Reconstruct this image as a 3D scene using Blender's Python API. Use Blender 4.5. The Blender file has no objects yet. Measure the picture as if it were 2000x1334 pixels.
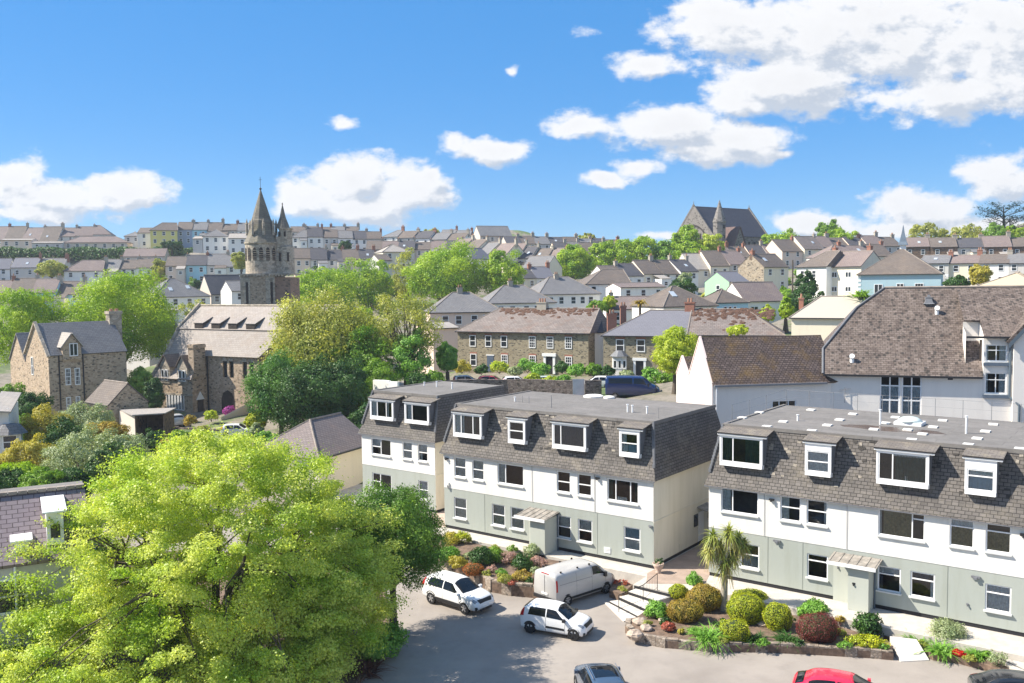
import bpy, math, random, colorsys
import numpy as np
from mathutils import Vector, Matrix
random.seed(7); np.random.seed(7)
S = bpy.context.scene
COL = S.collection
PI = math.pi
# ---------------------------------------------------------------- camera
F_PX, CAM_H, HORIZON, SLOPE = 1784.0, 18.2, 551.0, -0.0116
PITCH = math.atan((667.0 - HORIZON) / F_PX)
ROLL = -math.atan(SLOPE)
_f = np.array([0, math.cos(PITCH), -math.sin(PITCH)])
_r0 = np.array([1.0, 0, 0]); _u0 = np.cross(_r0, _f)
_R = math.cos(ROLL) * _r0 - math.sin(ROLL) * _u0
_U = math.sin(ROLL) * _r0 + math.cos(ROLL) * _u0
cam_data = bpy.data.cameras.new('camera'); cam = bpy.data.objects.new('camera', cam_data); COL.objects.link(cam)
cam_data.sensor_width = 36.0; cam_data.lens = F_PX / 2000.0 * 36.0
cam_data.clip_start = 0.5; cam_data.clip_end = 20000
cam.matrix_world = Matrix(((_R[0], _U[0], -_f[0], 0), (_R[1], _U[1], -_f[1], 0), (_R[2], _U[2], -_f[2], CAM_H), (0, 0, 0, 1)))
S.camera = cam
CAMP = np.array([0, 0, CAM_H])
# surveying helpers: where a sight line of the drone meets a height, a distance or a facade
def ray(px, py): return F_PX * _f + (px - 1000) * _R - (py - 667) * _U
def gz(px, py, z): d = ray(px, py); return CAMP + (z - CAM_H) / d[2] * d
def gD(px, py, D): d = ray(px, py); return CAMP + D / d[1] * d
# ---------------------------------------------------------------- sun, sky, exposure
SUN_EL, SUN_AZ = math.radians(45), math.radians(272)      # azimuth clockwise from +Y
SUN_DIR = Vector((math.sin(SUN_AZ) * math.cos(SUN_EL), math.cos(SUN_AZ) * math.cos(SUN_EL), math.sin(SUN_EL)))
sd = bpy.data.lights.new('sun', 'SUN'); sd.energy = 4.9; sd.angle = math.radians(0.5); sd.color = (1.0, 0.925, 0.80)
so = bpy.data.objects.new('sun', sd); COL.objects.link(so); so.rotation_euler = SUN_DIR.to_track_quat('Z', 'Y').to_euler(); so.location = (-60, -10, 80)
S.view_settings.view_transform = 'Standard'; S.view_settings.look = 'None'; S.view_settings.gamma = 1; S.view_settings.use_curve_mapping = False
S.view_settings.exposure = 0.98
S.cycles.max_bounces = 8; S.cycles.diffuse_bounces = 3; S.cycles.glossy_bounces = 3; S.cycles.transmission_bounces = 4; S.cycles.transparent_max_bounces = 12
S.cycles.volume_bounces = 0; S.cycles.use_denoising = True
S.cycles.sample_clamp_indirect = 4.0
world = bpy.data.worlds.new('World'); S.world = world; world.use_nodes = True
wt = world.node_tree; wn = wt.nodes; wl = wt.links
for n in list(wn): wn.remove(n)
def wnode(t, **k):
    n = wn.new(t)
    for a, b in k.items(): setattr(n, a, b)
    return n
w_out = wnode('ShaderNodeOutputWorld'); w_bg = wnode('ShaderNodeBackground'); w_bg.inputs[1].default_value = 0.13
wl.new(w_bg.outputs[0], w_out.inputs[0])
sky = wnode('ShaderNodeTexSky', sky_type='NISHITA', sun_disc=False); sky.sun_elevation = SUN_EL; sky.sun_rotation = SUN_AZ
sky.altitude = 60; sky.air_density = .85; sky.dust_density = 0.0; sky.ozone_density = 2.0
hs = wnode('ShaderNodeHueSaturation'); hs.inputs['Hue'].default_value = .506; hs.inputs['Saturation'].default_value = 1.35; hs.inputs['Value'].default_value = .66
wl.new(sky.outputs[0], hs.inputs['Color'])
az_ = wnode('ShaderNodeMix', data_type='RGBA'); az_.inputs['Factor'].default_value = .62; az_.inputs['B'].default_value = (.36, 1.55, 3.5, 1); wl.new(hs.outputs[0], az_.inputs['A'])
# clouds: cumulus banks given as ellipses of azimuth/elevation tangents, broken up with noise
CLOUDS = [(30,345,70,38,1),(90,385,150,36,1),(235,368,92,36,1),(60,420,120,22,.9),
 (700,352,95,46,1),(610,385,62,38,1),(800,380,76,42,1),(705,402,140,26,1),(840,352,24,20,.9),
 (665,248,50,20,.62),(885,282,34,26,.8),(965,300,88,24,.9),
 (1470,60,170,62,1),(1690,70,270,100,1.0),(1930,90,200,120,.98),(1560,160,170,60,1),(1250,128,90,34,.75),(1850,190,170,50,.95),(1460,200,110,30,.9),(1400,20,120,50,.8),
 (1130,244,82,30,.85),(1310,258,110,46,1),(1440,275,110,40,1),(1400,300,150,24,.95),(1530,298,50,16,.7),
 (1190,352,52,15,.9),(1252,330,55,24,.95),
 (1800,412,108,42,1),(1975,355,84,38,1),(1600,434,90,22,1.05),(1290,455,50,12,.8),(1760,440,90,20,1),(1900,445,120,20,.9),
 (1150,58,70,26,.52),(1008,136,26,18,.42)]
tc = wnode('ShaderNodeTexCoord'); sep = wnode('ShaderNodeSeparateXYZ'); wl.new(tc.outputs['Generated'], sep.inputs[0])
def wmath(op, a, b=None, c=None, clamp=False):
    n = wnode('ShaderNodeMath', operation=op, use_clamp=clamp)
    for i, v in enumerate((a, b, c)):
        if v is None: continue
        if isinstance(v, (int, float)): n.inputs[i].default_value = v
        else: wl.new(v, n.inputs[i])
    return n.outputs[0]
ymax = wmath('MAXIMUM', sep.outputs[1], 0.02)
ta = wmath('DIVIDE', sep.outputs[0], ymax); te = wmath('DIVIDE', sep.outputs[2], ymax)
comb = wnode('ShaderNodeCombineXYZ'); wl.new(ta, comb.inputs[0]); wl.new(te, comb.inputs[1])
behind = wmath('GREATER_THAN', sep.outputs[1], 0.03)
def vmath(op, a, b=None, scale=None):
    n = wnode('ShaderNodeVectorMath', operation=op)
    for i, v in enumerate((a, b)):
        if v is None: continue
        if isinstance(v, tuple): n.inputs[i].default_value = v
        else: wl.new(v, n.inputs[i])
    if scale is not None: n.inputs['Scale'].default_value = scale
    return n
def noise(vec, scale, detail, rough, col=False):
    n = wnode('ShaderNodeTexNoise', noise_dimensions='3D'); n.inputs['Scale'].default_value = scale; n.inputs['Detail'].default_value = detail; n.inputs['Roughness'].default_value = rough
    wl.new(vec, n.inputs['Vector']); return n.outputs['Color' if col else 'Fac']
def tanpos(px, py):
    d = ray(px, py); return d[0] / d[1], d[2] / d[1]
def cloud_density(off):
    p = vmath('ADD', comb.outputs[0], off).outputs[0]
    w = vmath('SUBTRACT', noise(p, 7.0, 3, .5, True), (.5, .5, .5)).outputs[0]
    pw = vmath('MULTIPLY_ADD', w, (.05, .035, 0)); wl.new(p, pw.inputs[2]); pw = pw.outputs[0]
    cur = None
    for (cx, cy, rx, ry, wgt) in CLOUDS:
        a0, e0 = tanpos(cx, cy)
        sx, sy = F_PX / (rx * 1.3), F_PX / (ry * 1.42)
        m = vmath('MULTIPLY_ADD', pw, (sx, sy, 0)); m.inputs[2].default_value = (-a0 * sx, -e0 * sy, 0)
        ln = vmath('LENGTH', m.outputs[0]).outputs['Value']
        v = wmath('MULTIPLY_ADD', ln, -1.0, wgt)
        cur = v if cur is None else wmath('SMOOTH_MAX', cur, v, 0.12)
    st = vmath('MULTIPLY', p, (1.0, 1.6, 1.0)).outputs[0]
    n1 = noise(st, 17.0, 9, .6)
    n2 = noise(st, 48.0, 7, .62)
    d = wmath('MULTIPLY_ADD', wmath('SUBTRACT', n1, .5), 1.75, cur)
    return wmath('MULTIPLY_ADD', wmath('SUBTRACT', n2, .5), .6, d)
d0 = cloud_density((0, 0, 0)); d1 = cloud_density((-.012, .016, 0))
cov = wnode('ShaderNodeMapRange', interpolation_type='SMOOTHSTEP'); wl.new(d0, cov.inputs[0]); cov.inputs[1].default_value = .03; cov.inputs[2].default_value = .48
lit = wnode('ShaderNodeMapRange', interpolation_type='SMOOTHSTEP'); wl.new(wmath('SUBTRACT', d0, d1), lit.inputs[0]); lit.inputs[1].default_value = -.36; lit.inputs[2].default_value = .12
thick = wnode('ShaderNodeMapRange'); wl.new(d0, thick.inputs[0]); thick.inputs[1].default_value = .1; thick.inputs[2].default_value = 1.1; thick.inputs[3].default_value = 1.0; thick.inputs[4].default_value = .9
cc = wnode('ShaderNodeMix', data_type='RGBA'); wl.new(lit.outputs[0], cc.inputs['Factor'])
cc.inputs['A'].default_value = (2.45, 2.7, 3.1, 1); cc.inputs['B'].default_value = (4.1, 4.1, 4.15, 1)
cs = vmath('SCALE', cc.outputs['Result']); wl.new(thick.outputs[0], cs.inputs['Scale'])
mx = wnode('ShaderNodeMix', data_type='RGBA'); wl.new(wmath('MULTIPLY', cov.outputs[0], wmath('MULTIPLY', behind, .97)), mx.inputs['Factor'])
wl.new(az_.outputs['Result'], mx.inputs['A']); wl.new(cs.outputs[0], mx.inputs['B'])
# unseen broken cloud added behind and above the camera to whiten the fill light
nz = noise(tc.outputs['Generated'], 3.2, 6, .6); gen = wnode('ShaderNodeMapRange', interpolation_type='SMOOTHSTEP'); wl.new(nz, gen.inputs[0]); gen.inputs[1].default_value = .47; gen.inputs[2].default_value = .64
above = wnode('ShaderNodeMapRange', interpolation_type='SMOOTHSTEP'); wl.new(te, above.inputs[0]); above.inputs[1].default_value = .50; above.inputs[2].default_value = .85
side = wnode('ShaderNodeMapRange', interpolation_type='SMOOTHSTEP'); wl.new(wmath('ABSOLUTE', ta), side.inputs[0]); side.inputs[1].default_value = .85; side.inputs[2].default_value = 1.5
out_ = wmath('MAXIMUM', wmath('MAXIMUM', above.outputs[0], side.outputs[0]), wmath('SUBTRACT', 1.0, behind)); upm = wmath('GREATER_THAN', sep.outputs[2], 0.0)
m2 = wnode('ShaderNodeMix', data_type='RGBA'); wl.new(wmath('MULTIPLY', wmath('MULTIPLY', gen.outputs[0], out_), wmath('MULTIPLY', upm, .95)), m2.inputs['Factor']); wl.new(mx.outputs['Result'], m2.inputs['A']); m2.inputs['B'].default_value = (3.5, 3.45, 3.4, 1)
wl.new(m2.outputs['Result'], w_bg.inputs[0])
# ---------------------------------------------------------------- materials
def new_mat(name):
    m = bpy.data.materials.new(name); m.use_nodes = True; nt = m.node_tree
    b = nt.nodes['Principled BSDF']; return m, nt, b
def N(nt, t, **k):
    n = nt.nodes.new(t)
    for a, v in k.items():
        if a == 'inp':
            for kk, vv in v.items(): n.inputs[kk].default_value = vv
        else: setattr(n, a, v)
    return n
def c4(c): return (c[0], c[1], c[2], 1.0)
def tex(nt, kind, scale, coord='Object', **inp):
    tcn = N(nt, 'ShaderNodeTexCoord'); t = N(nt, kind, inp={'Scale': scale}); 
    for k, v in inp.items(): t.inputs[k].default_value = v
    nt.links.new(tcn.outputs[coord], t.inputs['Vector']); return t
def ramp(nt, src, stops):
    r = N(nt, 'ShaderNodeValToRGB'); cr = r.color_ramp
    while len(cr.elements) < len(stops): cr.elements.new(.5)
    for e, (p, c) in zip(cr.elements, stops): e.position = p; e.color = c4(c) if len(c) == 3 else c
    nt.links.new(src, r.inputs[0]); return r.outputs[0]
def mixc(nt, a, b, fac, mode='MIX'):
    n = N(nt, 'ShaderNodeMix', data_type='RGBA', blend_type=mode)
    for s, v in (('A', a), ('B', b)):
        if isinstance(v, tuple): n.inputs[s].default_value = c4(v)
        else: nt.links.new(v, n.inputs[s])
    if isinstance(fac, (int, float)): n.inputs['Factor'].default_value = fac
    else: nt.links.new(fac, n.inputs['Factor'])
    return n.outputs['Result']
def bump(nt, b, src, strength=.3, dist=.02):
    n = N(nt, 'ShaderNodeBump', inp={'Strength': strength, 'Distance': dist}); nt.links.new(src, n.inputs['Height']); nt.links.new(n.outputs[0], b.inputs['Normal'])
_cache = {}
def plain(name, col, rough=.6, var=.12, scale=1.5, metal=0.0, spec=.4, bumpy=0):
    if name in _cache: return _cache[name]
    m, nt, b = new_mat(name)
    b.inputs['Roughness'].default_value = rough; b.inputs['Metallic'].default_value = metal; b.inputs['Specular IOR Level'].default_value = spec
    if var > 0:
        t = tex(nt, 'ShaderNodeTexNoise', scale, Detail=6.0, Roughness=.65)
        lo = tuple(c * (1 - var) for c in col); hi = tuple(min(1, c * (1 + var)) for c in col)
        nt.links.new(ramp(nt, t.outputs['Fac'], [(.3, lo), (.7, hi)]), b.inputs['Base Color'])
        if bumpy: bump(nt, b, t.outputs['Fac'], bumpy, .03)
    else: b.inputs['Base Color'].default_value = c4(col)
    _cache[name] = m; return m
def render_wall(name, col, stain=(.45, .42, .36), amount=.25):
    """painted render: faint vertical streaks and blotches"""
    if name in _cache: return _cache[name]
    m, nt, b = new_mat(name); b.inputs['Roughness'].default_value = .85; b.inputs['Specular IOR Level'].default_value = .2
    tcn = N(nt, 'ShaderNodeTexCoord'); mp = N(nt, 'ShaderNodeMapping'); mp.inputs['Scale'].default_value = (1.6, 1.6, .22)
    nt.links.new(tcn.outputs['Object'], mp.inputs[0])
    t = N(nt, 'ShaderNodeTexNoise', inp={'Scale': 1.1, 'Detail': 7.0, 'Roughness': .7}); nt.links.new(mp.outputs[0], t.inputs['Vector'])
    f = ramp(nt, t.outputs['Fac'], [(.45, (0, 0, 0)), (.8, (amount,) * 3)])
    t2 = tex(nt, 'ShaderNodeTexNoise', 40, Detail=3.0)
    base = mixc(nt, tuple(c * .96 for c in col), col, t2.outputs['Fac'])
    nt.links.new(mixc(nt, base, stain, f), b.inputs['Base Color']); bump(nt, b, t2.outputs['Fac'], .12, .01)
    _cache[name] = m; return m
def slate(name, c1, c2, mortar=(.03, .03, .03), w=.5, h=.26, lichen=(.3, .22, .12), lich=.3, dark=.35, lscale=.9, msize=.018, rough=.75, speck=(.05, .14, .5), sps=5.5):
    """slate or tile courses laid in metres along each slope, with weathering blotches and lichen"""
    if name in _cache: return _cache[name]
    m, nt, b = new_mat(name); b.inputs['Roughness'].default_value = rough; b.inputs['Specular IOR Level'].default_value = .25
    tcn = N(nt, 'ShaderNodeTexCoord')
    br = N(nt, 'ShaderNodeTexBrick', inp={'Scale': 1.0, 'Mortar Size': msize, 'Mortar Smooth': .25, 'Bias': 0.0, 'Brick Width': w, 'Row Height': h, 'Color1': c4(c1), 'Color2': c4(c2), 'Mortar': c4(mortar)})
    nt.links.new(tcn.outputs['UV'], br.inputs['Vector'])
    n1 = tex(nt, 'ShaderNodeTexNoise', lscale, Detail=8.0, Roughness=.75); n2 = tex(nt, 'ShaderNodeTexNoise', lscale * .35, Detail=4.0, Roughness=.6)
    n3 = tex(nt, 'ShaderNodeTexVoronoi', sps); n4 = tex(nt, 'ShaderNodeTexNoise', 7.0, Detail=5.0, Roughness=.8)
    c = mixc(nt, br.outputs['Color'], (c1[0] * .45, c1[1] * .45, c1[2] * .47), ramp(nt, n2.outputs['Fac'], [(.42, (0, 0, 0)), (.75, (dark,) * 3)]))
    c = mixc(nt, c, lichen, ramp(nt, n1.outputs['Fac'], [(.5, (0, 0, 0)), (.72, (lich,) * 3)]))
    c = mixc(nt, c, tuple(min(1, x * 1.7) for x in c2), ramp(nt, n4.outputs['Fac'], [(.58, (0, 0, 0)), (.72, (.45,) * 3)]))
    c = mixc(nt, c, (.03, .028, .026), ramp(nt, n3.outputs['Distance'], [(speck[0], (speck[2],) * 3), (speck[1], (0, 0, 0))]))
    nt.links.new(c, b.inputs['Base Color'])
    bump(nt, b, br.outputs['Fac'], -.5, .02)
    _cache[name] = m; return m
def rubble(name, cols, mortar=(.35, .3, .22), scale=3.2, rough=.9, stretch=1.7, dark=.06):
    """coursed rubble stone"""
    if name in _cache: return _cache[name]
    m, nt, b = new_mat(name); b.inputs['Roughness'].default_value = rough; b.inputs['Specular IOR Level'].default_value = .15
    tcn = N(nt, 'ShaderNodeTexCoord'); mp = N(nt, 'ShaderNodeMapping'); mp.inputs['Scale'].default_value = (1, 1, stretch); nt.links.new(tcn.outputs['Object'], mp.inputs[0])
    v = N(nt, 'ShaderNodeTexVoronoi', inp={'Scale': scale, 'Randomness': .9}); nt.links.new(mp.outputs[0], v.inputs['Vector'])
    e = N(nt, 'ShaderNodeTexVoronoi', feature='DISTANCE_TO_EDGE', inp={'Scale': scale, 'Randomness': .9}); nt.links.new(mp.outputs[0], e.inputs['Vector'])
    sp = N(nt, 'ShaderNodeSeparateColor'); nt.links.new(v.outputs['Color'], sp.inputs[0])
    k = len(cols); st = [(i / max(1, k - 1), c) for i, c in enumerate(cols)]
    c = ramp(nt, sp.outputs[0], st)
    big = tex(nt, 'ShaderNodeTexNoise', .5, Detail=6.0, Roughness=.7)
    c = mixc(nt, c, tuple(x * .5 for x in cols[0]), ramp(nt, big.outputs['Fac'], [(.5, (0, 0, 0)), (.75, (.5,) * 3)]))
    c = mixc(nt, c, (dark, dark * .9, dark * .75), ramp(nt, sp.outputs[1], [(.86, (0, 0, 0)), (.9, (.85,) * 3)]))
    c = mixc(nt, mortar, c, ramp(nt, e.outputs['Distance'], [(.02, (0, 0, 0)), (.07, (1, 1, 1))]))
    nt.links.new(c, b.inputs['Base Color']); bump(nt, b, e.outputs['Distance'], .5, .05)
    _cache[name] = m; return m
def leafmat(name, c1, c2, trans=.45, scale=.35, rough=.55):
    if name in _cache: return _cache[name]
    m, nt, b = new_mat(name); nt.nodes.remove(b); out = nt.nodes['Material Output']
    gi = N(nt, 'ShaderNodeNewGeometry')
    t = tex(nt, 'ShaderNodeTexNoise', scale, Detail=3.0)
    c = mixc(nt, c1, c2, ramp(nt, t.outputs['Fac'], [(.35, (0, 0, 0)), (.68, (1, 1, 1))]))
    rv = ramp(nt, gi.outputs['Random Per Island'], [(0, (.72, .74, .7)), (.5, (1, 1, 1)), (1, (1.25, 1.2, 1.1))])
    c = mixc(nt, c, rv, 1.0, 'MULTIPLY')
    d = N(nt, 'ShaderNodeBsdfDiffuse'); tr = N(nt, 'ShaderNodeBsdfTranslucent'); g = N(nt, 'ShaderNodeBsdfGlossy', inp={'Roughness': .45}); g.inputs['Color'].default_value = (.6, .6, .6, 1)
    nt.links.new(c, d.inputs['Color']); nt.links.new(mixc(nt, c, (1.0, 1.0, .35), .9, 'MULTIPLY'), tr.inputs['Color'])
    m1 = N(nt, 'ShaderNodeMixShader', inp={0: trans}); nt.links.new(d.outputs[0], m1.inputs[1]); nt.links.new(tr.outputs[0], m1.inputs[2])
    m2 = N(nt, 'ShaderNodeMixShader', inp={0: .04}); nt.links.new(m1.outputs[0], m2.inputs[1]); nt.links.new(g.outputs[0], m2.inputs[2])
    nt.links.new(m2.outputs[0], out.inputs[0]); _cache[name] = m; return m
def glass_clear():
    if 'window glass' in _cache: return _cache['window glass']
    m, nt, b = new_mat('window glass'); nt.nodes.remove(b); out = nt.nodes['Material Output']
    t = N(nt, 'ShaderNodeBsdfTransparent'); t.inputs[0].default_value = (.80, .84, .84, 1); g = N(nt, 'ShaderNodeBsdfGlossy', inp={'Roughness': .02}); fr = N(nt, 'ShaderNodeFresnel', inp={0: 1.7})
    mx = N(nt, 'ShaderNodeMixShader'); nt.links.new(fr.outputs[0], mx.inputs[0]); nt.links.new(t.outputs[0], mx.inputs[1]); nt.links.new(g.outputs[0], mx.inputs[2]); nt.links.new(mx.outputs[0], out.inputs[0])
    _cache['window glass'] = m; return m
def carpaint(name, col, rough=.25, coat=.8, metal=0.0):
    if name in _cache: return _cache[name]
    m, nt, b = new_mat(name); b.inputs['Base Color'].default_value = c4(col); b.inputs['Roughness'].default_value = rough; b.inputs['Coat Weight'].default_value = coat; b.inputs['Coat Roughness'].default_value = .04; b.inputs['Metallic'].default_value = metal
    _cache[name] = m; return m
M_white = render_wall('white painted render', (.75, .735, .70), (.40, .38, .33), amount=.36)
M_cream = render_wall('weathered cream render', (.74, .70, .60), (.35, .34, .22), .3)
M_sage = render_wall('sage green render', (.375, .40, .365), (.25, .26, .2), .42)
M_sage_pale = render_wall('pale sage render', (.47, .49, .44), (.36, .37, .28), .3)
M_frame = plain('white window frame', (.82, .82, .82), .35, 0)
M_glass = glass_clear()
M_farglass = plain('dark window glass', (.025, .03, .036), .06, 0, spec=.6)
M_room = plain('dark room', (.045, .035, .03), .9, .4, 2)  # dark tone put in where unlit rooms and openings would be
M_net = plain('net curtain', (.85, .85, .86), .9, .35, 9)
M_bluecurt = plain('pale blue blind', (.45, .58, .68), .9, .1, 9)
M_darkcurt = plain('grey striped curtain', (.1, .11, .15), .9, .3, 9)
M_greencurt = plain('dark green curtain', (.05, .1, .08), .9, .3, 5)
M_yellowcurt = plain('golden curtain', (.28, .24, .12), .9, .4, 9)
M_black = plain('black plinth paint', (.018, .018, .022), .7, .2)
M_sill = plain('sill paint', (.62, .63, .62), .6, .1)
M_felt = plain('grey roofing felt', (.20, .195, .19), .9, .32, .8)
M_lead = plain('lead flashing', (.16, .165, .18), .6, .2)
M_mansard = slate('weathered mansard slates', (.118, .107, .098), (.175, .158, .145), (.03, .027, .025), .32, .19, (.36, .31, .23), .35, .5, .8)
M_mansard_far = slate('smaller mansard slates', (.12, .11, .10), (.17, .155, .145), (.04, .036, .033), .36, .2, (.3, .27, .2), .3, .5, .6)
M_dkmetal = plain('black ironwork', (.02, .02, .022), .5, 0)
M_conc = plain('pale concrete path', (.50, .46, .41), .9, .15, 2.0)
M_paving = plain('brown pink paving', (.34, .26, .21), .9, .2, 1.2)
M_brick = slate('red brick', (.32, .10, .06), (.38, .14, .09), (.3, .25, .2), .22, .075, (.2, .1, .07), .3, .2, 1.5, .01)
M_bark = plain('brown bark', (.10, .08, .06), .95, .4, 3)
M_soil = plain('garden soil and chippings', (.16, .11, .08), .95, .5, 4)
M_steel = plain('galvanised steel', (.22, .22, .23), .5, .1)
# ---------------------------------------------------------------- mesh builder
class MB:
    def __init__(s): s.v = []; s.f = []; s.m = []
    def face(s, pts, mat=0):
        i = len(s.v); s.v.extend([tuple(p) for p in pts]); s.f.append(tuple(range(i, i + len(pts)))); s.m.append(mat); return s
    def box(s, x0, x1, y0, y1, z0, z1, mat=0):
        p = [(x0, y0, z0), (x1, y0, z0), (x1, y1, z0), (x0, y1, z0), (x0, y0, z1), (x1, y0, z1), (x1, y1, z1), (x0, y1, z1)]
        return s.hexa(p, mat)
    def hexa(s, p, mat=0):
        i = len(s.v); s.v.extend([tuple(q) for q in p])
        for f in ((0, 3, 2, 1), (4, 5, 6, 7), (0, 1, 5, 4), (1, 2, 6, 5), (2, 3, 7, 6), (3, 0, 4, 7)): s.f.append(tuple(i + k for k in f)); s.m.append(mat)
        return s
    def prism(s, poly, z0, z1, mat=0):
        """polygon (ccw, xy) extruded in z"""
        n = len(poly); i = len(s.v); s.v.extend([(x, y, z0) for x, y in poly] + [(x, y, z1) for x, y in poly])
        s.f.append(tuple(i + k for k in reversed(range(n)))); s.m.append(mat); s.f.append(tuple(i + n + k for k in range(n))); s.m.append(mat)
        for k in range(n): s.f.append((i + k, i + (k + 1) % n, i + n + (k + 1) % n, i + n + k)); s.m.append(mat)
        return s
    def slab(s, pts, t, mat=0):
        """planar polygon given thickness t downwards along its normal"""
        a, b, c = Vector(pts[0]), Vector(pts[1]), Vector(pts[2]); n = (b - a).cross(c - a).normalized() * t
        k = len(pts); i = len(s.v); s.v.extend([tuple(p) for p in pts] + [tuple(Vector(p) - n) for p in pts])
        s.f.append(tuple(range(i, i + k))); s.m.append(mat); s.f.append(tuple(i + k + j for j in reversed(range(k)))); s.m.append(mat)
        for j in range(k): s.f.append((i + j, i + k + j, i + k + (j + 1) % k, i + (j + 1) % k)); s.m.append(mat)
        return s
    def cyl(s, p0, p1, r0, r1=None, n=8, mat=0, cap=True):
        r1 = r0 if r1 is None else r1; a, b = Vector(p0), Vector(p1); d = (b - a).normalized()
        u = d.orthogonal().normalized(); w = d.cross(u); i = len(s.v)
        for c, r in ((a, r0), (b, r1)):
            for k in range(n): t = 2 * PI * k / n; s.v.append(tuple(c + (u * math.cos(t) + w * math.sin(t)) * r))
        for k in range(n): s.f.append((i + k, i + (k + 1) % n, i + n + (k + 1) % n, i + n + k)); s.m.append(mat)
        if cap: s.f.append(tuple(i + k for k in reversed(range(n)))); s.m.append(mat); s.f.append(tuple(i + n + k for k in range(n))); s.m.append(mat)
        return s
    def lathe(s, prof, n=16, c=(0, 0), mat=0, ang0=0.0):
        i = len(s.v)
        for r, z in prof:
            for k in range(n): t = 2 * PI * k / n + ang0; s.v.append((c[0] + r * math.cos(t), c[1] + r * math.sin(t), z))
        for j in range(len(prof) - 1):
            for k in range(n): s.f.append((i + j * n + k, i + j * n + (k + 1) % n, i + (j + 1) * n + (k + 1) % n, i + (j + 1) * n + k)); s.m.append(mat)
        s.f.append(tuple(i + k for k in reversed(range(n)))); s.m.append(mat); s.f.append(tuple(i + (len(prof) - 1) * n + k for k in range(n))); s.m.append(mat)
        return s
    def mesh(s, name, mats, smooth=False):
        me = bpy.data.meshes.new(name); me.from_pydata(s.v, [], s.f)
        for m in (mats if isinstance(mats, (list, tuple)) else [mats]): me.materials.append(m)
        if any(s.m): me.polygons.foreach_set('material_index', s.m)
        if smooth: me.polygons.foreach_set('use_smooth', [True] * len(me.polygons))
        uvl = me.uv_layers.new(name='UVMap'); uv = np.zeros((len(me.loops), 2))
        for p in me.polygons:
            n = p.normal
            if abs(n.z) > .98: t = Vector((1, 0, 0)); q = Vector((0, 1, 0))
            else: t = Vector((-n.y, n.x, 0)).normalized(); q = n.cross(t)
            for li in p.loop_indices:
                c = me.vertices[me.loops[li].vertex_index].co; uv[li] = (c.dot(t), c.dot(q))
        uvl.data.foreach_set('uv', uv.ravel()); return me
    def build(s, name, mats, parent=None, smooth=False, loc=None, rz=0):
        me = s.mesh(name, mats, smooth); o = bpy.data.objects.new(name, me); COL.objects.link(o)
        if parent is not None: o.parent = parent
        if loc is not None: o.location = loc
        if rz: o.rotation_euler = (0, 0, rz)
        return o
LABELS = {}
def tag(o, label, cat, group=None, kind=None):
    if label: o['label'] = label; LABELS.setdefault(label, []).append(o.name)
    if cat: o['category'] = cat
    if group: o['group'] = group
    if kind: o['kind'] = kind
    return o
def root(name, loc, rz, label, cat, group=None):
    o = bpy.data.objects.new(name, None); o.empty_display_size = .5; COL.objects.link(o); o.location = loc; o.rotation_euler = (0, 0, rz); return tag(o, label, cat, group)
def link(name, me, parent, loc=(0, 0, 0), rz=0, scale=None):
    o = bpy.data.objects.new(name, me); COL.objects.link(o)
    if parent is not None: o.parent = parent
    o.location = loc; o.rotation_euler = (0, 0, rz)
    if scale: o.scale = scale
    return o
def copy_tree(o, parent=None):
    c = o.copy(); COL.objects.link(c); c.parent = parent
    for ch in list(o.children): copy_tree(ch, c)
    return c
def struct(name, mb, mat, **k):
    o = mb.build(name, mat, **k); o['kind'] = 'structure'; return o
def wall_grid(mb, x0, x1, z0, z1, y, holes, reveal=.12, mat=0, side=-1):
    """vertical wall in the plane y with rectangular holes (x0,x1,z0,z1) and reveals going inwards (+y)"""
    xs = sorted({x0, x1, *[h[0] for h in holes], *[h[1] for h in holes]}); zs = sorted({z0, z1, *[h[2] for h in holes], *[h[3] for h in holes]})
    xs = [x for x in xs if x0 <= x <= x1]; zs = [z for z in zs if z0 <= z <= z1]
    for i in range(len(xs) - 1):
        for j in range(len(zs) - 1):
            cx, cz = (xs[i] + xs[i + 1]) / 2, (zs[j] + zs[j + 1]) / 2
            if any(h[0] < cx < h[1] and h[2] < cz < h[3] for h in holes): continue
            mb.face([(xs[i], y, zs[j]), (xs[i + 1], y, zs[j]), (xs[i + 1], y, zs[j + 1]), (xs[i], y, zs[j + 1])], mat)
    for (a, b, c, d) in holes:
        if not (x0 <= a and b <= x1 and z0 <= c and d <= z1): continue
        r = y + reveal
        mb.face([(a, y, c), (a, y, d), (a, r, d), (a, r, c)], mat); mb.face([(b, y, c), (b, r, c), (b, r, d), (b, y, d)], mat)
        mb.face([(a, y, d), (b, y, d), (b, r, d), (a, r, d)], mat); mb.face([(a, y, c), (a, r, c), (b, r, c), (b, y, c)], mat)
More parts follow.
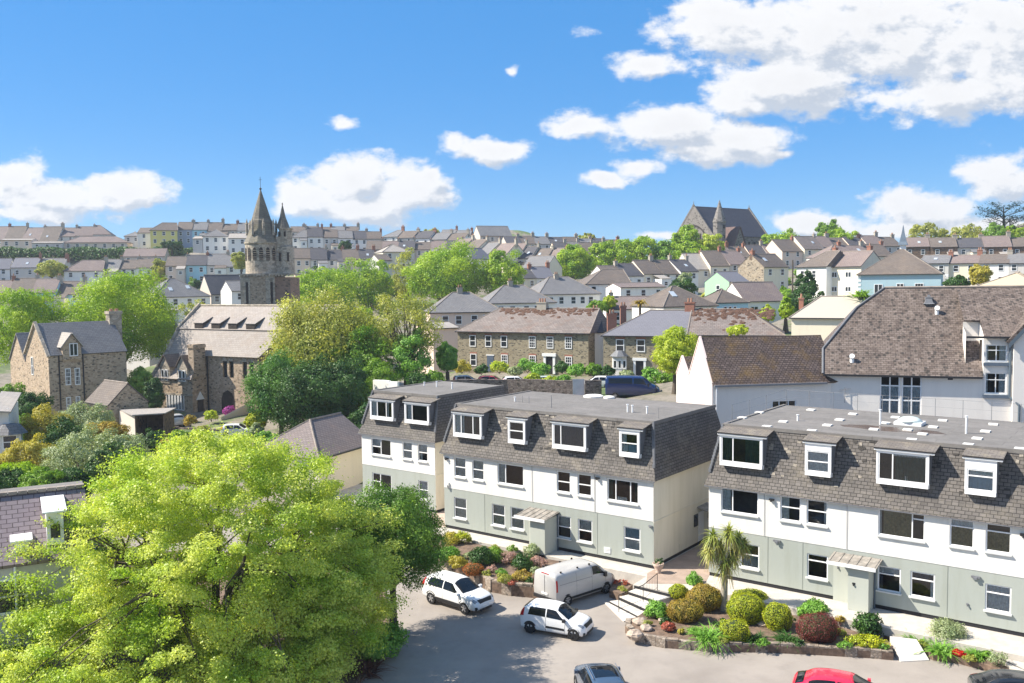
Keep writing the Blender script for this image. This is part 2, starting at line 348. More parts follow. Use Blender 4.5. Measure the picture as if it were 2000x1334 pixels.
def window(parent, x0, x1, z0, z1, y, splits_x=(), splits_z=(), curtain=None, cz=None, cx=None, sill=True, fw=.07, mull=.06, part_panes=None, frame=None, room=True):
    """uPVC window: frame with mullions (part), glass panes, sill, curtain (sub-parts). splits are fractions; splits_z = [(frac, xfrac0, xfrac1)]"""
    fr = MB(); w, h = x1 - x0, z1 - z0; d0, d1 = y, y + .07
    fr.box(x0, x1, d0, d1, z0, z0 + fw); fr.box(x0, x1, d0, d1, z1 - fw, z1); fr.box(x0, x0 + fw, d0, d1, z0 + fw, z1 - fw); fr.box(x1 - fw, x1, d0, d1, z0 + fw, z1 - fw)
    for s in splits_x: c = x0 + w * s; fr.box(c - mull / 2, c + mull / 2, d0 - .003, d1, z0 + fw, z1 - fw)
    for (s, a, b) in splits_z: c = z0 + h * s; fr.box(x0 + w * a + fw * .8, x0 + w * b - fw * .8, d0 - .006, d1, c - mull / 2, c + mull / 2)
    o = fr.build('window', frame or M_frame, parent)
    MB().face([(x0 + fw * .5, y + .04, z0 + fw * .5), (x1 - fw * .5, y + .04, z0 + fw * .5), (x1 - fw * .5, y + .04, z1 - fw * .5), (x0 + fw * .5, y + .04, z1 - fw * .5)]).build('pane', M_glass, o)
    if sill: MB().box(x0 - .05, x1 + .05, y - .18, y + .02, z0 - .075, z0 - .002).build('sill', M_sill, o)
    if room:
        r = MB(); r.face([(x0 - .3, y + .75, z0 - .3), (x1 + .3, y + .75, z0 - .3), (x1 + .3, y + .75, z1 + .3), (x0 - .3, y + .75, z1 + .3)]); r.build('interior', M_room, o)  # dark sheet in place of the unlit room behind the glass
    if curtain is not None:
        for (mat, a, b, c, d) in curtain:
            cb = MB(); n = max(2, int((b - a) * w / .07)); X0, X1 = x0 + w * a, x0 + w * b; Z0, Z1 = z0 + h * c, z0 + h * d
            for k in range(n):
                xa, xb = X0 + (X1 - X0) * k / n, X0 + (X1 - X0) * (k + 1) / n; ya = y + .10 + .03 * (k % 2); yb = y + .10 + .03 * ((k + 1) % 2)
                cb.face([(xa, ya, Z0), (xb, yb, Z0), (xb, yb, Z1), (xa, ya, Z1)])
            cb.build('curtain', mat, o)
    return o
# ---------------------------------------------------------------- foliage
def fast_mesh(name, V, k, mats, smooth=False):
    """V: (n*k,3) vertices, n separate k-gons"""
    n = len(V) // k; me = bpy.data.meshes.new(name); me.vertices.add(n * k); me.vertices.foreach_set('co', V.astype(np.float32).ravel())
    me.loops.add(n * k); me.loops.foreach_set('vertex_index', np.arange(n * k, dtype=np.int32)); me.polygons.add(n)
    me.polygons.foreach_set('loop_start', np.arange(0, n * k, k, dtype=np.int32)); me.polygons.foreach_set('loop_total', np.full(n, k, dtype=np.int32))
    me.update(calc_edges=True); me.materials.append(mats); return me
def leaf_quads(P, Nn, size, rng, aspect=.62, tilt=.8, var=.4):
    n = len(P); r = rng.normal(size=(n, 3)); Nv = Nn + tilt * r * .6; Nv /= np.linalg.norm(Nv, axis=1)[:, None] + 1e-9
    a = rng.normal(size=(n, 3)); a -= (a * Nv).sum(1)[:, None] * Nv; a /= np.linalg.norm(a, axis=1)[:, None] + 1e-9; b = np.cross(Nv, a)
    s = size * (1 - var + 2 * var * rng.random(n)); A = a * s[:, None] * .5; B = b * (s * aspect)[:, None] * .5
    V = np.empty((n, 4, 3)); V[:, 0] = P - A; V[:, 1] = P + B * .9 - A * .1; V[:, 2] = P + A; V[:, 3] = P - B * .9 - A * .1; return V.reshape(-1, 3)
def unit(n, rng, zmin=-1.0):
    z = rng.uniform(zmin, 1, n); t = rng.uniform(0, 2 * PI, n); q = np.sqrt(1 - z * z); return np.stack([q * np.cos(t), q * np.sin(t), z], 1)
def clumps_for(R, n, rng, zmin=-.75, rc=(.18, .3), lobes=6, lob_amp=.16, shell=(.55, .95), droop=0.0):
    d = unit(n, rng, zmin); L = unit(lobes, rng, -.3); m = np.max(d @ L.T, axis=1); amp = 1 - lob_amp + 2 * lob_amp * np.clip((m - .5) * 2, 0, 1)
    rad = rng.uniform(shell[0] ** 2, shell[1] ** 2, n) ** .5 * amp; C = d * rad[:, None] * np.array(R); r = rng.uniform(rc[0], rc[1], n) * min(R) * 1.0
    return C, r, d
def crown_mesh(name, R, n, per, leaf, mat, seed, rc=(.18, .3), zmin=-.75, flat=.8, tilt=.8, lob_amp=.16, shell=(.55, .95), lobes=6, aspect=.62, fill=.25):
    rng = np.random.default_rng(seed); C, r, d = clumps_for(R, n, rng, zmin, rc, lobes, lob_amp, shell)
    u = unit(n * per, rng, -.85); k = np.repeat(np.arange(n), per); rr = rng.uniform(.55, 1.08, n * per) ** .7
    wob = 1 + .25 * np.sin(u[:, 0] * 5 + k) * np.sin(u[:, 1] * 4 + 2 * k)
    P = C[k] + u * (r[k] * rr * wob)[:, None] * np.array([1, 1, flat]); Nn = u * .7 + d[k] * .5
    m = int(n * per * fill)
    if m: uu = unit(m, rng, zmin); P2 = uu * (rng.uniform(.3, .97, m) ** .6)[:, None] * np.array(R) * .92; P = np.vstack([P, P2]); Nn = np.vstack([Nn, uu])
    return fast_mesh(name, leaf_quads(P, Nn, leaf, rng, aspect, tilt), 4, mat), C, d
def tube(mb, pts, rads, n=6):
    for a, b, r0, r1 in zip(pts[:-1], pts[1:], rads[:-1], rads[1:]): mb.cyl(a, b, r0, r1, n=n, cap=False)
def limbs(mb, base_h, crown_c, C, rng, r0, k, spread=.35, n=6):
    """tapered trunk from the ground up to the crown and k limbs out to clumps"""
    top = Vector(crown_c) - Vector((0, 0, 0)); trunk_top = Vector((top.x * .4, top.y * .4, base_h))
    tube(mb, [(0, 0, -.6), (0, 0, .3), tuple(trunk_top * .5), tuple(trunk_top)], [r0 * 1.5, r0 * 1.1, r0 * .9, r0 * .75], 10)
    idx = rng.choice(len(C), min(k, len(C)), replace=False)
    for i in idx:
        e = Vector(C[i]) + top; s = trunk_top + Vector((0, 0, rng.uniform(-.15, .1) * base_h)); m = s.lerp(e, .45) + Vector((rng.uniform(-.5, .5), rng.uniform(-.5, .5), rng.uniform(.1, .8))) * (e - s).length * spread * .5
        q = s.lerp(m, .5) + Vector((0, 0, .05)); w = r0 * rng.uniform(.35, .55); tube(mb, [tuple(s), tuple(q), tuple(m), tuple(m.lerp(e, .5)), tuple(e)], [w, w * .8, w * .55, w * .35, w * .12], n)
G_lime = leafmat('lime green young leaves', (.42, .54, .04), (.66, .72, .10), .5, .5)
G_spring = leafmat('spring green leaves', (.24, .42, .02), (.50, .64, .05), .45, .25)
G_mid = leafmat('mid green leaves', (.15, .31, .025), (.30, .47, .05), .4, .3)
G_dark = leafmat('dark evergreen leaves', (.032, .09, .02), (.085, .18, .035), .2, .5)
G_olive = leafmat('olive budding leaves', (.33, .38, .08), (.56, .56, .13), .45, .4)
G_grey = leafmat('grey green leaves', (.28, .36, .18), (.46, .52, .30), .3, .8)
G_yellow = leafmat('golden yellow leaves', (.45, .40, .05), (.62, .55, .12), .4, .8)
G_ylgreen = leafmat('clipped yellow green leaves', (.32, .40, .015), (.56, .58, .03), .25, 1.5)
G_bronze = leafmat('bronze tipped leaves', (.36, .25, .05), (.50, .40, .06), .3, 1.6)
G_red = leafmat('dark red heather leaves', (.16, .025, .03), (.27, .07, .06), .25, 2)
G_brightred = leafmat('bright red flowers', (.6, .01, .01), (.75, .04, .03), .2, 2)
G_pink = leafmat('pink heather flowers', (.5, .30, .28), (.6, .42, .38), .3, 2)
G_coral = leafmat('coral red leaves', (.45, .10, .07), (.55, .2, .13), .3, 2)
G_orange = leafmat('orange brown leaves', (.42, .13, .03), (.55, .2, .05), .3, 2)
G_bushgreen = leafmat('fresh green shrub leaves', (.16, .36, .05), (.30, .54, .09), .35, 1.2)
G_cedar = leafmat('blue green cedar needles', (.02, .05, .035), (.04, .08, .05), .15, .5)
def tree(name, loc, R, h_base, leafm, n, per, leaf, seed, label, cat='tree', group=None, r0=.25, nl=14, rz=0, bark=None, **kw):
    """R: crown radii; h_base: height of the crown centre above the ground"""
    T = root(name, loc, rz, label, cat, group); me, C, d = crown_mesh('crown', R, n, per, leaf, leafm, seed, **kw)
    link('crown', me, T, (0, 0, h_base)); rng = np.random.default_rng(seed + 1); b = MB()
    if nl: limbs(b, max(.6, h_base - R[2] * .75), (0, 0, h_base), C, rng, r0, nl); b.build('trunk', bark or M_bark, T, smooth=True)
    return T
def shrub(name, loc, R, leafm, n, per, leaf, seed, label, group=None, cat='shrub', **kw):
    kw.setdefault('zmin', -.35); kw.setdefault('shell', (.45, .8)); kw.setdefault('rc', (.3, .45)); kw.setdefault('lob_amp', .1)
    T = root(name, loc, seed * 1.3, label, cat, group); me, C, d = crown_mesh('foliage', R, n, int(per * 1.7), leaf * 1.1, leafm, seed, **kw)
    link('foliage', me, T, (0, 0, R[2] * .55)); b = MB()
    for i in range(min(5, len(C))): tube(b, [(0, 0, -.1), (C[i][0] * .4, C[i][1] * .4, R[2] * .3), (C[i][0] * .9, C[i][1] * .9, R[2] * .5 + C[i][2])], [.035, .025, .01], 5)
    b.build('stems', M_bark, T); return T
def topiary(name, loc, R, leafm, seed, label, dens=1000, leaf=.06, group=None, boxy=0.0):
    """clipped bush: tight leaf skin over a rounded body"""
    T = root(name, loc, 0, label, 'shrub', group); rng = np.random.default_rng(seed)
    n = int(dens * (R[0] * R[1] + R[0] * R[2] + R[1] * R[2]) * 4.2); u = unit(n, rng, -.8)
    if boxy: m = np.max(np.abs(u), axis=1)[:, None]; q = u / m; u2 = u * (1 - boxy) + q * boxy * .82
    else: u2 = u
    wob = 1 + .07 * np.sin(u[:, 0] * 5 + seed) * np.sin(u[:, 2] * 4 + seed * 2) + .05 * np.sin(u[:, 1] * 9 + seed * 3) * np.sin(u[:, 0] * 8) + rng.normal(0, .02, n) + (rng.random(n) < .035) * rng.uniform(.03, .16, n); P = u2 * np.array(R) * wob[:, None]
    me = fast_mesh('foliage', leaf_quads(P, u, leaf, rng, .6, .9), 4, leafm); link('foliage', me, T, (0, 0, R[2] * .85))
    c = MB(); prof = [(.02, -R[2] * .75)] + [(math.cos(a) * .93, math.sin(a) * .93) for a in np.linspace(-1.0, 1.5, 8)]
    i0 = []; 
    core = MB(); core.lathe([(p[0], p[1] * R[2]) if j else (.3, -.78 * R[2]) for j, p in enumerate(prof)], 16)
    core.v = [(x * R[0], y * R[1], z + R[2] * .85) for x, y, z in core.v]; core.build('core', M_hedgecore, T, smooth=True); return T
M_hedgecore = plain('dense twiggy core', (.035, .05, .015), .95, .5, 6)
def strappy(name, loc, r, h, n, mat, seed, label, cat='plant', group=None, w=.04, trunk=0, up=.9):
    """rosette of arching strap leaves"""
    T = root(name, loc, 0, label, cat, group); rng = np.random.default_rng(seed); V = []
    for i in range(n):
        t = rng.uniform(0, 2 * PI); el = rng.uniform(.15, 1.45) * up; L = r * rng.uniform(.7, 1.15); o = np.array([rng.normal(0, r * .22), rng.normal(0, r * .22), trunk]); dr = np.array([math.cos(t), math.sin(t), 0]); sd = np.array([-math.sin(t), math.cos(t), 0]) * w
        prev = o; pw = sd
        for k in range(1, 5):
            f = k / 4; q = o + dr * L * f * math.cos(el * (1 - .45 * f)) + np.array([0, 0, L * (math.sin(el) * f - .55 * f * f * h)]); cw = sd * (1 - f * .85)
            V += [prev - pw, prev + pw, q + cw, q - cw]; prev, pw = q, cw
    link('leaves', fast_mesh('leaves', np.array(V), 4, mat), T); return T
# ---------------------------------------------------------------- the three mansard roofed blocks of flats
RZ = math.atan2(-.5996, .8003)
class Frame:
    def __init__(s, O, rz): s.O = np.array(O, float); s.rz = rz; s.U = np.array([math.cos(rz), math.sin(rz), 0]); s.V = np.array([-math.sin(rz), math.cos(rz), 0])
    def w(s, x, y, z=0): p = s.O + s.U * x + s.V * y; return (p[0], p[1], p[2] + z)
    def loc(s, p): q = np.array(p) - s.O; return (q @ s.U, q @ s.V, q[2])
    def y(s, px, py, y=0): d = ray(px, py); t = ((s.O + s.V * y - CAMP) @ s.V) / (d @ s.V); return s.loc(CAMP + t * d)
    def x(s, px, py, x=0): d = ray(px, py); t = ((s.O + s.U * x - CAMP) @ s.U) / (d @ s.U); return s.loc(CAMP + t * d)
    def z(s, px, py, z=0): return s.loc(gz(px, py, z + s.O[2]))
FA = Frame((-5.94, 68.56, .7), RZ); FB = Frame((8.44, 54.45, .7), RZ); FC = Frame((11.50, 53.16, .7), RZ)
ZB, ZE, ZT = 2.92, 5.47, 8.80
def net(a=0, b=1, c=0, d=1): return (M_net, a, b, c, d)
M_oldslate = plain('blackened slate', (.05, .045, .04), .8, .3, 6); M_lichen = plain('lichen crusted slate', (.30, .265, .22), .95, .35, 8)
def odd_slates(mb, x0, x1, zt, seed, n):      # slipped, patched and lichened slates belong to the roof surface
    rg = random.Random(seed); y0, z0, y1, z1 = .12, ZE + .73, .95, zt; sl = math.atan2(z1 - z0, y1 - y0); u = Vector((0, math.cos(sl), math.sin(sl))); nn = Vector((0, -math.sin(sl), math.cos(sl)))
    for i in range(n):
        f = rg.random() ** .6; p = Vector((rg.uniform(x0 + .7, x1 - .8), y0 + (y1 - y0) * f * .93, z0 + (z1 - z0) * f * .93)) + nn * .025; w_ = rg.uniform(.14, .3); h_ = rg.uniform(.1, .19); tl = rg.uniform(-.03, .03)
        mb.slab([p, p + Vector((w_, 0, tl)), p + Vector((w_, 0, tl)) + u * h_, p + u * h_], .02, 1 + i % 2)
def block(name, fr, x0, x1, depth, wins, dorms, label, sagewin, roofmat, endmat, zt=ZT, pilasters=()):
    R = root(name, fr.O, fr.rz, label, 'flats', 'blocks of flats with mansard roofs')
    holes = [tuple(w[:4]) for w in wins]
    g = MB(); wall_grid(g, x0, x1, .22, ZB, .02, [h for h in holes if h[3] < ZB + .1])
    g.build('ground_floor_wall', M_sage, R)
    u = MB(); wall_grid(u, x0, x1, ZB, ZE + .1, 0, [h for h in holes if h[3] > ZB + .1]); u.face([(x0, 0, ZB), (x0, .02, ZB), (x1, .02, ZB), (x1, 0, ZB)]); u.build('upper_wall', M_white, R)
    e = MB(); e.face([(x1 - .001, .02, .22), (x1 - .001, depth, .22), (x1 - .001, depth, ZE + .1), (x1 - .001, .02, ZE + .1)]); e.face([(x0 + .001, depth, .22), (x0 + .001, .02, .22), (x0 + .001, .02, ZE + .1), (x0 + .001, depth, ZE + .1)])
    e.face([(x1, depth, .22), (x0, depth, .22), (x0, depth, ZE + .1), (x1, depth, ZE + .1)]); e.box(x1 - .02, x1 + .035, .01, depth - .3, ZB - .07, ZB)
    e.build('end_wall', endmat, R)
    MB().box(x0 + .03, x1 - .03, .06, depth - .05, -.55, .225).build('plinth', M_black, R)
    # mansard slopes: four planes with an overhanging tilt at the eaves
    o, tf, ts = .22, .95, .5; r = MB(); zE = ZE - .02
    a = [(x0 - o, -o, zE), (x1 + o, -o, zE), (x1 + o, depth + o, zE), (x0 - o, depth + o, zE)]
    k = [(x0 + .02, .12, zE + .75), (x1 - .02, .12, zE + .75), (x1 - .02, depth - .12, zE + .75), (x0 + .02, depth - .12, zE + .75)]
    t = [(x0 + ts, tf, zt), (x1 - ts, tf, zt), (x1 - ts, depth - tf, zt), (x0 + ts, depth - tf, zt)]
    for i in range(4):
        j = (i + 1) % 4; r.face([a[i], a[j], k[j], k[i]]); r.face([k[i], k[j], t[j], t[i]])
    r.face([a[3], a[2], a[1], a[0]]); odd_slates(r, x0, x1, zt, int(x1 * 3 + 50), int((x1 - x0) * 6)); rf = r.build('mansard_roof', [roofmat, M_oldslate, M_lichen], R)
    MB().box(x0 - o + .02, x1 + o - .02, -o + .01, -o + .05, zE - .07, zE - .003).build('fascia', M_lead, rf)
    fl = MB(); fl.prism([(x0 + ts - .06, tf - .08), (x1 - ts + .06, tf - .08), (x1 - ts + .06, depth - tf + .08), (x0 + ts - .06, depth - tf + .08)], zt - .1, zt + .04)
    for (ax, bx, ay, by) in ((x0 + ts - .06, x1 - ts + .06, tf - .08, tf + .12), (x1 - ts - .12, x1 - ts + .06, tf + .12, depth - tf + .08), (x0 + ts - .06, x0 + ts + .12, tf + .12, depth - tf + .08)): fl.box(ax, bx, ay, by, zt + .04, zt + .10)
    fl.build('flat_roof', M_feltroof, R)
    # broken hip tiles on the front corners
    rr = random.Random(len(name))
    for (p, q) in ((k[0], t[0]), (k[1], t[1])):
        hp = MB()
        for i in range(15):
            f = i / 15; c = Vector(p).lerp(Vector(q), f); hp.box(c.x - .07 + rr.uniform(-.02, .02), c.x + .07, c.y - .07, c.y + .06, c.z, c.z + .235)
        hp.build('hip_tiles', M_lead, rf)
    for w in wins:
        kw = w[4] if len(w) > 4 else {}
        window(R, *w[:4], .06, **kw)
    for d in dorms: dormer(R, d, zt, tf, o)
    return R
def slope_y(z, zt, tf=.95): return .12 + (z - ZE - .73) * (tf - .12) / (zt - ZE - .73)
def dormer(R, d, zt, tf, o):
    x0, x1, z0, z1, kw = d; y = -.10
    face = kw.pop('face', None); e = MB()
    e.box(x0 + .02, x0 + .06, y + .02, 1.0, z0 + .02, z1 - .02); e.box(x1 - .06, x1 - .02, y + .02, 1.0, z0 + .02, z1 - .02); e.box(x0 + .02, x1 - .02, y + .3, y + .34, z0, z1)
    D = e.build('dormer', M_lead, R)
    rm = MB(); rm.slab([(x0 - .12, y - .12, z1 + .07), (x1 + .3, y - .12, z1 + .07), (x1 + .3, tf + .05, min(zt + .02, z1 + .3)), (x0 - .12, tf + .05, min(zt + .02, z1 + .3))], .06); rm.build('dormer_roof', M_capslate, D)
    MB().box(x0 - .1, x1 + .27, y - .10, y - .03, z1 - .10, z1 + .005).build('fascia', M_frame, D)
    MB().box(x0 - .11, x1 + .29, y - .135, y - .105, z1 - .015, z1 + .045).build('gutter', M_dkmetal, D)
    ap = MB(); ap.hexa([(x0 + .02, y - .06, z0 - .2), (x1 - .02, y - .06, z0 - .2), (x1 - .02, .2, z0 - .25), (x0 + .02, .2, z0 - .25), (x0 + .02, y - .03, z0), (x1 - .02, y - .03, z0), (x1 - .02, .25, z0), (x0 + .02, .25, z0)]); ap.build('apron', M_frame, D)
    s = MB()
    b = kw.pop('band', .08); s.box(x0, x1, y - .02, y + .08, z1 - .1 - b, z1 - .1); s.box(x0, x0 + .1, y - .02, y + .08, z0, z1 - .1 - b); s.box(x1 - .1, x1, y - .02, y + .08, z0, z1 - .1 - b); s.build('surround', M_frame, D)
    window(D, x0 + .1, x1 - .1, z0 + .02, z1 - .1 - b, y, sill=False, fw=.065, mull=.06, room=False, **kw)
    MB().face([(x0 + .06, y + .28, z0 + .02), (x1 - .06, y + .28, z0 + .02), (x1 - .06, y + .28, z1 - .05), (x0 + .06, y + .28, z1 - .05)]).build('interior', M_room, D)  # dark sheet standing for the unlit dormer room
# felt roof surface: seams, puddle stains, pale patches
def felt(name):
    m, nt, b = new_mat(name); b.inputs['Roughness'].default_value = .9
    tcn = N(nt, 'ShaderNodeTexCoord'); br = N(nt, 'ShaderNodeTexBrick', inp={'Scale': 1.0, 'Mortar Size': .02, 'Brick Width': 6.0, 'Row Height': 1.05, 'Color1': (.19, .176, .166, 1), 'Color2': (.16, .15, .14, 1), 'Mortar': (.11, .1, .095, 1)})
    nt.links.new(tcn.outputs['UV'], br.inputs['Vector'])
    n1 = tex(nt, 'ShaderNodeTexNoise', .45, Detail=8.0, Roughness=.7); n2 = tex(nt, 'ShaderNodeTexNoise', 2.5, Detail=6.0, Roughness=.75)
    c = mixc(nt, br.outputs['Color'], (.12, .11, .10), ramp(nt, n1.outputs['Fac'], [(.45, (0, 0, 0)), (.65, (.6,) * 3)]))
    c = mixc(nt, c, (.31, .285, .26), ramp(nt, n2.outputs['Fac'], [(.5, (0, 0, 0)), (.75, (.5,) * 3)]))
    nt.links.new(c, b.inputs['Base Color']); bump(nt, b, n2.outputs['Fac'], .25, .02); return m
M_feltroof = felt('grey mineral felt')
M_capslate = slate('dormer cap slates', (.16, .14, .125), (.22, .195, .175), (.09, .08, .07), .35, .14, (.4, .34, .22), .4, .3, 2.0)
sx2 = lambda s=.5: dict(splits_z=((s, 0, 1),))
c_half = lambda **k: dict(splits_z=((.5, 0, 1),), curtain=[net()], **k)
block('flats_block', FA, -7.9, 0, 10.2,
      [(-6.8, -4.67, 3.85, 5.17, dict(splits_x=(.48,), splits_z=((.5, 0, .48),), curtain=[net(.02, .46, .5, 1)])), (-3.37, -2.37, 3.86, 5.2, c_half()), (-1.77, -.77, 3.86, 5.2, dict(splits_z=((.5, 0, 1),), curtain=[net(0, 1, .5, 1), net(.0, .35, 0, .5)])),
       (-6.8, -4.67, 1.0, 2.36, dict(splits_x=(.42,), splits_z=((.5, 0, .42),))), (-1.79, -.78, .9, 2.35, c_half())],
      [(-6.76, -4.2, 6.93, 8.4, dict(splits_x=(.3, .72), curtain=[net(0, .3), (M_net, .72, .8, 0, 1)])), (-2.98, -.47, 6.93, 8.4, dict(splits_x=(.3,), curtain=[net(.05, .28), (M_net, .92, 1, 0, 1)]))],
      'white and sage green block of flats furthest left, partly behind the big lime green tree', None, M_mansard_far, M_cream)
RB = block('flats_block', FB, -16.77, 0, 10.8,
      [(-15.78, -14.73, 3.83, 5.23, c_half()), (-14.14, -13.12, 3.83, 5.23, c_half()), (-11.92, -9.73, 3.83, 5.23, dict(splits_x=(.3,), curtain=[net(.02, .28), (M_net, .93, .98, 0, 1)])),
       (-7.05, -6.0, 3.87, 5.25, dict(splits_z=((.5, 0, 1),))), (-5.45, -4.41, 3.87, 5.25, dict(splits_z=((.5, 0, 1),))), (-3.25, -1.04, 3.83, 5.22, dict(splits_x=(.27, .74), curtain=[(M_greencurt, .02, .16, 0, 1), (M_greencurt, .86, .98, 0, 1), (M_frame, .3, .6, .03, .2)])),
       (-15.87, -14.72, .88, 2.34, c_half()), (-12.45, -11.33, .88, 2.34, c_half()), (-10.85, -9.72, .88, 2.34, c_half()), (-7.05, -5.98, .88, 2.32, dict(splits_z=((.5, 0, 1),), curtain=[net(0, 1, .5, 1)])), (-5.45, -4.37, .88, 2.32, dict(splits_z=((.5, 0, 1),), curtain=[net(0, 1, .5, 1)])),
       (-2.08, -.92, .88, 2.34, dict(splits_z=((.5, 0, 1),), curtain=[(M_frame, .03, .97, .02, .45), (M_bluecurt, .05, .95, .5, .98)]))],
      [(-15.73, -13.18, 6.93, 8.5, dict(splits_x=(.27, .72), curtain=[net(.02, .26), net(.28, .36), (M_greencurt, .73, .8, 0, 1)])), (-10.90, -9.48, 6.93, 8.5, dict(splits_z=((.5, 0, 1),), band=.2)),
       (-7.30, -4.73, 6.93, 8.5, dict(splits_x=(.24,), curtain=[(M_darkcurt, .26, .97, 0, 1), (M_darkcurt, .02, .22, 0, 1)])),
       (-2.30, -.90, 6.93, 8.5, dict(splits_z=((.5, 0, 1),), band=.2, curtain=[net(.02, .3, .5, 1), (M_bluecurt, .4, .95, .05, .42), (M_frame, .02, .38, .05, .42)]))],
      'white and sage green block of flats in the middle, its slate end facing the palm', None, M_mansard, M_cream)
RC = block('flats_block', FC, 0, 22, 11.8,
      [(.76, 3.03, 4.0, 5.42, dict(splits_x=(.31,), curtain=[net(.02, .24)])), (4.31, 5.47, 4.0, 5.38, dict(splits_z=((.55, 0, 1),), curtain=[net(.02, .4, 0, 1)])), (5.8, 6.95, 4.0, 5.38, dict(splits_z=((.55, 0, 1),), curtain=[(M_net, .8, .97, 0, 1)])),
       (9.6, 11.9, 3.98, 5.44, dict(splits_x=(.73,), splits_z=((.75, .73, 1),), curtain=[(M_net, .01, .06, 0, 1), (M_yellowcurt, .1, .7, .05, .95)])), (13.06, 14.18, 3.98, 5.4, dict(splits_z=((.72, 0, 1),), curtain=[(M_yellowcurt, .02, .98, 0, .7), net(.02, .98, .72, 1)])), (14.69, 15.82, 3.98, 5.4, dict(splits_z=((.72, 0, 1),), curtain=[(M_yellowcurt, .02, .98, 0, .7)])),
       (17.6, 19.8, 3.98, 5.42, dict(splits_x=(.3,))),
       (1.95, 3.1, .9, 2.3, dict(splits_z=((.55, 0, 1),), curtain=[(M_bluecurt, .04, .96, .02, .5), (M_yellowcurt, .04, .96, .55, .98)])), (5.85, 7.0, 1.03, 2.35, dict(splits_z=((.72, 0, 1),))), (9.6, 10.77, 1.03, 2.35, dict(splits_z=((.68, 0, 1),), curtain=[net(.05, .95, .7, 1), (M_darkcurt, .02, .2, 0, .66)])), (11.24, 12.42, 1.03, 2.35, dict(splits_z=((.7, 0, 1),), curtain=[(M_net, .8, .97, 0, .66), (M_darkcurt, .05, .95, .7, 1)])), (14.73, 15.88, 1.03, 2.35, dict(splits_z=((.68, 0, 1),), curtain=[net()])), (18.6, 19.8, 1.03, 2.35, dict(splits_z=((.68, 0, 1),)))],
      [(.72, 3.3, 6.95, 8.62, dict(splits_x=(.3,), curtain=[(M_greencurt, .0, .28, 0, 1), (M_greencurt, .6, 1, 0, 1)])), (5.72, 7.15, 6.95, 8.62, dict(splits_z=((.5, 0, 1),), band=.4, curtain=[net()])),
       (9.49, 12.07, 6.95, 8.62, dict(splits_x=(.3,), curtain=[(M_greencurt, .35, .95, 0, .9), (M_net, .3, .98, .88, 1), (M_frame, .55, .6, .0, .2)])), (13.72, 15.14, 6.95, 8.62, dict(splits_z=((.68, 0, 1),), band=.5, curtain=[(M_bluecurt, 0, 1, 0, .66), net(0, 1, .68, 1)])), (17.6, 20.1, 6.95, 8.62, dict(splits_x=(.3,)))],
      'white and sage green block of flats on the right, running out of the picture', None, M_mansard, M_cream, zt=8.92)
# porches with slatted canopies
def porch(R, x0, x1, dep, h, cx0, cx1, door_x, name_end):
    P = MB().box(x0, x1, -dep, .0, -.5, h).build('porch', M_sage_pale, R)
    MB().box(x0 + .02, x1 - .02, -dep - .012, -.005, -.5, .0).build('plinth', M_black, P)
    cn = MB(); zc = h + .03; cn.slab([(cx0, -dep - .25, zc), (cx1, -dep - .25, zc), (cx1, .0, zc + .22), (cx0, 0, zc + .22)], .04)
    for k in range(6): xx = cx0 + .08 + k * (cx1 - cx0 - .2) / 5; cn.slab([(xx, -dep - .24, zc + .03), (xx + .04, -dep - .24, zc + .03), (xx + .04, 0, zc + .25), (xx, 0, zc + .25)], .03)
    C = cn.build('canopy', plain('bleached canopy boards', (.27, .245, .215), .85, .4, 3), R); MB().box(cx0, cx1, -dep - .30, -dep - .254, zc - .14, zc + .04).build('fascia', M_frame, C)
    d = MB().box(door_x, door_x + .95, .0, .015, 0, 2.08).build('door', M_sage_pale, R); MB().box(door_x + .95, door_x + 1.12, -.012, .016, 0, 2.08).build('door_frame_or_gap', M_black, d)  # black strip beside the door stands in for the dark doorway gap
    MB().cyl((x1 + .06, -.06, -.4), (x1 + .06, -.06, h + .1), .045, mat=0).build('drainpipe', M_pipe, R)
M_pipe = plain('slate blue drainpipe', (.09, .12, .15), .5, 0)
porch(RC, 8.38, 9.43, 1.0, 2.45, 7.33, 9.85, 7.3, 'c'); porch(RB, -8.17, -7.02, 1.45, 2.3, -9.25, -6.85, -9.3, 'b')
def wall_bits(R, L):
    for (nm, x, z, w, h, dep, m) in L:
        b = MB().box(x, x + w, -dep, -.003, z, z + h); b.box(x + w * .3, x + w * .7, -dep - .06, -dep, z - .06, z + h * .5); b.build(nm, m, R)
wall_bits(RB, [('wall_lamp', -16.6, 5.0, .3, .1, .12, M_dkmetal), ('wall_lamp', -4.05, 5.1, .28, .09, .14, M_dkmetal), ('meter_box', -16.55, 3.05, .3, .28, .12, M_white), ('junction_box', -.3, 2.6, .22, .08, .08, M_lead)])
wall_bits(RC, [('wall_lamp', 3.7, 5.05, .28, .09, .14, M_dkmetal), ('wall_lamp', 3.95, 2.72, .4, .1, .1, M_lead), ('wall_lamp', 14.1, 2.55, .4, .1, .1, M_lead), ('wall_lamp', 16.2, 5.0, .4, .12, .14, M_dkmetal), ('vent', 13.9, 1.1, .1, .08, .03, M_lead), ('vent', 7.5, 1.85, .1, .06, .03, M_lead), ('number_plate', 8.6, 1.4, .16, .1, 1.01, M_dkmetal)])
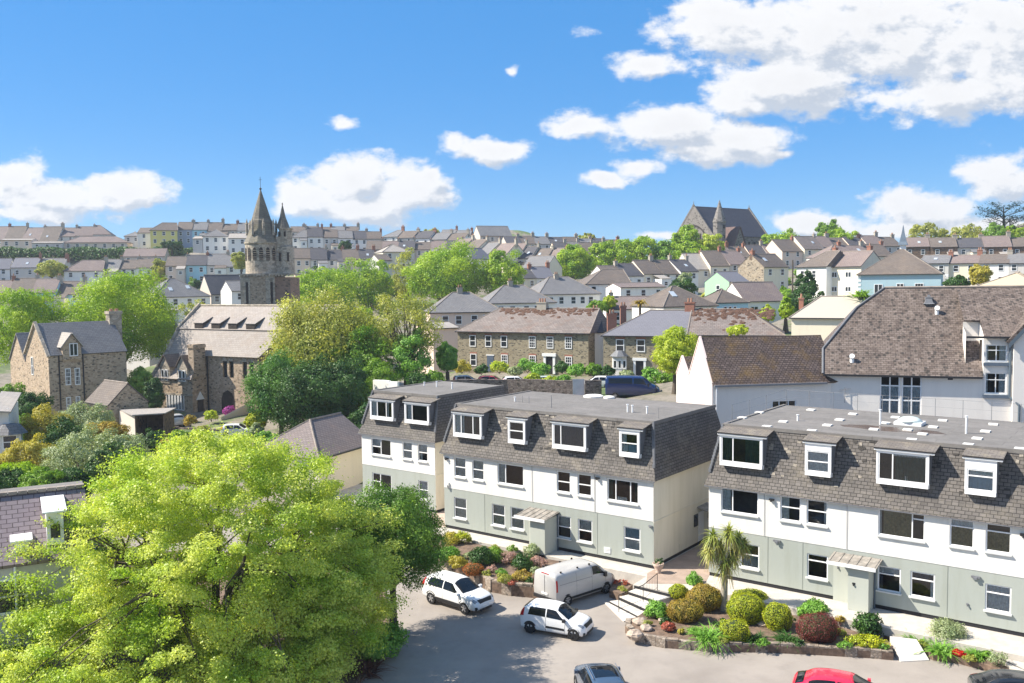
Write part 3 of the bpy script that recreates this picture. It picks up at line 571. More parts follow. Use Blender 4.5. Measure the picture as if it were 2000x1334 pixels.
# side door, hood and low window on the end wall of the middle block
sdo = MB().box(.0, .03, 6.25, 7.0, .25, 2.2).build('side_door', M_frame, RB); MB().slab([(1.0, 6.0, 2.35), (1.0, 7.6, 2.35), (0, 7.6, 2.6), (0, 6.0, 2.6)], .05).build('hood', plain('bleached canopy boards', (.27, .245, .215)), sdo)
MB().box(.0, .05, 5.55, 6.1, 1.35, 2.15).build('side_window', M_farglass, RB); MB().box(.0, .06, 7.7, 8.3, 1.5, 2.0).build('side_window', M_farglass, RB)
MB().box(.005, .02, 3.4, 3.9, .3, .75).build('hatch', M_cream, RB)
# notice plaque low on the sage wall
pl = MB().box(-3.49, -3.03, -.02, .018, .45, .80).build('plaque', M_frame, RB); tm = MB()
for r_ in range(3):
    for c_ in range(5): tm.box(-3.44 + c_ * .078, -3.39 + c_ * .078 + .01 * (r_ % 2), -.026, -.0201, .52 + r_ * .085, .565 + r_ * .085)
tm.build('plaque_lettering', plain('grey lettering', (.35, .35, .35), .8, 0), pl)
# roof furniture
def post(name, fr, x, y, z, h, r, label, cat, mat, cap=None, group=None):
    p = fr.w(x, y, z); b = MB().cyl((0, 0, -.02), (0, 0, h), r, n=10)
    if cap: b.cyl((0, 0, h), (0, 0, h + .03), cap, n=12)
    o = b.build(name, mat, loc=p); return tag(o, label, cat, group)
ztB, ztC = ZT + .04, 8.92 + .04
M_pad = plain('white paving pad', (.72, .70, .66), .8, .12, 3)
s3 = lambda x, y: (1360 + x / 3.125, 760 + y / 3.125)
for (a, b) in [(385, 138), (280, 170), (700, 122), (955, 147), (875, 182), (530, 193), (430, 223), (705, 248), (800, 215), (1083, 240), (1155, 202), (1215, 167), (1290, 243), (1380, 268), (1445, 226), (1503, 186), (1315, 302), (1660, 332), (1715, 295), (1765, 252), (1812, 210), (1975, 358)]:
    x, y, z = FC.z(*s3(a, b), ztC + .08)
    if y < 1.15: y = 1.2
    if y > 10.7: continue
    o = MB().box(-.24, .24, -.24, .24, 0, .075).build('roof_pad', M_pad, loc=FC.w(x, y, ztC), rz=RZ + .02 * (a % 7)); tag(o, 'small white square pad lying on the grey felt roof of the right block', 'paving pad', 'white pads on the flat roof')
x, y, z = FC.z(*s3(1303, 215), ztC)
sk = MB().box(-.75, .75, -.6, .6, 0, .18).build('skylight', M_frame, loc=FC.w(x, y, ztC), rz=RZ); tag(sk, 'domed white skylight on the right hand felt roof', 'skylight')
dm = MB(); dm.lathe([(.68, .18), (.62, .30), (.42, .42), (.15, .47)], 20); dm.build('dome', plain('milky acrylic', (.62, .70, .66), .2, .1), sk, smooth=True)
def pipes(fr, zt, L, lab):
    for i, (px, py, h, l2) in enumerate(L):
        x, y, z = fr.z(px, py, zt); post('vent_pipe', fr, x, y, zt, h, .055, l2, 'vent pipe', M_frame, .09)
pipes(FC, ztC, [(1719, 829, .85, 'slim white vent pipe left of the domed skylight'), (1887, 847, .95, 'thick white vent pipe right of the domed skylight'), (1558, 822, .35, 'short white mushroom vent near the left end of the pad covered roof')], 'right')
s1 = lambda x, y: (690 + x / 3.51, 720 + y / 3.51); s2 = lambda x, y: (1040 + x / 3.51, 740 + y / 3.51)
pipes(FB, ztB, [(*s2(652, 228), .5, 'leftmost of three short white vent pipes on the middle roof'), (*s2(685, 230), .45, 'white vent pipe beside the leftmost one on the middle roof'), (*s2(785, 238), .45, 'dark topped vent pipe right of the pair on the middle roof'), (*s1(1108, 225), .3, 'bent little pipe at the left end of the middle roof')], 'middle')
pipes(FA, ZT + .04, [(*s1(487, 118), .3, 'white mushroom vent on the far left felt roof'), (*s1(572, 125), .45, 'thin vent pipe in the middle of the far left felt roof'), (*s1(677, 140), .5, 'white vent pipe nearest the edge of the far left felt roof')], 'left')
for (a, b, r, l2) in ((465, 115, .75, 'large pale round cover on the middle roof near the blue van'), (530, 132, .42, 'small pale round cover beside the large one on the middle roof')):
    x, y, z = FB.z(*s2(a, b), ztB); y = min(y, 9.4); o = MB().lathe([(r, 0), (r, .1), (r * .8, .16), (.05, .2)], 20).build('roof_cover', M_pad, loc=FB.w(x, y, ztB), smooth=False); tag(o, l2, 'roof cover')
# safety rail round the right hand roof
rl = root('roof_railing', FC.w(0, 0, ztC), RZ, 'thin grey safety railing round the back of the right felt roof', 'railing')
pts = [(.75, 1.6), (.75, 4.2), (.75, 7.0), (.75, 10.6)] + [(.75 + 1.55 * k, 10.65) for k in range(1, 14)]
rm = MB(); ms = MB()
for i, p in enumerate(pts):
    MB().cyl((*p, 0), (*p, 1.12), .018, n=6).build('post', M_steel, rl)
    if i: q = pts[i - 1]; rm.cyl((*q, 1.1), (*p, 1.1), .009, n=5); rm.cyl((*q, .6), (*p, .6), .005, n=4)
rm.build('rail', M_steel, rl)
for i, (px, py, h) in enumerate([(*s2(130, 200), .9), (*s2(865, 272), .7), (*s1(1160, 232), .5), (*s1(1205, 236), .5), (*s1(1360, 266), .7)]):
    x, y, z = FB.z(px, py, ztB); post('wire_post', FB, x, y, ztB, h, .015, ['thin wire post at the centre front of the middle roof', 'thin wire post at the right front of the middle roof', 'leftmost thin wire post on the middle roof', 'second thin wire post from the left end of the middle roof', 'thin wire post above the second dormer of the middle roof'][i], 'post', M_steel)
# brown puddle stain on the roof

M_joint = plain('render joint line', (.22, .24, .21), .9, 0)  # thin joint lines in the render, darker by their own colour
for R_, L_ in ((RB, (-13.1, -4.0)), (RC, (3.6, 5.6, 13.0, 16.6))):
    for x in L_: MB().box(x, x + .02, .008, .019, .25, 2.9).build('render_joint', M_joint, R_)
for R_, x in ((RB, -9.0), (RB, -4.15), (RC, 8.0), (RC, 3.4)): MB().cyl((x, -.03, 2.95), (x, -.03, 5.4), .012, n=5).build('cable', M_lead, R_)

pd = MB(); cx, cy, _ = FC.z(1740, 838, ztC); rg = random.Random(8); k = 26; pd.face([(cx + math.cos(2 * PI * i / k) * 3.0 * rg.uniform(.85, 1.1), cy + math.sin(2 * PI * i / k) * .85 * rg.uniform(.8, 1.1), ztC + .006) for i in range(k)]); pd.build('silty_puddle', plain('brown silty puddle', (.10, .07, .05), .25, .4, 1.2), RC)
# ---------------------------------------------------------------- car park, paths, steps, garden beds
def asphalt():
    m, nt, b = new_mat('sun bleached asphalt'); b.inputs['Roughness'].default_value = .9; b.inputs['Specular IOR Level'].default_value = .2
    n1 = tex(nt, 'ShaderNodeTexNoise', .16, Detail=7.0, Roughness=.65); n2 = tex(nt, 'ShaderNodeTexNoise', 60, Detail=3.0); n3 = tex(nt, 'ShaderNodeTexNoise', .9, Detail=6.0, Roughness=.7)
    c = ramp(nt, n1.outputs['Fac'], [(.3, (.255, .225, .20)), (.5, (.315, .28, .25)), (.7, (.37, .33, .295))])
    c = mixc(nt, c, (.2, .18, .165), ramp(nt, n3.outputs['Fac'], [(.5, (0, 0, 0)), (.8, (.45,) * 3)])); c = mixc(nt, c, (.18, .17, .16), ramp(nt, n2.outputs['Fac'], [(.5, (0, 0, 0)), (.8, (.35,) * 3)]))
    nt.links.new(c, b.inputs['Base Color']); bump(nt, b, n2.outputs['Fac'], .3, .01); return m
M_asphalt = asphalt()
struct('car_park', MB().face([(-60, 14, 0), (80, 14, 0), (80, 66, 0), (-60, 72, 0)]), M_asphalt)
w2 = lambda p: (p[0], p[1])
pf = [FA.w(-14, -1.3), FA.w(2.0, -1.3), FB.w(-17.6, -1.45), FB.w(.3, -1.45), FB.w(.36, -3.2), FB.w(2.9, -3.2), FC.w(.6, -2.5), FC.w(25, -2.5), FC.w(25, 16), FA.w(-14, 14)]
struct('paving_platform', MB().prism([w2(p) for p in pf], -.4, .70), M_conc)
struct('passage_paving', MB().prism([w2(p) for p in (FB.w(.05, -.9), FB.w(.9, -2.6), FC.w(.5, -1.6), FC.w(-.05, .3), FC.w(-.05, 13), FB.w(.05, 13))], .702, .708), M_paving)
struct('passage_paving', MB().prism([w2(p) for p in (FA.w(.05, -1.0), FB.w(-17.3, -1.2), FB.w(-16.82, .3), FB.w(-16.82, 13), FA.w(.05, 10))], .702, .708), plain('pink paving', (.46, .36, .30), .9, .12))
M_whiteconc = plain('white painted concrete', (.60, .56, .51), .85, .12, 2)
# broad shallow steps, ascending away from the cars
lines = [((1180, 1177.5), (1218, 1215), 0.0), ((1191, 1174), (1247, 1203), .16), ((1209.5, 1165.5), (1262, 1189), .34), ((1227.6, 1155), (1285, 1173.5), .52), ((1239, 1142.5), (1309, 1159.5), .70)]
LP = [(gz(a[0], a[1], z), gz(b[0], b[1], z), z) for a, b, z in lines]
for k in range(4):
    (a, b, z0), (c, d, z1) = LP[k], LP[k + 1]; tz = max(z0, .012)
    if k == 0: tz = .05
    z_top = [.05, .16, .34, .52][k]
    struct('step', MB().prism([w2(a), w2(b), w2(d), w2(c)], -.3 - k * .002, z_top), M_whiteconc)
    n = MB(); a_, b_ = Vector((c[0], c[1], 0)), Vector((d[0], d[1], 0)); dd = (b_ - a_).normalized(); nn = Vector((dd.y, -dd.x, 0)) * .035
    n.hexa([(*(a_ + nn)[:2], z_top + .002), (*(b_ + nn)[:2], z_top + .002), (*b_[:2], z_top + .002), (*a_[:2], z_top + .002), (*(a_ + nn)[:2], z1 - .03), (*(b_ + nn)[:2], z1 - .03), (*b_[:2], z1 - .03), (*a_[:2], z1 - .03)]); struct('step_riser', n, M_black)
# handrail
hr = root('handrail', gz(1283.8, 1152.4, .7), 0, 'thin black handrail with balusters running down the white steps', 'handrail'); O = Vector(gz(1283.8, 1152.4, .7))
ps = [Vector(gz(1283.8, 1152.4, .7)), Vector(gz(1256.2, 1175.5, .43)), Vector(gz(1208.7, 1195.3, .1))]; rb = MB(); bb = MB()
for p in ps: q = p - O; MB().cyl(tuple(q), tuple(q + Vector((0, 0, .95))), .02, n=6).build('post', M_dkmetal, hr)
for a, b in zip(ps[:-1], ps[1:]):
    a, b = a - O, b - O; up = Vector((0, 0, .95)); lo = Vector((0, 0, .15)); rb.cyl(tuple(a + up), tuple(b + up), .022, n=6); rb.cyl(tuple(a + lo), tuple(b + lo), .01, n=5)
    for k in range(1, 9): c = a.lerp(b, k / 9); bb.cyl(tuple(c + lo), tuple(c + up), .006, n=4)
rb.build('rail', M_dkmetal, hr); bb.build('balusters', M_dkmetal, hr)
# ramp path at the right
a, b, c, d = gz(1738, 1243, .70), gz(1790, 1249, .70), gz(1815, 1289, .03), gz(1759, 1292, .03)
struct('ramp_path', MB().hexa([(a[0], a[1], -.2), (d[0], d[1], -.2), (c[0], c[1], -.2), (b[0], b[1], -.2), (a[0], a[1], .715), (d[0], d[1], .03), (c[0], c[1], .03), (b[0], b[1], .715)]), M_whiteconc)
M_kerbstone = rubble('kerb stone blocks', [(.30, .24, .19), (.42, .35, .29), (.24, .19, .15), (.38, .33, .28)], (.20, .165, .13), 6.0, .9, 1.3)
def bed(name, front, back, z0, z1):
    n = len(front); m = len(back); mb = MB(); mb.prism([(p[0], p[1]) for p in front] + [(p[0], p[1]) for p in back], -.3, z0)
    o = struct(name, mb, M_soil); return o
kc = [gz(*p, 0) for p in [(1222, 1222), (1221, 1236), (1236, 1252), (1262, 1259), (1300, 1266), (1400, 1274), (1500, 1275), (1600, 1280), (1700, 1286), (1745, 1290)]]
bc = [gz(1741, 1247, .55), FC.w(7.5, -2.52), FC.w(.62, -2.52), gz(1265, 1192, .3), gz(1242, 1208, .3)]
bed('flower_bed', [(p[0], p[1]) for p in kc], [(p[0], p[1]) for p in bc], .36, .6)
def kerb_wall(name, pts, h, t, label, jit=.04, seed=1):
    rng = random.Random(seed); mb = MB(); P = [Vector((p[0], p[1], 0)) for p in pts]
    for a, b in zip(P[:-1], P[1:]):
        L = (b - a).length; k = max(1, round(L / .62)); d = (b - a) / k; nrm = Vector((-d.y, d.x, 0)).normalized()
        for i in range(k):
            s = a + d * (i + .02); e = a + d * (i + .97); hh = h * rng.uniform(.88, 1.1); j = rng.uniform(-jit, jit); o1 = nrm * j; o2 = nrm * (t + j)
            mb.hexa([(*(s + o1)[:2], -.1), (*(e + o1)[:2], -.1), (*(e + o2)[:2], -.1), (*(s + o2)[:2], -.1), (*(s + o1 * .5)[:2], hh), (*(e + o1 * .7)[:2], hh * rng.uniform(.94, 1.04)), (*(e + o2)[:2], hh), (*(s + o2)[:2], hh)])
    o = mb.build(name, M_kerbstone); return tag(o, label, 'low wall')
kerb_wall('kerb_wall', kc, .46, .26, 'low stone block wall curving round the clipped bush bed')
kb = [gz(*p, 0) for p in [(866, 1108), (905, 1128), (960, 1157), (1000, 1164), (1040, 1168), (1062, 1172)]]
bb_ = [FB.w(-4.2, -1.5), FB.w(-8, -1.9), FB.w(-17.4, -1.5), gz(835, 1060, .5)]
bed('rockery_bed', [(p[0], p[1]) for p in kb], [(p[0], p[1]) for p in bb_], .62, .6)
kerb_wall('kerb_wall', kb, .72, .3, 'rough dark stone retaining wall behind the white cars', .08, 4)
rbp = [gz(*p, 0) for p in [(1822, 1290), (1870, 1296), (1930, 1312), (1972, 1330)]]
bed('flower_bed', [(p[0], p[1]) for p in rbp], [(p[0], p[1]) for p in (FC.w(17, -2.52), FC.w(10.6, -2.52), gz(1795, 1250, .6))], .3, .5)
struct('concrete_apron', MB().prism([w2(p) for p in (gz(1948, 1300, .0), gz(1985, 1330, 0), gz(2040, 1345, 0), FC.w(19, -2.52), FC.w(15.5, -2.52))], -.3, .42), M_conc)
def at(px, py, z): return tuple(gz(px, py, z))
zb = .36
def pot():
    p = at(1286, 1119, .7); T = root('plant_pot', p, 0, 'pale terracotta urn with a small plant at the corner of the middle block', 'plant pot')
    MB().lathe([(.18, 0), (.2, .05), (.14, .12), (.3, .42), (.36, .6), (.33, .6), (.30, .52)], 18).build('urn', plain('pale terracotta', (.5, .38, .31), .8, .2, 5), T, smooth=True)
    me, _, _ = crown_mesh('plant', (.3, .3, .2), 8, 40, .09, G_dark, 5); link('plant', me, T, (0, 0, .72))
pot()
# clipped and loose bushes: pixel of the foot, radii
def q(px, py, z=zb): return at(px, py, z)
topiary('clipped_bush', q(1457, 1213), (.98, .85, .78), G_ylgreen, 11, 'largest clipped yellow green bush, a broad dome right of the palm trunk', boxy=.25)
topiary('clipped_bush', q(1434, 1250), (.76, .62, .55), G_ylgreen, 12, 'square clipped yellow green bush at the kerb in front of the largest dome', boxy=.55)
topiary('clipped_bush', q(1519, 1228), (.72, .65, .72), G_ylgreen, 13, 'globe shaped clipped golden green bush left of the red heather mound', boxy=.05)
topiary('clipped_bush', q(1338, 1212), (.92, .7, .60), G_bronze, 14, 'bronze topped clipped mound beside the steps, in front of the taller one', leaf=.07)
topiary('clipped_bush', q(1376, 1190), (.95, .75, .72), G_bronze, 15, 'taller bronze topped clipped mound left of the palm trunk', leaf=.07)
topiary('clipped_bush', q(1462, 1180), (1.0, .5, .45), G_ylgreen, 16, 'low green clipped hump behind the largest yellow green dome', leaf=.06, boxy=.2)
topiary('clipped_bush', q(1325, 1168), (.55, .5, .42), G_ylgreen, 17, 'small green clipped ball at the top of the steps', leaf=.06)
topiary('heather_mound', q(1597, 1250), (1.02, .8, .72), G_red, 18, 'large dark red heather mound at the kerb', leaf=.05)
shrub('shrub', q(1284, 1205), (.8, .7, .55), G_bushgreen, 26, 60, .10, 21, 'leafy mid green shrub at the foot of the white steps')
shrub('shrub', q(1588, 1206), (1.0, .8, .6), G_bushgreen, 34, 60, .11, 22, 'wide leafy green shrub behind the red heather mound')
shrub('shrub', q(1695, 1238), (.72, .7, .75), G_dark, 30, 60, .11, 23, 'upright dark shrub on a short stem left of the ramp', zmin=-.6); 
shrub('shrub', q(1690, 1262), (1.35, .55, .38), G_ylgreen, 34, 50, .08, 24, 'low spreading yellow green ground shrub at the kerb end left of the ramp')
shrub('shrub', q(1355, 1142, .6), (.6, .5, .5), G_bushgreen, 16, 50, .1, 25, 'small green shrub at the back of the bed behind the bronze mounds')
strappy('strap_leaf_plant', q(1385, 1250), 1.15, .9, 300, G_bushgreen, 31, 'mass of glossy green strap leaves below the palm')
strappy('strap_leaf_plant', q(1475, 1252), .8, .9, 150, G_dark, 32, 'dark strap leaves under the globe shaped golden bush')
strappy('strap_leaf_plant', q(1535, 1252), .8, .9, 160, G_dark, 33, 'dark strap leaves between the golden globe and the red heather')
strappy('strap_leaf_plant', q(1790, 1255, .3), .75, .7, 140, G_bushgreen, 34, 'tuft of green strap leaves just right of the ramp')
strappy('strap_leaf_plant', q(1838, 1275, .3), .85, .8, 200, G_bushgreen, 35, 'arching green strap leaves in front of the grey green lavender bush')
strappy('strap_leaf_plant', q(1912, 1282, .3), .8, .9, 170, G_bushgreen, 36, 'upright green strap leaves right of the red flowers')
shrub('lavender_bush', q(1850, 1254, .3), (1.1, .9, .8), G_grey, 40, 80, .07, 37, 'big rounded grey green lavender bush right of the ramp')
shrub('flower_clump', q(1872, 1281, .3), (.42, .3, .2), G_brightred, 10, 50, .09, 38, 'bright red flowers at the right end of the beds', cat='flowers')
shrub('shrub', q(1948, 1300, .3), (.55, .45, .5), G_grey, 16, 22, .07, 39, 'thin dry grey shrub at the far right end of the bed')
shrub('flower_clump', q(1305, 1232), (.42, .36, .3), G_coral, 12, 50, .09, 41, 'coral red leaved plant near the rounded end of the bed', cat='plant')
shrub('flower_clump', q(1330, 1238), (.25, .22, .18), G_yellow, 8, 30, .08, 42, 'tiny yellow green plant right of the coral leaved one', cat='plant')
shrub('shrub', at(1215, 1157, .3), (.38, .3, .28), G_olive, 10, 40, .07, 43, 'small olive shrub at the left edge of the steps')
for i, (px, py, r, lb) in enumerate([(1240, 1243, .42, 'big round boulder at the nose of the bed wall'), (1262, 1230, .35, 'grey boulder behind the nose of the bed wall'), (1250, 1218, .4, 'boulder beside the lowest step'), (1296, 1215, .3, 'tan slab stone between the green shrub and the coral plant'), (1490, 1222, .28, 'pale stone between the yellow dome and the globe bush')]):
    b = MB(); b.lathe([(r * .7, -.1), (r, .1), (r * .9, r * .5), (r * .5, r * .75), (.02, r * .8)], 9); rg = random.Random(i); b.v = [(x * rg.uniform(.85, 1.15), y * rg.uniform(.8, 1.1), z * rg.uniform(.85, 1.1)) for x, y, z in b.v]
    tag(b.build('boulder', plain('tan boulder', (.40, .32, .26), .9, .35, 5), loc=q(px, py)), lb, 'boulder')
# cordyline palm
def cordyline():
    p = Vector(q(1413, 1190, .4)); T = root('cabbage_palm', p, 0, 'cabbage palm with a pale trunk in front of the right block', 'palm'); tr = MB()
    tube(tr, [(0, 0, -.4), (.02, 0, .8), (.06, 0, 1.7), (.05, 0, 2.3)], [.24, .2, .17, .15], 10)
    heads = [(-.55, .1, 4.1, .85), (.25, -.1, 4.35, .95), (.85, .2, 3.9, .8), (-.1, .2, 3.4, .85), (.1, 0, 2.7, .9), (-.75, 0, 3.4, .75), (.55, .1, 3.1, .7), (1.15, .1, 3.65, .6)]
    V = []; V2 = []; rng = np.random.default_rng(5)
    for hx, hy, hz, L0 in heads:
        tube(tr, [(.05, 0, 2.1), (hx * .6, hy * .6, (hz + 2.1) * .5 + .1), (hx, hy, hz)], [.11, .09, .06], 7)
        for k in range(210):
            t = rng.uniform(0, 2 * PI); el = rng.uniform(-1.1, 1.5); L = L0 * rng.uniform(.7, 1.2); o = np.array([hx, hy, hz - .15 + rng.uniform(-.2, .2)]); dr = np.array([math.cos(t), math.sin(t), 0]); sd = np.array([-math.sin(t), math.cos(t), 0]) * .04
            prev, pw = o, sd; W = V if el > -.5 else V2
            for j in range(1, 4):
                f = j / 3; qq = o + dr * L * f * math.cos(el) * (1 - .1 * f) + np.array([0, 0, L * (math.sin(el) * f - .5 * f * f)]); cw = sd * (1 - f * .9); W += [prev - pw, prev + pw, qq + cw, qq - cw]; prev, pw = qq, cw
    tr.build('trunk', plain('pale palm bark', (.36, .32, .26), .95, .3, 6), T, smooth=True)
    link('leaves', fast_mesh('leaves', np.array(V), 4, leafmat('palm leaves', (.24, .32, .06), (.50, .50, .14), .3, 1)), T)
    link('dead_leaves', fast_mesh('dead_leaves', np.array(V2), 4, leafmat('dry palm leaves', (.38, .33, .10), (.55, .44, .16), .3, 1)), T)
cordyline()
# rockery left of the van
rz_ = .62
topiary('clipped_bush', q(925, 1123, rz_), (.62, .5, .38), G_orange, 51, 'orange brown heather cushion on the rockery behind the front of the white car', leaf=.05)
shrub('shrub', q(880, 1062, rz_), (1.2, .7, .5), G_yellow, 22, 50, .1, 52, 'golden leaved low hedge shrub at the left corner of the middle block')
shrub('shrub', q(900, 1060, rz_), (.9, .6, .5), G_ylgreen, 18, 50, .1, 53, 'yellow green shrub just right of the golden one beside the pink passage')
shrub('shrub', q(940, 1105, rz_), (1.0, .8, .85), G_dark, 34, 70, .1, 54, 'large dark glossy shrub in the middle of the rockery')
shrub('shrub', q(893, 1108, rz_), (.7, .6, .5), G_yellow, 16, 50, .1, 55, 'pale yellow flowering shrub above the roof of the parked white car')
shrub('shrub', q(870, 1095, rz_), (1.0, .7, .6), G_bushgreen, 26, 60, .1, 56, 'fresh green shrub at the left end of the rockery')
shrub('shrub', q(968, 1098, rz_), (.8, .6, .65), G_mid, 20, 60, .1, 57, 'light green shrub right of the dark glossy one in the rockery')
shrub('heather_mound', q(993, 1100, rz_), (.75, .6, .5), G_pink, 16, 70, .07, 58, 'pale pink heather clump in the middle of the rockery', cat='flowers')
shrub('shrub', q(1020, 1112, rz_), (.85, .7, .65), G_dark, 26, 60, .1, 59, 'dark variegated shrub left of the van roof')
shrub('heather_mound', q(1050, 1104, rz_), (.7, .55, .4), G_pink, 16, 60, .07, 60, 'pink heather between the porch and the van', cat='flowers')
shrub('shrub', q(1018, 1135, rz_), (.8, .6, .42), G_bronze, 18, 60, .08, 61, 'bronze green low shrub just left of the van rear')
shrub('shrub', q(985, 1140, rz_), (.6, .5, .4), G_olive, 14, 50, .08, 62, 'olive shrub on top of the rockery wall')
shrub('heather_mound', q(962, 1118, rz_), (.45, .4, .3), G_pink, 8, 60, .07, 63, 'small pink heather beside the orange cushion', cat='flowers')
shrub('shrub', q(1040, 1085, rz_), (.9, .6, .5), G_grey, 20, 50, .09, 64, 'grey green shrub against the porch of the middle block')
shrub('flower_clump', q(1210, 1140, .45), (.75, .5, .16), G_coral, 16, 14, .09, 65, 'sparse red bedding flowers in front of the van', cat='flowers')
struct('bedding_soil', MB().prism([w2(gz(x, y, .45)) for x, y in ((1190, 1152), (1215, 1160), (1236, 1141), (1200, 1133))], -.3, .44), M_soil)

# ground cover knitting the planting together
for i, (px, py, z, r, m, lb) in enumerate([(1262, 1222, .36, .35, G_olive, 'sprig of olive weed between the boulders and the steps'), (1300, 1220, .36, .4, G_dark, 'low dark cushion between the green shrub and the bronze mound'), (1355, 1240, .36, .45, G_bushgreen, 'small leafy plant left of the strap leaves'), (1410, 1225, .36, .5, G_dark, 'dark low plant at the foot of the palm'), (1410, 1258, .36, .4, G_olive, 'olive tuft at the kerb left of the square clipped bush'),
        (1490, 1262, .36, .4, G_bushgreen, 'leafy tuft at the kerb right of the square clipped bush'), (1560, 1262, .36, .4, G_dark, 'dark low plant left of the red heather at the kerb'), (1640, 1240, .36, .4, G_olive, 'olive tuft right of the red heather mound'), (1650, 1268, .36, .45, G_bushgreen, 'leafy tuft at the kerb right of the red heather mound'), (1640, 1215, .5, .4, G_bronze, 'bronze sprig behind the red heather mound'), (1725, 1268, .36, .35, G_bushgreen, 'leafy tuft at the ramp edge'), (1545, 1215, .5, .35, G_olive, 'olive sprig between the golden globe and the path'),
        (1800, 1262, .3, .35, G_olive, 'olive sprig right of the ramp'), (1880, 1262, .3, .5, G_mid, 'green plant behind the red flowers'), (1895, 1292, .3, .35, G_olive, 'dry tuft right of the red flowers'), (1930, 1285, .3, .4, G_mid, 'green tuft near the right end of the beds'), (890, 1085, .62, .45, G_mid, 'green tuft under the pale yellow shrub'), (915, 1092, .62, .5, G_grey, 'grey tuft behind the orange cushion'), (950, 1125, .62, .4, G_olive, 'olive tuft right of the orange cushion'),
        (980, 1122, .62, .45, G_bushgreen, 'green tuft in the front of the rockery'), (1000, 1142, .62, .4, G_coral, 'coral tuft near the rockery wall'), (1035, 1140, .62, .4, G_dark, 'dark tuft beside the back of the van'), (1000, 1078, .62, .5, G_mid, 'green plant below the ground floor windows'), (1045, 1118, .62, .45, G_grey, 'grey tuft between the dark shrub and the van'), (965, 1076, .62, .5, G_olive, 'olive plant at the path edge of the rockery')]):
    shrub('low_plant', at(px, py, z), (r, r * .9, r * .6), m, 9, 34, .08, 500 + i, lb, cat='plant')
# ---------------------------------------------------------------- generic houses
GP = []            # ground control points for the terrain
def roofs(n, c1, c2, **k): return slate(n, c1, c2, **k)
R_brown = slate('brown grey slates', (0.144, 0.119, 0.104), (0.18, 0.151, 0.133), (0.0648, 0.054, 0.0468), .5, .3, (.30, .22, .15), .3, .35, .5)
R_pink = slate('pinkish slates', (0.203, 0.158, 0.15), (0.24, 0.195, 0.18), (0.09, 0.0675, 0.0675), .5, .3, (.36, .27, .2), .3, .3, .5)
R_grey = slate('mid grey slates', (0.172, 0.168, 0.176), (0.211, 0.207, 0.211), (0.078, 0.078, 0.078), .5, .3, (.32, .29, .24), .25, .3, .5)
R_dark = slate('dark slates', (0.08, 0.08, 0.092), (0.104, 0.1, 0.112), (0.04, 0.04, 0.044), .5, .3, (.2, .17, .13), .2, .3, .5)
R_purple = slate('new blue slates', (0.162, 0.162, 0.19), (0.18, 0.18, 0.209), (0.114, 0.114, 0.133), .5, .3, (.22, .2, .2), .05, .1, .5)
R_pale = slate('pale slates', (.34, .31, .285), (.40, .365, .335), (.2, .18, .16), .5, .3, (.45, .38, .28), .35, .2, .5)  # slates that are pale in their own colour
R_mossy = slate('rust coloured mossy slates', (.185, .16, .148), (.245, .21, .195), (0.085, 0.0595, 0.051), .5, .3, (.2, .1, .06), .45, .4, .6)
ROOFS = [R_brown, R_pink, R_grey, R_dark, R_brown, R_grey]
W_ = dict(white=render_wall('white far wall', (.86, .835, .79)), cream=render_wall('cream far wall', (.80, .72, .57)), beige=render_wall('beige far wall', (.60, .53, .46)), grey=render_wall('grey far wall', (.58, .56, .53)),
          lightblue=render_wall('light blue far wall', (.42, .68, .78)), paleblue=render_wall('pale blue wall', (.40, .56, .62)), yellow=render_wall('yellow far wall', (.74, .66, .22)), mint=render_wall('mint green wall', (.36, .58, .38)),
          pink=render_wall('pinkish cream wall', (.78, .62, .52)), bluegrey=render_wall('blue grey wall', (.33, .38, .50)), stone=rubble('town rubble stone', [(.30, .24, .17), (.42, .35, .26), (.22, .17, .12), (.36, .31, .24)], (.36, .31, .25), 2.2),
          darkbrick=rubble('dark brown stone', [(.16, .10, .07), (.24, .16, .11), (.12, .08, .06)], (.2, .15, .12), 2.5))
COLN = dict(white='white', cream='cream', beige='beige', grey='grey', lightblue='light blue', paleblue='pale blue', yellow='yellow', mint='mint green', pink='pinkish', bluegrey='blue grey', stone='stone', darkbrick='dark stone')
ROOFN = {R_brown.name: 'brown slated', R_pink.name: 'pink slated', R_grey.name: 'grey slated', R_dark.name: 'dark slated', R_purple.name: 'blue slated', R_pale.name: 'pale slated', R_mossy.name: 'mossy roofed'}
_wc = {}
def win_mesh(w, h, style='sash', frame=None):
    key = (round(w, 2), round(h, 2), style)
    if key in _wc: return _wc[key]
    b = MB(); f = .1; b.face([(0, -.03, 0), (w, -.03, 0), (w, -.03, h), (0, -.03, h)], 1)
    for (x0, x1, z0, z1) in ((-.04, w + .04, -.06, f * .6), (-.04, w + .04, h - f * .6, h + .04), (-.04, f * .6, f * .6, h - f * .6), (w - f * .6, w + .04, f * .6, h - f * .6)): b.box(x0, x1, -.07, .02, z0, z1)
    if style in ('sash', 'multi'): b.box(f * .6, w - f * .6, -.06, .0, h / 2 - .04, h / 2 + .04)
    if style == 'pair': b.box(w / 2 - .05, w / 2 + .05, -.06, 0, f * .6, h - f * .6)
    if style == 'multi':
        for k in (1, 2): b.box(w * k / 3 - .02, w * k / 3 + .02, -.055, 0, f * .6, h - f * .6)
        for k in (1, 3): b.box(f * .6, w - f * .6, -.055, 0, h * k / 4 - .02, h * k / 4 + .02)
    me = b.mesh('window', [M_frame, M_farglass]); _wc[key] = me; return me
def pots(b, x, y, z, n=2, s=.5):
    for i in range(n): b.cyl((x + (i - (n - 1) / 2) * s, y, z), (x + (i - (n - 1) / 2) * s, y, z + .5), .14, .11, n=7, mat=1)
M_pot = plain('clay chimney pot', (.42, .22, .14), .8, .2, 5)
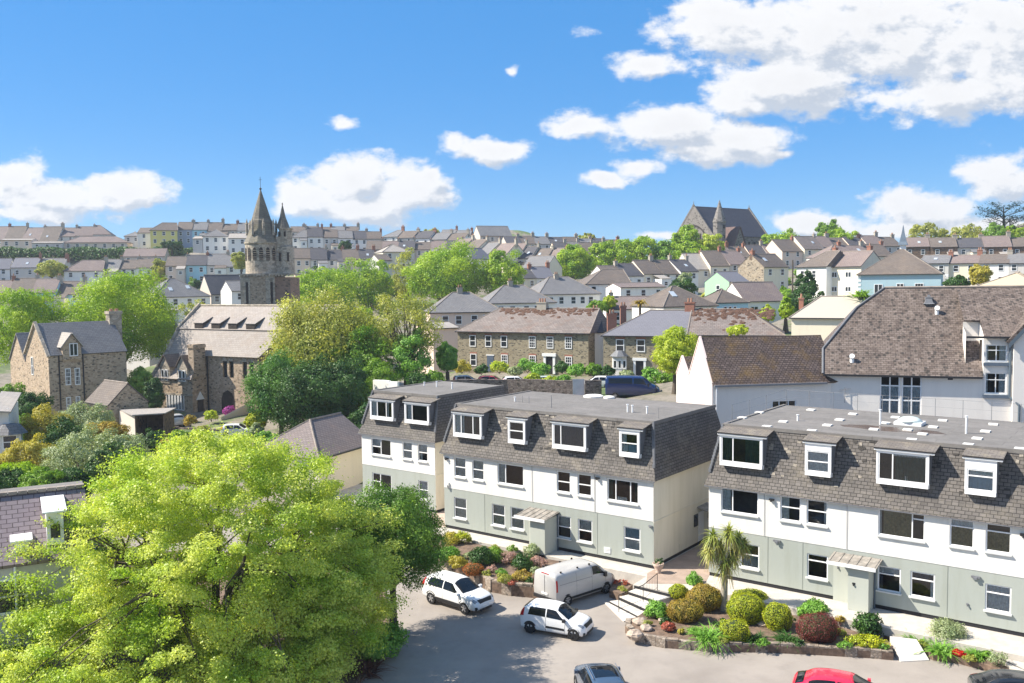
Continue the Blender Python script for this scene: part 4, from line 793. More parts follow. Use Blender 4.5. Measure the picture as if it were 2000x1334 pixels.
def house(label, O, rz, w, d, h, roof='gable', rise=2.6, wall='white', rmat=None, wins='auto', chim=(), door=None, name='house', cat='house', group=None, side=None, found=4, over=.25, hipl=None, hipr=None, endwall=None, style='sash', cmat=None, gp=True, ridge_y=None, skylights=()):
    """x along the front, front at y=0 facing -y, z=0 the ground"""
    Rt = root(name, O, rz, label, cat, group); rmat = rmat or R_brown; wm = W_[wall] if isinstance(wall, str) else wall; ry = d / 2 if ridge_y is None else ridge_y
    hl = hipl if hipl is not None else (d / 2 if roof == 'hip' else 0); hr_ = hipr if hipr is not None else (d / 2 if roof == 'hip' else 0)
    b = MB(); b.face([(0, 0, -found), (w, 0, -found), (w, 0, h), (0, 0, h)]); b.face([(w, d, -found), (0, d, -found), (0, d, h), (w, d, h)])
    zr = h + rise
    e = b if endwall is None else MB()
    e.face([(0, d, -found), (0, 0, -found), (0, 0, h), (0, d, h)] if hl else [(0, d, -found), (0, 0, -found), (0, 0, h), (0, ry, zr - .06), (0, d, h)])
    e.face([(w, 0, -found), (w, d, -found), (w, d, h), (w, 0, h)] if hr_ else [(w, 0, -found), (w, d, -found), (w, d, h), (w, ry, zr - .06), (w, 0, h)])
    b.build('wall', wm, Rt)
    if endwall is not None: e.build('end_wall', W_[endwall] if isinstance(endwall, str) else endwall, Rt)
    o = over; k = o * rise / ry; ze = h - k; xl = -(o if hl else .06); xr = w + (o if hr_ else .06); r = MB()
    A, B, C, D_ = (xl, -o, ze), (xr, -o, ze), (xr, d + o, h - o * rise / (d - ry)), (xl, d + o, h - o * rise / (d - ry)); P, Q = (hl if hl else xl, ry, zr), (w - hr_ if hr_ else xr, ry, zr)
    t = .14
    r.slab([A, B, Q, P], t); r.slab([C, D_, P, Q], t)
    if hl: r.slab([D_, A, P], t)
    if hr_: r.slab([B, C, Q], t)
    ro = r.build('roof', rmat, Rt)
    if hl or hr_ or True:
        rd = MB(); rd.cyl(P, Q, .10, n=6)
        for s, t_ in (((A, P), hl), ((D_, P), hl), ((B, Q), hr_), ((C, Q), hr_)):
            if t_: rd.cyl(s[0], s[1], .09, n=5)
        rd.build('ridge_tiles', M_ridge, ro)
    MB().box(xl + .05, xr - .05, -o - .09, -o + .01, ze - .12, ze + .02).build('gutter', M_gutter, ro)
    for (cx, cy, cw, cd, ch, cm) in [c if len(c) == 6 else (*c, None) for c in chim]:
        zc = zr - abs(cy - ry) * rise / ry; cb = MB(); cb.box(cx - cw / 2, cx + cw / 2, cy - cd / 2, cy + cd / 2, zc - 1.3, zc + ch); cb.box(cx - cw / 2 - .07, cx + cw / 2 + .07, cy - cd / 2 - .07, cy + cd / 2 + .07, zc + ch - .18, zc + ch); pots(cb, cx, cy, zc + ch, max(1, int(cw / .45)), .38)
        cb.build('chimney', [cm or cmat or M_chim, M_pot], Rt)
    if wins == 'auto':
        wins = []; n = max(1, int(w / 2.6)); st = max(1, int(h / 2.5))
        for i in range(n):
            for f in range(st): wins.append((w * (i + .5) / n - .5, h - 1.95 - f * 2.7, 1.0, 1.35))
    for q_ in wins:
        x, z, ww, hh = q_[:4]; link('window', win_mesh(ww, hh, q_[4] if len(q_) > 4 else style), Rt, (x, 0, z))
    for q_ in (side or ()):    # (which, y, z, w, h)
        s, y, z, ww, hh = q_; o_ = link('window', win_mesh(ww, hh, 'sash'), Rt, (0, y + ww, z) if s == 'l' else (w, y, z), -PI / 2 if s == 'l' else PI / 2)
    for (x, f, ww, hh) in skylights:
        y0 = ry * f; z0 = h + rise * f; sl = math.atan2(rise, ry); u = Vector((0, math.cos(sl), math.sin(sl))); n_ = Vector((0, -math.sin(sl), math.cos(sl))); p = Vector((x, y0, z0)) + n_ * .03
        s_ = MB(); a = p; s_.slab([a, a + Vector((ww, 0, 0)), a + Vector((ww, 0, 0)) + u * hh, a + u * hh], -.06); s_.build('skylight', M_skyl, ro)
    if door:
        x, dw, dh, dm = door; dd = MB().box(x, x + dw, -.05, .02, 0, dh).build('door', dm, Rt); MB().box(x - .12, x + dw + .12, -.07, -.001, dh, dh + .14).build('door_frame_or_gap', M_frame, dd)
    if gp:
        c, s = math.cos(rz), math.sin(rz)
        for (x, y) in ((w / 2, -1), (w / 2, d / 2), (0, d / 2), (w, d / 2)): GP.append((O[0] + c * x - s * y, O[1] + s * x + c * y, O[2] - .05))
    return Rt
M_ridge = plain('ridge tiles', (.26, .22, .19), .85, .3, 2); M_gutter = plain('black gutter', (.025, .025, .028), .5, 0); M_chim = render_wall('rendered chimney', (.42, .38, .32), (.2, .15, .1), .5)
M_skyl = plain('rooflight glass', (.45, .5, .55), .1, .05)
def eaves(px0, py0, D0, px1, py1, D1):
    a, b = gD(px0, py0, D0), gD(px1, py1, D1); return a, b, math.atan2(b[1] - a[1], b[0] - a[0]), math.hypot(b[0] - a[0], b[1] - a[1])
def single(label, px0, py0, D0, px1, py1, D1, h=5.4, d=8, **k):
    a, b, rz, w = eaves(px0, py0, D0, px1, py1, D1); z = (a[2] + b[2]) / 2; return house(label, (a[0], a[1], z - h), rz, w, d, h, **k)
ORD = ['first', 'second', 'third', 'fourth', 'fifth', 'sixth', 'seventh', 'eighth', 'ninth', 'tenth', 'eleventh', 'twelfth']
def row(desc, px0, py0, D0, px1, py1, D1, n, cols, rms, h=5.4, d=8, rise=2.5, chimw=.9, group=None, seed=0, hipends=(0, 0), sky=0, step=True, winstyle='sash', gapz=0.0, chimh=.9, cmat=None):
    rg = random.Random(seed + int(px0)); a, b, rz, W = eaves(px0, py0, D0, px1, py1, D1); w = W / n; c, s = math.cos(rz), math.sin(rz)
    for i in range(n):
        x = w * i; z = a[2] + (b[2] - a[2]) * (i + .5) / n; O = (a[0] + c * x, a[1] + s * x, z - h + rg.uniform(-gapz, gapz)); col = cols[i % len(cols)]; rm = rms[i % len(rms)]
        nw = 2 if w > 4.2 else 1; wi = []
        for j in range(nw):
            xx = w * (j + .5) / nw - .5; wi.append((xx, h - 1.9, .95, 1.3)); 
            if h > 4.5: wi.append((xx, h - 4.5, .95, 1.4))
        lab = '%s house, %s, %s from left in %s' % (COLN[col], ROOFN[rm.name], ORD[i], desc)
        ch = [(w - .1, d / 2, chimw * rg.uniform(.7, 1.15), .7, chimh * rg.uniform(.7, 1.4), M_brick if rg.random() < .25 else None)] if chimw and i < n - (1 if hipends[1] else 0) and rg.random() < .9 else []
        sk = [(w * rg.uniform(.2, .7), rg.uniform(.2, .5), .7, 1.0)] if rg.random() < (sky or .18) else ()
        h_ = h + rg.uniform(-.35, .35); O = (O[0], O[1], O[2] - (h_ - h) * .3); rs = rise * rg.uniform(.85, 1.12); O = (O[0] - s * rg.uniform(-.6, .6), O[1] + c * rg.uniform(-.6, .6), O[2])
        Hn = house(lab, O, rz, w, d, h_, rise=rs, wall=col, rmat=rm, wins=wi, chim=ch, name='terraced_house', group='houses in ' + desc, hipl=d / 2 if (i == 0 and hipends[0]) else 0, hipr=d / 2 if (i == n - 1 and hipends[1]) else 0, skylights=sk, style=winstyle, cmat=cmat, over=.2)
        if rg.random() < .5 and w > 4:     # rear extension with its own little roof
            ew, ed, eh = w * rg.uniform(.35, .55), rg.uniform(2, 3.6), rg.uniform(2.6, min(4.6, h_ - .8)); x0 = rg.choice([.1, w - ew - .1]); e_ = MB().box(x0, x0 + ew, -ed, -.01, -4, eh).build('rear_extension', W_[rg.choice([col, 'white', 'cream'])], Hn)
            MB().slab([(x0 - .1, -ed - .15, eh), (x0 + ew + .1, -ed - .15, eh), (x0 + ew + .1, 0, eh + .9), (x0 - .1, 0, eh + .9)], -.12).build('extension_roof', rg.choice([rm, R_brown, R_grey, R_pale]), e_); link('window', win_mesh(.9, .9), e_, (x0 + ew * .3, -ed, eh - 1.5))
# ---------------------------------------------------------------- the long pale hall behind the right hand flats
M_lilac = render_wall('lilac white render', (.77, .735, .69), (.42, .38, .36), .2); M_pinkw = render_wall('pinkish white render', (.80, .655, .61), (.5, .42, .38), .1)
R_hall = slate('mottled small hall tiles', (.11, .086, .075), (.21, .172, .152), (.06, .042, .034), .36, .2, (.30, .24, .20), .5, .5, 2.0, .02, speck=(.2, .36, .8), sps=2.3)
R_wing = slate('dark mossy wing tiles', (.10, .075, .065), (.17, .13, .115), (.03, .02, .02), .3, .2, (.22, .13, .02), .5, .5, .8, .03, speck=(.16, .3, .6), sps=2.6)
e0 = gD(1610.8, 722.7, 71.5); FH = Frame((e0[0], e0[1], 0), math.radians(-18.5)); zH = e0[2]
HA = root('hall', FH.O, FH.rz, 'long pale rendered hall with a big mottled tile roof behind the right hand flats', 'hall')
xa = FH.y(1888, 700)[0]; xb = FH.y(1921, 700)[0]; xc = FH.y(1974, 700)[0]; zblk = FH.y(1930, 655)[2]
rp = FH.x(1700, 566, 4.7); hy = 6.2; zr = 17.35; xR = xc + 9
tw = [(FH.y(1718.5, 770)[0], FH.y(1757.5, 770)[0]), (FH.y(1761, 770)[0], FH.y(1800, 770)[0])]; tz0, tz1 = FH.y(1760, 812)[2], FH.y(1760, 729)[2]
hol = [(t[0], t[1], tz0, tz1) for t in tw]
wb = (FH.y(1925, 690)[0], FH.y(1967, 690)[0]); wz = [FH.y(1946, v)[2] for v in (706, 673, 769, 728)]
hw = MB(); wall_grid(hw, 0, xb, 2, zH, 0, hol, .15); hb_ = MB(); wall_grid(hb_, xb, xR, 2, zblk, -.02, [(wb[0], wb[1], wz[0], wz[1]), (wb[0], wb[1], wz[2], wz[3])], .12)
hb_.face([(xa, 2.2, 11), (xb, 2.2, 11), (xb, 2.2, zblk + .9), (xa, 2.2, zblk + .9)]); hb_.face([(xa, .6, 11), (xa, 2.2, 11), (xa, 2.2, zblk + .6), (xa, .6, zblk + .1)]); hb_.face([(xb, -.02, 11), (xb, 2.2, 11), (xb, 2.2, zblk + .9), (xb, -.02, zblk)])
k1, k2 = (1.5, zH + 1.55), (4.6, zH + 4.75)
hw.face([(0, 2 * hy, 2), (0, 0, 2), (0, 0, zH), (0, k1[0], k1[1]), (0, 2 * hy - k1[0], k1[1]), (0, 2 * hy, zH)]); hw.face([(xR, 2 * hy, 2), (0, 2 * hy, 2), (0, 2 * hy, zH), (xR, 2 * hy, zH)])
hw.build('wall', M_lilac, HA); hb_.build('bay_wall', M_lilac, HA)
rf = MB(); o = .3
rf.slab([(-.1, -o, zH - .28), (xb - .02, -o, zH - .28), (xb - .02, hy, zr), (4.7, hy, zr), (2.5, k2[0], k2[1]), (-.1, k1[0], k1[1])], .15)
rf.slab([(xb - .02, -.35, zblk - .05), (xR, -.35, zblk - .05), (xR, hy, zr + .004), (xb - .02, hy, zr + .004)], .15); rf.slab([(xa, 1.7, zblk + 1.05), (xb - .03, 1.7, zblk + 1.05), (xb - .03, hy, zr + .005), (xa, hy, zr + .005)], .12)
B1, B2 = 2 * hy - k1[0], 2 * hy - k2[0]
rf.slab([(-.1, B1, k1[1]), (-.1, k1[0], k1[1]), (2.5, k2[0], k2[1]), (2.5, B2, k2[1])], .12); rf.slab([(2.5, B2, k2[1]), (2.5, k2[0], k2[1]), (4.7, hy, zr)], .12)
rf.slab([(xR, 2 * hy + o, zH - .28), (-.1, 2 * hy + o, zH - .28), (-.1, B1, k1[1]), (2.5, B2, k2[1]), (4.7, hy, zr), (xR, hy, zr)], .15)
hro = rf.build('roof', R_hall, HA)
MB().box(-.1, xb - .1, -.42, -.28, zH - .42, zH - .27).build('gutter', M_gutter, hro); MB().box(xa - .1, xc, -.50, -.36, zblk - .2, zblk - .05).build('gutter', M_gutter, hro); MB().cyl((4.7, hy, zr + .02), (xR, hy, zr + .02), .12, n=6).build('ridge_tiles', M_ridge, hro)
vt = MB()
for p, q_ in (((-.14, -o, zH - .24), (-.14, k1[0], k1[1] + .05)), ((-.14, k1[0], k1[1] + .05), (2.46, k2[0], k2[1] + .05)), ((2.46, k2[0], k2[1] + .05), (4.66, hy, zr + .04))): vt.cyl(p, q_, .09, n=6)
vt.build('verge', M_lead, hro)
for i, t in enumerate(tw):
    zr3 = [(.36, 0, 1), (.70, 0, 1)]; window(HA, t[0], t[1], tz0, tz1, .06, splits_x=(.5,), splits_z=zr3, curtain=[(M_bluecurt if 0 else M_net, .04, .48, 0, .34), (M_net, .52, .96, 0, .34), (M_net, .04, .48, .37, .68), (M_net, .52, .96, .37, .68)], fw=.1, mull=.1)
for k in (0, 2): window(HA, wb[0], wb[1], wz[k], wz[k + 1], .04, splits_x=(.5,), splits_z=((.66, 0, 1),), curtain=[(M_net, .02, .14, 0, 1), (M_net, .66, .98, 0, 1)], fw=.08)
for k in (0, 2): MB().box(wb[0] - .15, wb[1] + .2, -.2, -.025, wz[k] - .32, wz[k] - .1).build('sill_band', plain('slate blue sill', (.10, .13, .17), .5), HA)
MB().box(FH.y(1851, 737)[0], FH.y(1861, 737)[0], -.03, .01, FH.y(1856, 742)[2], FH.y(1856, 733)[2]).build('vent', M_dkmetal, HA)
p = FH.y(1973, 655); dp = MB(); dp.cyl((xc - .05, -.16, zblk - .2), (xc - .05, -.16, FH.y(1973, 775)[2]), .09, n=8); dp.cyl((xc - .05, -.16, FH.y(1973, 775)[2]), (xc + .55, -.5, FH.y(1973, 790)[2]), .09, n=8); dp.cyl((xc + .55, -.5, FH.y(1973, 790)[2]), (xc + .55, -.5, 3), .09, n=8); dp.build('drainpipe', M_pipe, HA)
# gabled bay at the right end
gz0 = zblk - .1; gb = MB(); gb.face([(xc + .12, -.45, 2), (xc + 8, -.45, 2), (xc + 8, -.45, gz0), (xc + 4, -.45, gz0 + 4.6), (xc + .12, -.45, gz0)]); gb.face([(xc + .12, 1, 2), (xc + .12, -.45, 2), (xc + .12, -.45, gz0), (xc + .12, 1, gz0)]); gb.build('gable_bay', M_lilac, HA)
bbd = MB(); bbd.slab([(xc - .25, -.75, gz0 - .45), (xc + 4, -.75, gz0 + 4.6), (xc + 4, 3.2, gz0 + 4.6), (xc - .25, 3.2, gz0 - .45)], -.2); bbd.build('bay_roof', R_hall, HA); MB().slab([(xc - .25, -.76, gz0 - .8), (xc + 4, -.76, gz0 + 4.2), (xc + 4, -.76, gz0 + 4.65), (xc - .25, -.76, gz0 - .4)], .08).build('bargeboard', M_pipe, HA)
def on_roof(px, py):   # point on the front slope of the hall
    a = np.array(FH.w(0, 0, zH)); n = np.cross(FH.U, np.array(FH.w(0, hy, zr)) - a); d = ray(px, py); t = (a - CAMP) @ n / (d @ n); return FH.loc(CAMP + t * d)
for (px, py, kind) in ((1814, 594, 'louvre'), (1830, 612, 'cowl'), (1664, 706, 'cowl')):
    x, y, z = on_roof(px, py); v = MB()
    if kind == 'louvre': v.box(x - .25, x + .25, y - .1, y + .5, z - .3, z + .55, 0); v.lathe([(.6, z + .02), (.45, z + .1), (.1, z + .75)], 4, (x, y + .1), 0, PI / 4); v.build('roof_vent', M_lead, HA)
    else: v.cyl((x, y, z - .1), (x, y, z + .35), .16, n=10); v.cyl((x, y, z + .35), (x, y - .2, z + .45), .2, n=10); v.build('roof_cowl', M_frame, HA)
ax, ay, az = FH.y(1650, 762, -.15); an = MB(); an.cyl((ax, ay, az - 1.0), (ax, ay, az + .2), .02, n=5); an.cyl((ax - .45, ay, az), (ax + .45, ay, az + .15), .015, n=4)
for k in range(5): an.cyl((ax - .4 + k * .2, ay - .25, az + k * .03), (ax - .4 + k * .2, ay + .12, az + k * .03), .01, n=4)
an.build('aerial', M_steel, HA)
lw = (FH.y(1508, 790)[0], FH.y(1555, 790)[0])
# the darker roofed wing with two sharp pink gables
e1 = gD(1391, 748, 70.0); FW = Frame((e1[0], e1[1], 0), math.radians(8)); zW = e1[2]; WI = root('hall_wing', FW.O, FW.rz, 'low wing with two sharp pinkish white gables and a dark mossy roof', 'outbuilding')
Lw = FW.y(1612, 740)[0] + 1.0
pk = FW.x(1366.5, 659, 0); vy = FW.x(1345, 731, 0); p2k = FW.x(1332, 696, 0); fa = FW.x(1321, 728, 0)
g = MB(); g.face([(0, fa[1], 3), (0, 0, 3), (0, 0, zW), (0, pk[1], pk[2]), (0, vy[1], vy[2]), (0, p2k[1], p2k[2]), (0, fa[1], fa[2])]); g.build('gable_wall', M_pinkw, WI)
sw = (FW.y(1508, 790)[0], FW.y(1555, 790)[0], FW.y(1530, 797)[2], FW.y(1530, 782)[2]); g = MB(); wall_grid(g, .001, Lw, 3, zW, 0, [sw], .1); g.face([(Lw, fa[1], 3), (.001, fa[1], 3), (.001, fa[1], fa[2]), (Lw, fa[1], fa[2])]); g.build('wall', M_lilac, WI)
window(WI, *sw, .05, splits_x=(.3, .68), fw=.07)
g = MB(); g.slab([(.04, -.25, zW - .15), (Lw, -.25, zW - .15), (Lw, pk[1], pk[2]), (.04, pk[1], pk[2])], .14); g.slab([(Lw, vy[1], vy[2]), (.04, vy[1], vy[2]), (.04, pk[1], pk[2]), (Lw, pk[1], pk[2])], .1)
g.slab([(.04, vy[1], vy[2]), (Lw, vy[1], vy[2]), (Lw, p2k[1], p2k[2]), (.04, p2k[1], p2k[2])], .1); g.slab([(Lw, fa[1], fa[2]), (.04, fa[1], fa[2]), (.04, p2k[1], p2k[2]), (Lw, p2k[1], p2k[2])], .1); wr = g.build('roof', R_wing, WI)
cp = MB(); pl_ = [(0, zW), (pk[1], pk[2] + .12), (vy[1], vy[2]), (p2k[1], p2k[2] + .1), (fa[1], fa[2])]
for a, b in zip(pl_[:-1], pl_[1:]): cp.slab([(-.05, a[0], a[1]), (.12, a[0], a[1]), (.12, b[0], b[1]), (-.05, b[0], b[1])], .1)
cp.build('coping', M_pinkw, WI); MB().box(.05, Lw - 1, -.38, -.24, zW - .3, zW - .15).build('gutter', M_steel, wr); MB().cyl((.25, -.1, 3), (.25, -.3, zW - .2), .05, n=6).build('drainpipe', M_frame, WI)
MOSSW = (WI, (.3, pk[1], pk[2]), (Lw, pk[1], pk[2]))
GP += [(e0[0] + 5, 72, 5.5), (e0[0] + 15, 70, 5.5), (e1[0] + 3, 72, 5.6), (e1[0], 80, 5.6)]
# ---------------------------------------------------------------- church
M_chst = rubble('church rubble stone', [(.38, .29, .205), (.50, .39, .29), (.28, .205, .14), (.44, .35, .26)], (.36, .29, .22), 3.0, .9, 1.7, .09); M_chst2 = rubble('pale church ashlar', [(.42, .36, .285), (.50, .43, .345), (.34, .28, .215)], (.27, .24, .2), 1.6, .9, 1.9, .2)
R_church = slate('pink grey church slates', (.30, .265, .24), (.36, .32, .29), (.2, .17, .155), .5, .3, (.26, .18, .12), .4, .25, .6)
ec = gD(303, 733, 125); FK = Frame((ec[0], ec[1], 0), math.radians(-29)); CH = root('church', FK.O, FK.rz, 'stone church with a long two tiered pink grey slate roof below the bell tower', 'church')
a1 = FK.x(330, 690, 0); a2 = FK.x(352, 643, 0); a3 = FK.x(393, 597, 0); zE_ = ec[2]; wx = FK.y(375, 740)[0]; Lc = FK.y(560, 640, a2[1])[0]; Lc1 = FK.y(503, 697, a1[1])[0]
b = MB(); b.face([(0, a3[1] * 2 - 2, -4), (0, 0, -4), (0, 0, zE_), (0, a1[1], a1[2]), (0, a2[1], a2[2]), (0, a3[1], a3[2]), (0, a3[1] * 2 - 2, zE_)])
b.face([(0, 0, -4), (wx, 0, -4), (wx, 0, zE_), (0, 0, zE_)]); b.build('wall', M_chst, CH)
aw = MB(); lz = [FK.y(680 / 4.167 + 280, y_, a1[1]) for y_ in (738, 705)]
wins_ = []
for pxc in (443, 482): x_ = FK.y(pxc, 720, a1[1])[0]; wins_ += [(x_ - 1.0, x_ - .2, lz[0][2], lz[1][2]), (x_ + .2, x_ + 1.0, lz[0][2], lz[1][2])]
ys = a1[1] + .25; wall_grid(aw, wx, Lc1, -4, a1[2] - .1, ys, wins_, .3); aw.face([(Lc1, ys, -4), (Lc1, a3[1] * 2 - 2, -4), (Lc1, a3[1] * 2 - 2, zE_), (Lc1, a3[1], a3[2]), (Lc1, a2[1], a2[2]), (Lc1, ys, a1[2])]); aw.build('aisle_wall', M_chst, CH)
for w_ in wins_:
    l = MB().box(w_[0], w_[1], ys + .2, ys + .24, w_[2], w_[3]); lo = l.build('lancet_window', M_farglass, CH); t = MB(); cx_ = (w_[0] + w_[1]) / 2; t.slab([(w_[0] - .1, ys - .03, w_[3] - .05), (w_[1] + .1, ys - .03, w_[3] - .05), (cx_, ys - .03, w_[3] + .9)], -.06); t.build('pointed_head', M_chst2, lo)
gxx = wx; gr = MB(); top = FK.x(405, 693, gxx); bk = a1[1]
gr.face([(gxx, 0, -4), (gxx, bk + .2, -4), (gxx, bk + .2, FK.x(430, 722, gxx)[2]), (gxx, bk * .55, top[2] + .4), (gxx, 0, zE_)]); gr.build('gable_wall', M_chst, CH)
c_ = MB(); cz = FK.x(400, 671, gxx)[2]; cy = bk * .52; c_.box(gxx - .9, gxx + .12, cy - 1.0, cy + 1.0, zE_, cz); c_.box(gxx - 1.0, gxx + .2, cy - 1.1, cy + 1.1, cz - .5, cz - .1); c_.build('chimney', M_chst, CH)
r = MB(); r.slab([(-.3, -.3, zE_ - .3), (wx + .05, -.3, zE_ - .3), (wx + .05, bk * .55, top[2] + .45), (wx - .5, a1[1], a1[2] + .06), (-.3, a1[1], a1[2] + .06)], .2); r.slab([(-.3, a1[1] - .2, a1[2] - .1), (Lc1 + .3, a1[1] - .2, a1[2] - .1), (Lc, a2[1], a2[2]), (-.3, a2[1], a2[2])], .2)
r.slab([(-.3, a2[1] - .15, a2[2] + .1), (Lc, a2[1] - .15, a2[2] + .1), (Lc + 6, a3[1], a3[2]), (-.3, a3[1], a3[2])], .25); r.slab([(Lc, a3[1] * 2 - 2, zE_), (-.3, a3[1] * 2 - 2, zE_), (-.3, a3[1], a3[2]), (Lc + 6, a3[1], a3[2])], .2)
cr = r.build('roof', R_church, CH); rt = MB(); rt.cyl((-.3, a3[1], a3[2] + .05), (Lc + 6, a3[1], a3[2] + .05), .16, n=6)
for p, q_ in (((-.35, -.3, zE_ - .2), (-.35, a1[1], a1[2] + .2)), ((-.35, a1[1], a1[2] + .15), (-.35, a2[1], a2[2] + .15)), ((-.35, a2[1], a2[2] + .2), (-.35, a3[1], a3[2] + .2))): rt.cyl(p, q_, .28, n=6)
rt.build('coping', M_chst2, cr)
for px in (391, 424, 457, 492):
    m_ = MB(); y1 = a2[1] + .25; x_ = FK.y(px, 636, y1)[0]; sl = (a3[2] - a2[2]) / (a3[1] - a2[1]); z_ = a2[2] + .1; m_.box(x_ - .8, x_ + .8, y1 - .3, y1 - .2, z_ - .1, z_ + .85); lo = m_.build('roof_dormer', M_room, CH)
    m_ = MB(); m_.slab([(x_ - .95, y1 - .4, z_ + .85), (x_ + .95, y1 - .4, z_ + .85), (x_ + .8, y1 + 1.6, z_ + .35 + 1.6 * sl), (x_ - .8, y1 + 1.6, z_ + .35 + 1.6 * sl)], .1); m_.build('dormer_roof', R_church, lo)
for px in (323, 357):
    x_ = FK.y(px, 730)[0]; z_ = zE_ - .9; m_ = MB(); m_.box(x_ - .95, x_ + .95, -.1, 2.2, z_ - .1, z_ + 2.3); m_.face([(x_ - .95, -.1, z_ + 2.3), (x_ + .95, -.1, z_ + 2.3), (x_, -.1, z_ + 3.6)]); dm_ = m_.build('gabled_dormer', M_chst2, CH)
    m_ = MB(); m_.slab([(x_ - 1.15, -.3, z_ + 2.1), (x_, -.3, z_ + 3.75), (x_, 3.0, z_ + 3.75), (x_ - 1.15, 2.4, z_ + 2.1)], -.1); m_.slab([(x_, -.3, z_ + 3.75), (x_ + 1.15, -.3, z_ + 2.1), (x_ + 1.15, 2.4, z_ + 2.1), (x_, 3.0, z_ + 3.75)], -.1); m_.build('dormer_roof', R_brown, dm_)
    for s_ in (-.62, .08): link('window', win_mesh(.5, 1.4, 'plain'), dm_, (x_ + s_, -.1, z_ + .35))
mb_ = MB(); x0_ = FK.y(327, 795)[0]; x1_ = FK.y(362, 797)[0]; zz = FK.y(345, 797)[2]
for k in range(6): link('window', win_mesh((x1_ - x0_) / 6 - .2, 2.1, 'plain'), CH, (x0_ + k * (x1_ - x0_) / 6, 0, zz - .2))
MB().box(-.05, wx + .05, -.08, 0.0, FK.y(340, 770)[2] - .1, FK.y(340, 770)[2] + .15).build('string_course', M_chst2, CH)
x_ = FK.y(446, 790, ys)[0]; ad = MB(); zb_ = FK.y(446, 808, ys)[2]; ad.box(x_ - 1.2, x_ + 1.2, ys - .05, ys - .01, zb_ - 1, zb_ + 1.9); ad.face([(x_ - 1.2, ys - .05, zb_ + 1.9), (x_ + 1.2, ys - .05, zb_ + 1.9), (x_ + .85, ys - .05, zb_ + 2.8), (x_, ys - .05, zb_ + 3.2), (x_ - .85, ys - .05, zb_ + 2.8)]); ad.build('arched_door', M_room, CH)
y_ = FK.x(392, 805, gxx)[1]; MB().box(gxx + .01, gxx + .06, y_ - .5, y_ + .5, zb_ - .5, zb_ + 2.0).build('side_door', M_room, CH); MB().slab([(gxx + .07, y_ - .7, zb_ + 1.9), (gxx + .07, y_ + .7, zb_ + 1.9), (gxx + .07, y_, zb_ + 3.0)], .1).build('door_hood', M_frame, CH)
MB().cyl((wx + .2, ys - .2, -2), (wx + .2, ys - .2, a1[2] - .2), .1, n=6).build('drainpipe', M_gutter, CH)
GP += [tuple(FK.w(*p_)) for p_ in ((0, -1, .3), (10, -3, .4), (20, 5, .5), (8, 10, .5), (16, -6, .4))]
# ---------------------------------------------------------------- bell tower
DT = 150.0; tb = gD(530, 600, DT); TW = root('bell_tower', (tb[0], tb[1], 0), 0, 'round stone bell tower with a conical spire and a thinner turret beside it', 'tower'); s_ = DT / 1784
Z = lambda py, px=530: gD(px, py, DT)[2]; X = lambda px: (px - 530) * s_
M_spire = slate('grey green spire stone', (.16, .145, .12), (.21, .19, .155), (.1, .09, .075), .6, .35, (.33, .31, .2), .5, .4, .8)
b = MB(); b.box(X(482), X(548), -3.2, 3.5, -3, Z(536)); b.build('base_stage', M_chst2, TW); MB().box(X(500), X(530), -3.26, -3.2, 2, Z(541)).build('recessed_panel', M_chst, TW)
b = MB(); b.box(X(548) + .01, X(577), -3.0, 3.4, -3, Z(542)); b.build('base_stage', rubble('brown tower stone', [(.24, .16, .12), (.3, .2, .15), (.2, .14, .1)], (.25, .18, .14), 2.5), TW)
b = MB(); b.box(X(481) - .2, X(577) + .2, -3.4, 3.6, Z(537), Z(534.5)); 
for k in range(16): b.box(X(484) + k * .5, X(484) + k * .5 + .25, -3.45, -3.1, Z(540), Z(537) - .002)
b.build('cornice', M_chst2, TW)
for px in (495, 542): b = MB().box(X(px) - .18, X(px) + .18, -3.3, -3.27, Z(592), Z(550)); b.lathe([(.18, 0), (.1, .2)], 4); b = MB().box(X(px) - .2, X(px) + .2, -3.30, -3.26, Z(592), Z(551)); lo = b.build('slit_window', M_room, TW); MB().box(X(px) - .5, X(px) - .21, -3.34, -3.2, Z(594), Z(548)).box(X(px) + .21, X(px) + .5, -3.34, -3.2, Z(594), Z(548)).box(X(px) - .5, X(px) + .5, -3.34, -3.2, Z(548), Z(545)).build('surround', M_chst2, lo)
cx, rr = X(515.5), 2.7
b = MB(); b.lathe([(rr * 1.02, Z(535)), (rr, Z(530)), (rr, Z(478)), (rr * 1.06, Z(476)), (rr * 1.06, Z(473.5))], 32, (cx, 0)); b.build('belfry_drum', M_chst2, TW, smooth=False)
n = 16
for k in range(n):
    t = 2 * PI * (k + .5) / n - PI / 2; c, s = math.cos(t), math.sin(t); a = MB(); r0 = rr + .03; hw_ = .30
    def P_(x, z, r_=r0): return (cx + r_ * c - x * s, r_ * s + x * c, z)
    z0, z1 = Z(509), Z(489); a.face([P_(-hw_, z0), P_(hw_, z0), P_(hw_, z1), P_(hw_ * .7, z1 + .3), P_(0, z1 + .45), P_(-hw_ * .7, z1 + .3), P_(-hw_, z1)]); lo = a.build('belfry_opening', M_room, TW)
    a = MB()
    for j in range(5): z_ = z0 + .15 + j * .35; a.face([P_(-hw_, z_, r0 + .01), P_(hw_, z_, r0 + .01), P_(hw_, z_ + .1, r0 + .06), P_(-hw_, z_ + .1, r0 + .06)])
    a.build('louvres', M_chst2, lo)
sp = MB(); sp.lathe([(rr * 1.08, Z(473.5)), (rr * 1.0, Z(469)), (rr * .86, Z(460)), (rr * .74, Z(448)), (rr * .68, Z(436)), (rr * .64, Z(431)), (rr * .58, Z(428)), (rr * .36, Z(405)), (.06, Z(370))], 12, (cx, 0)); sp.build('spire', M_spire, TW)
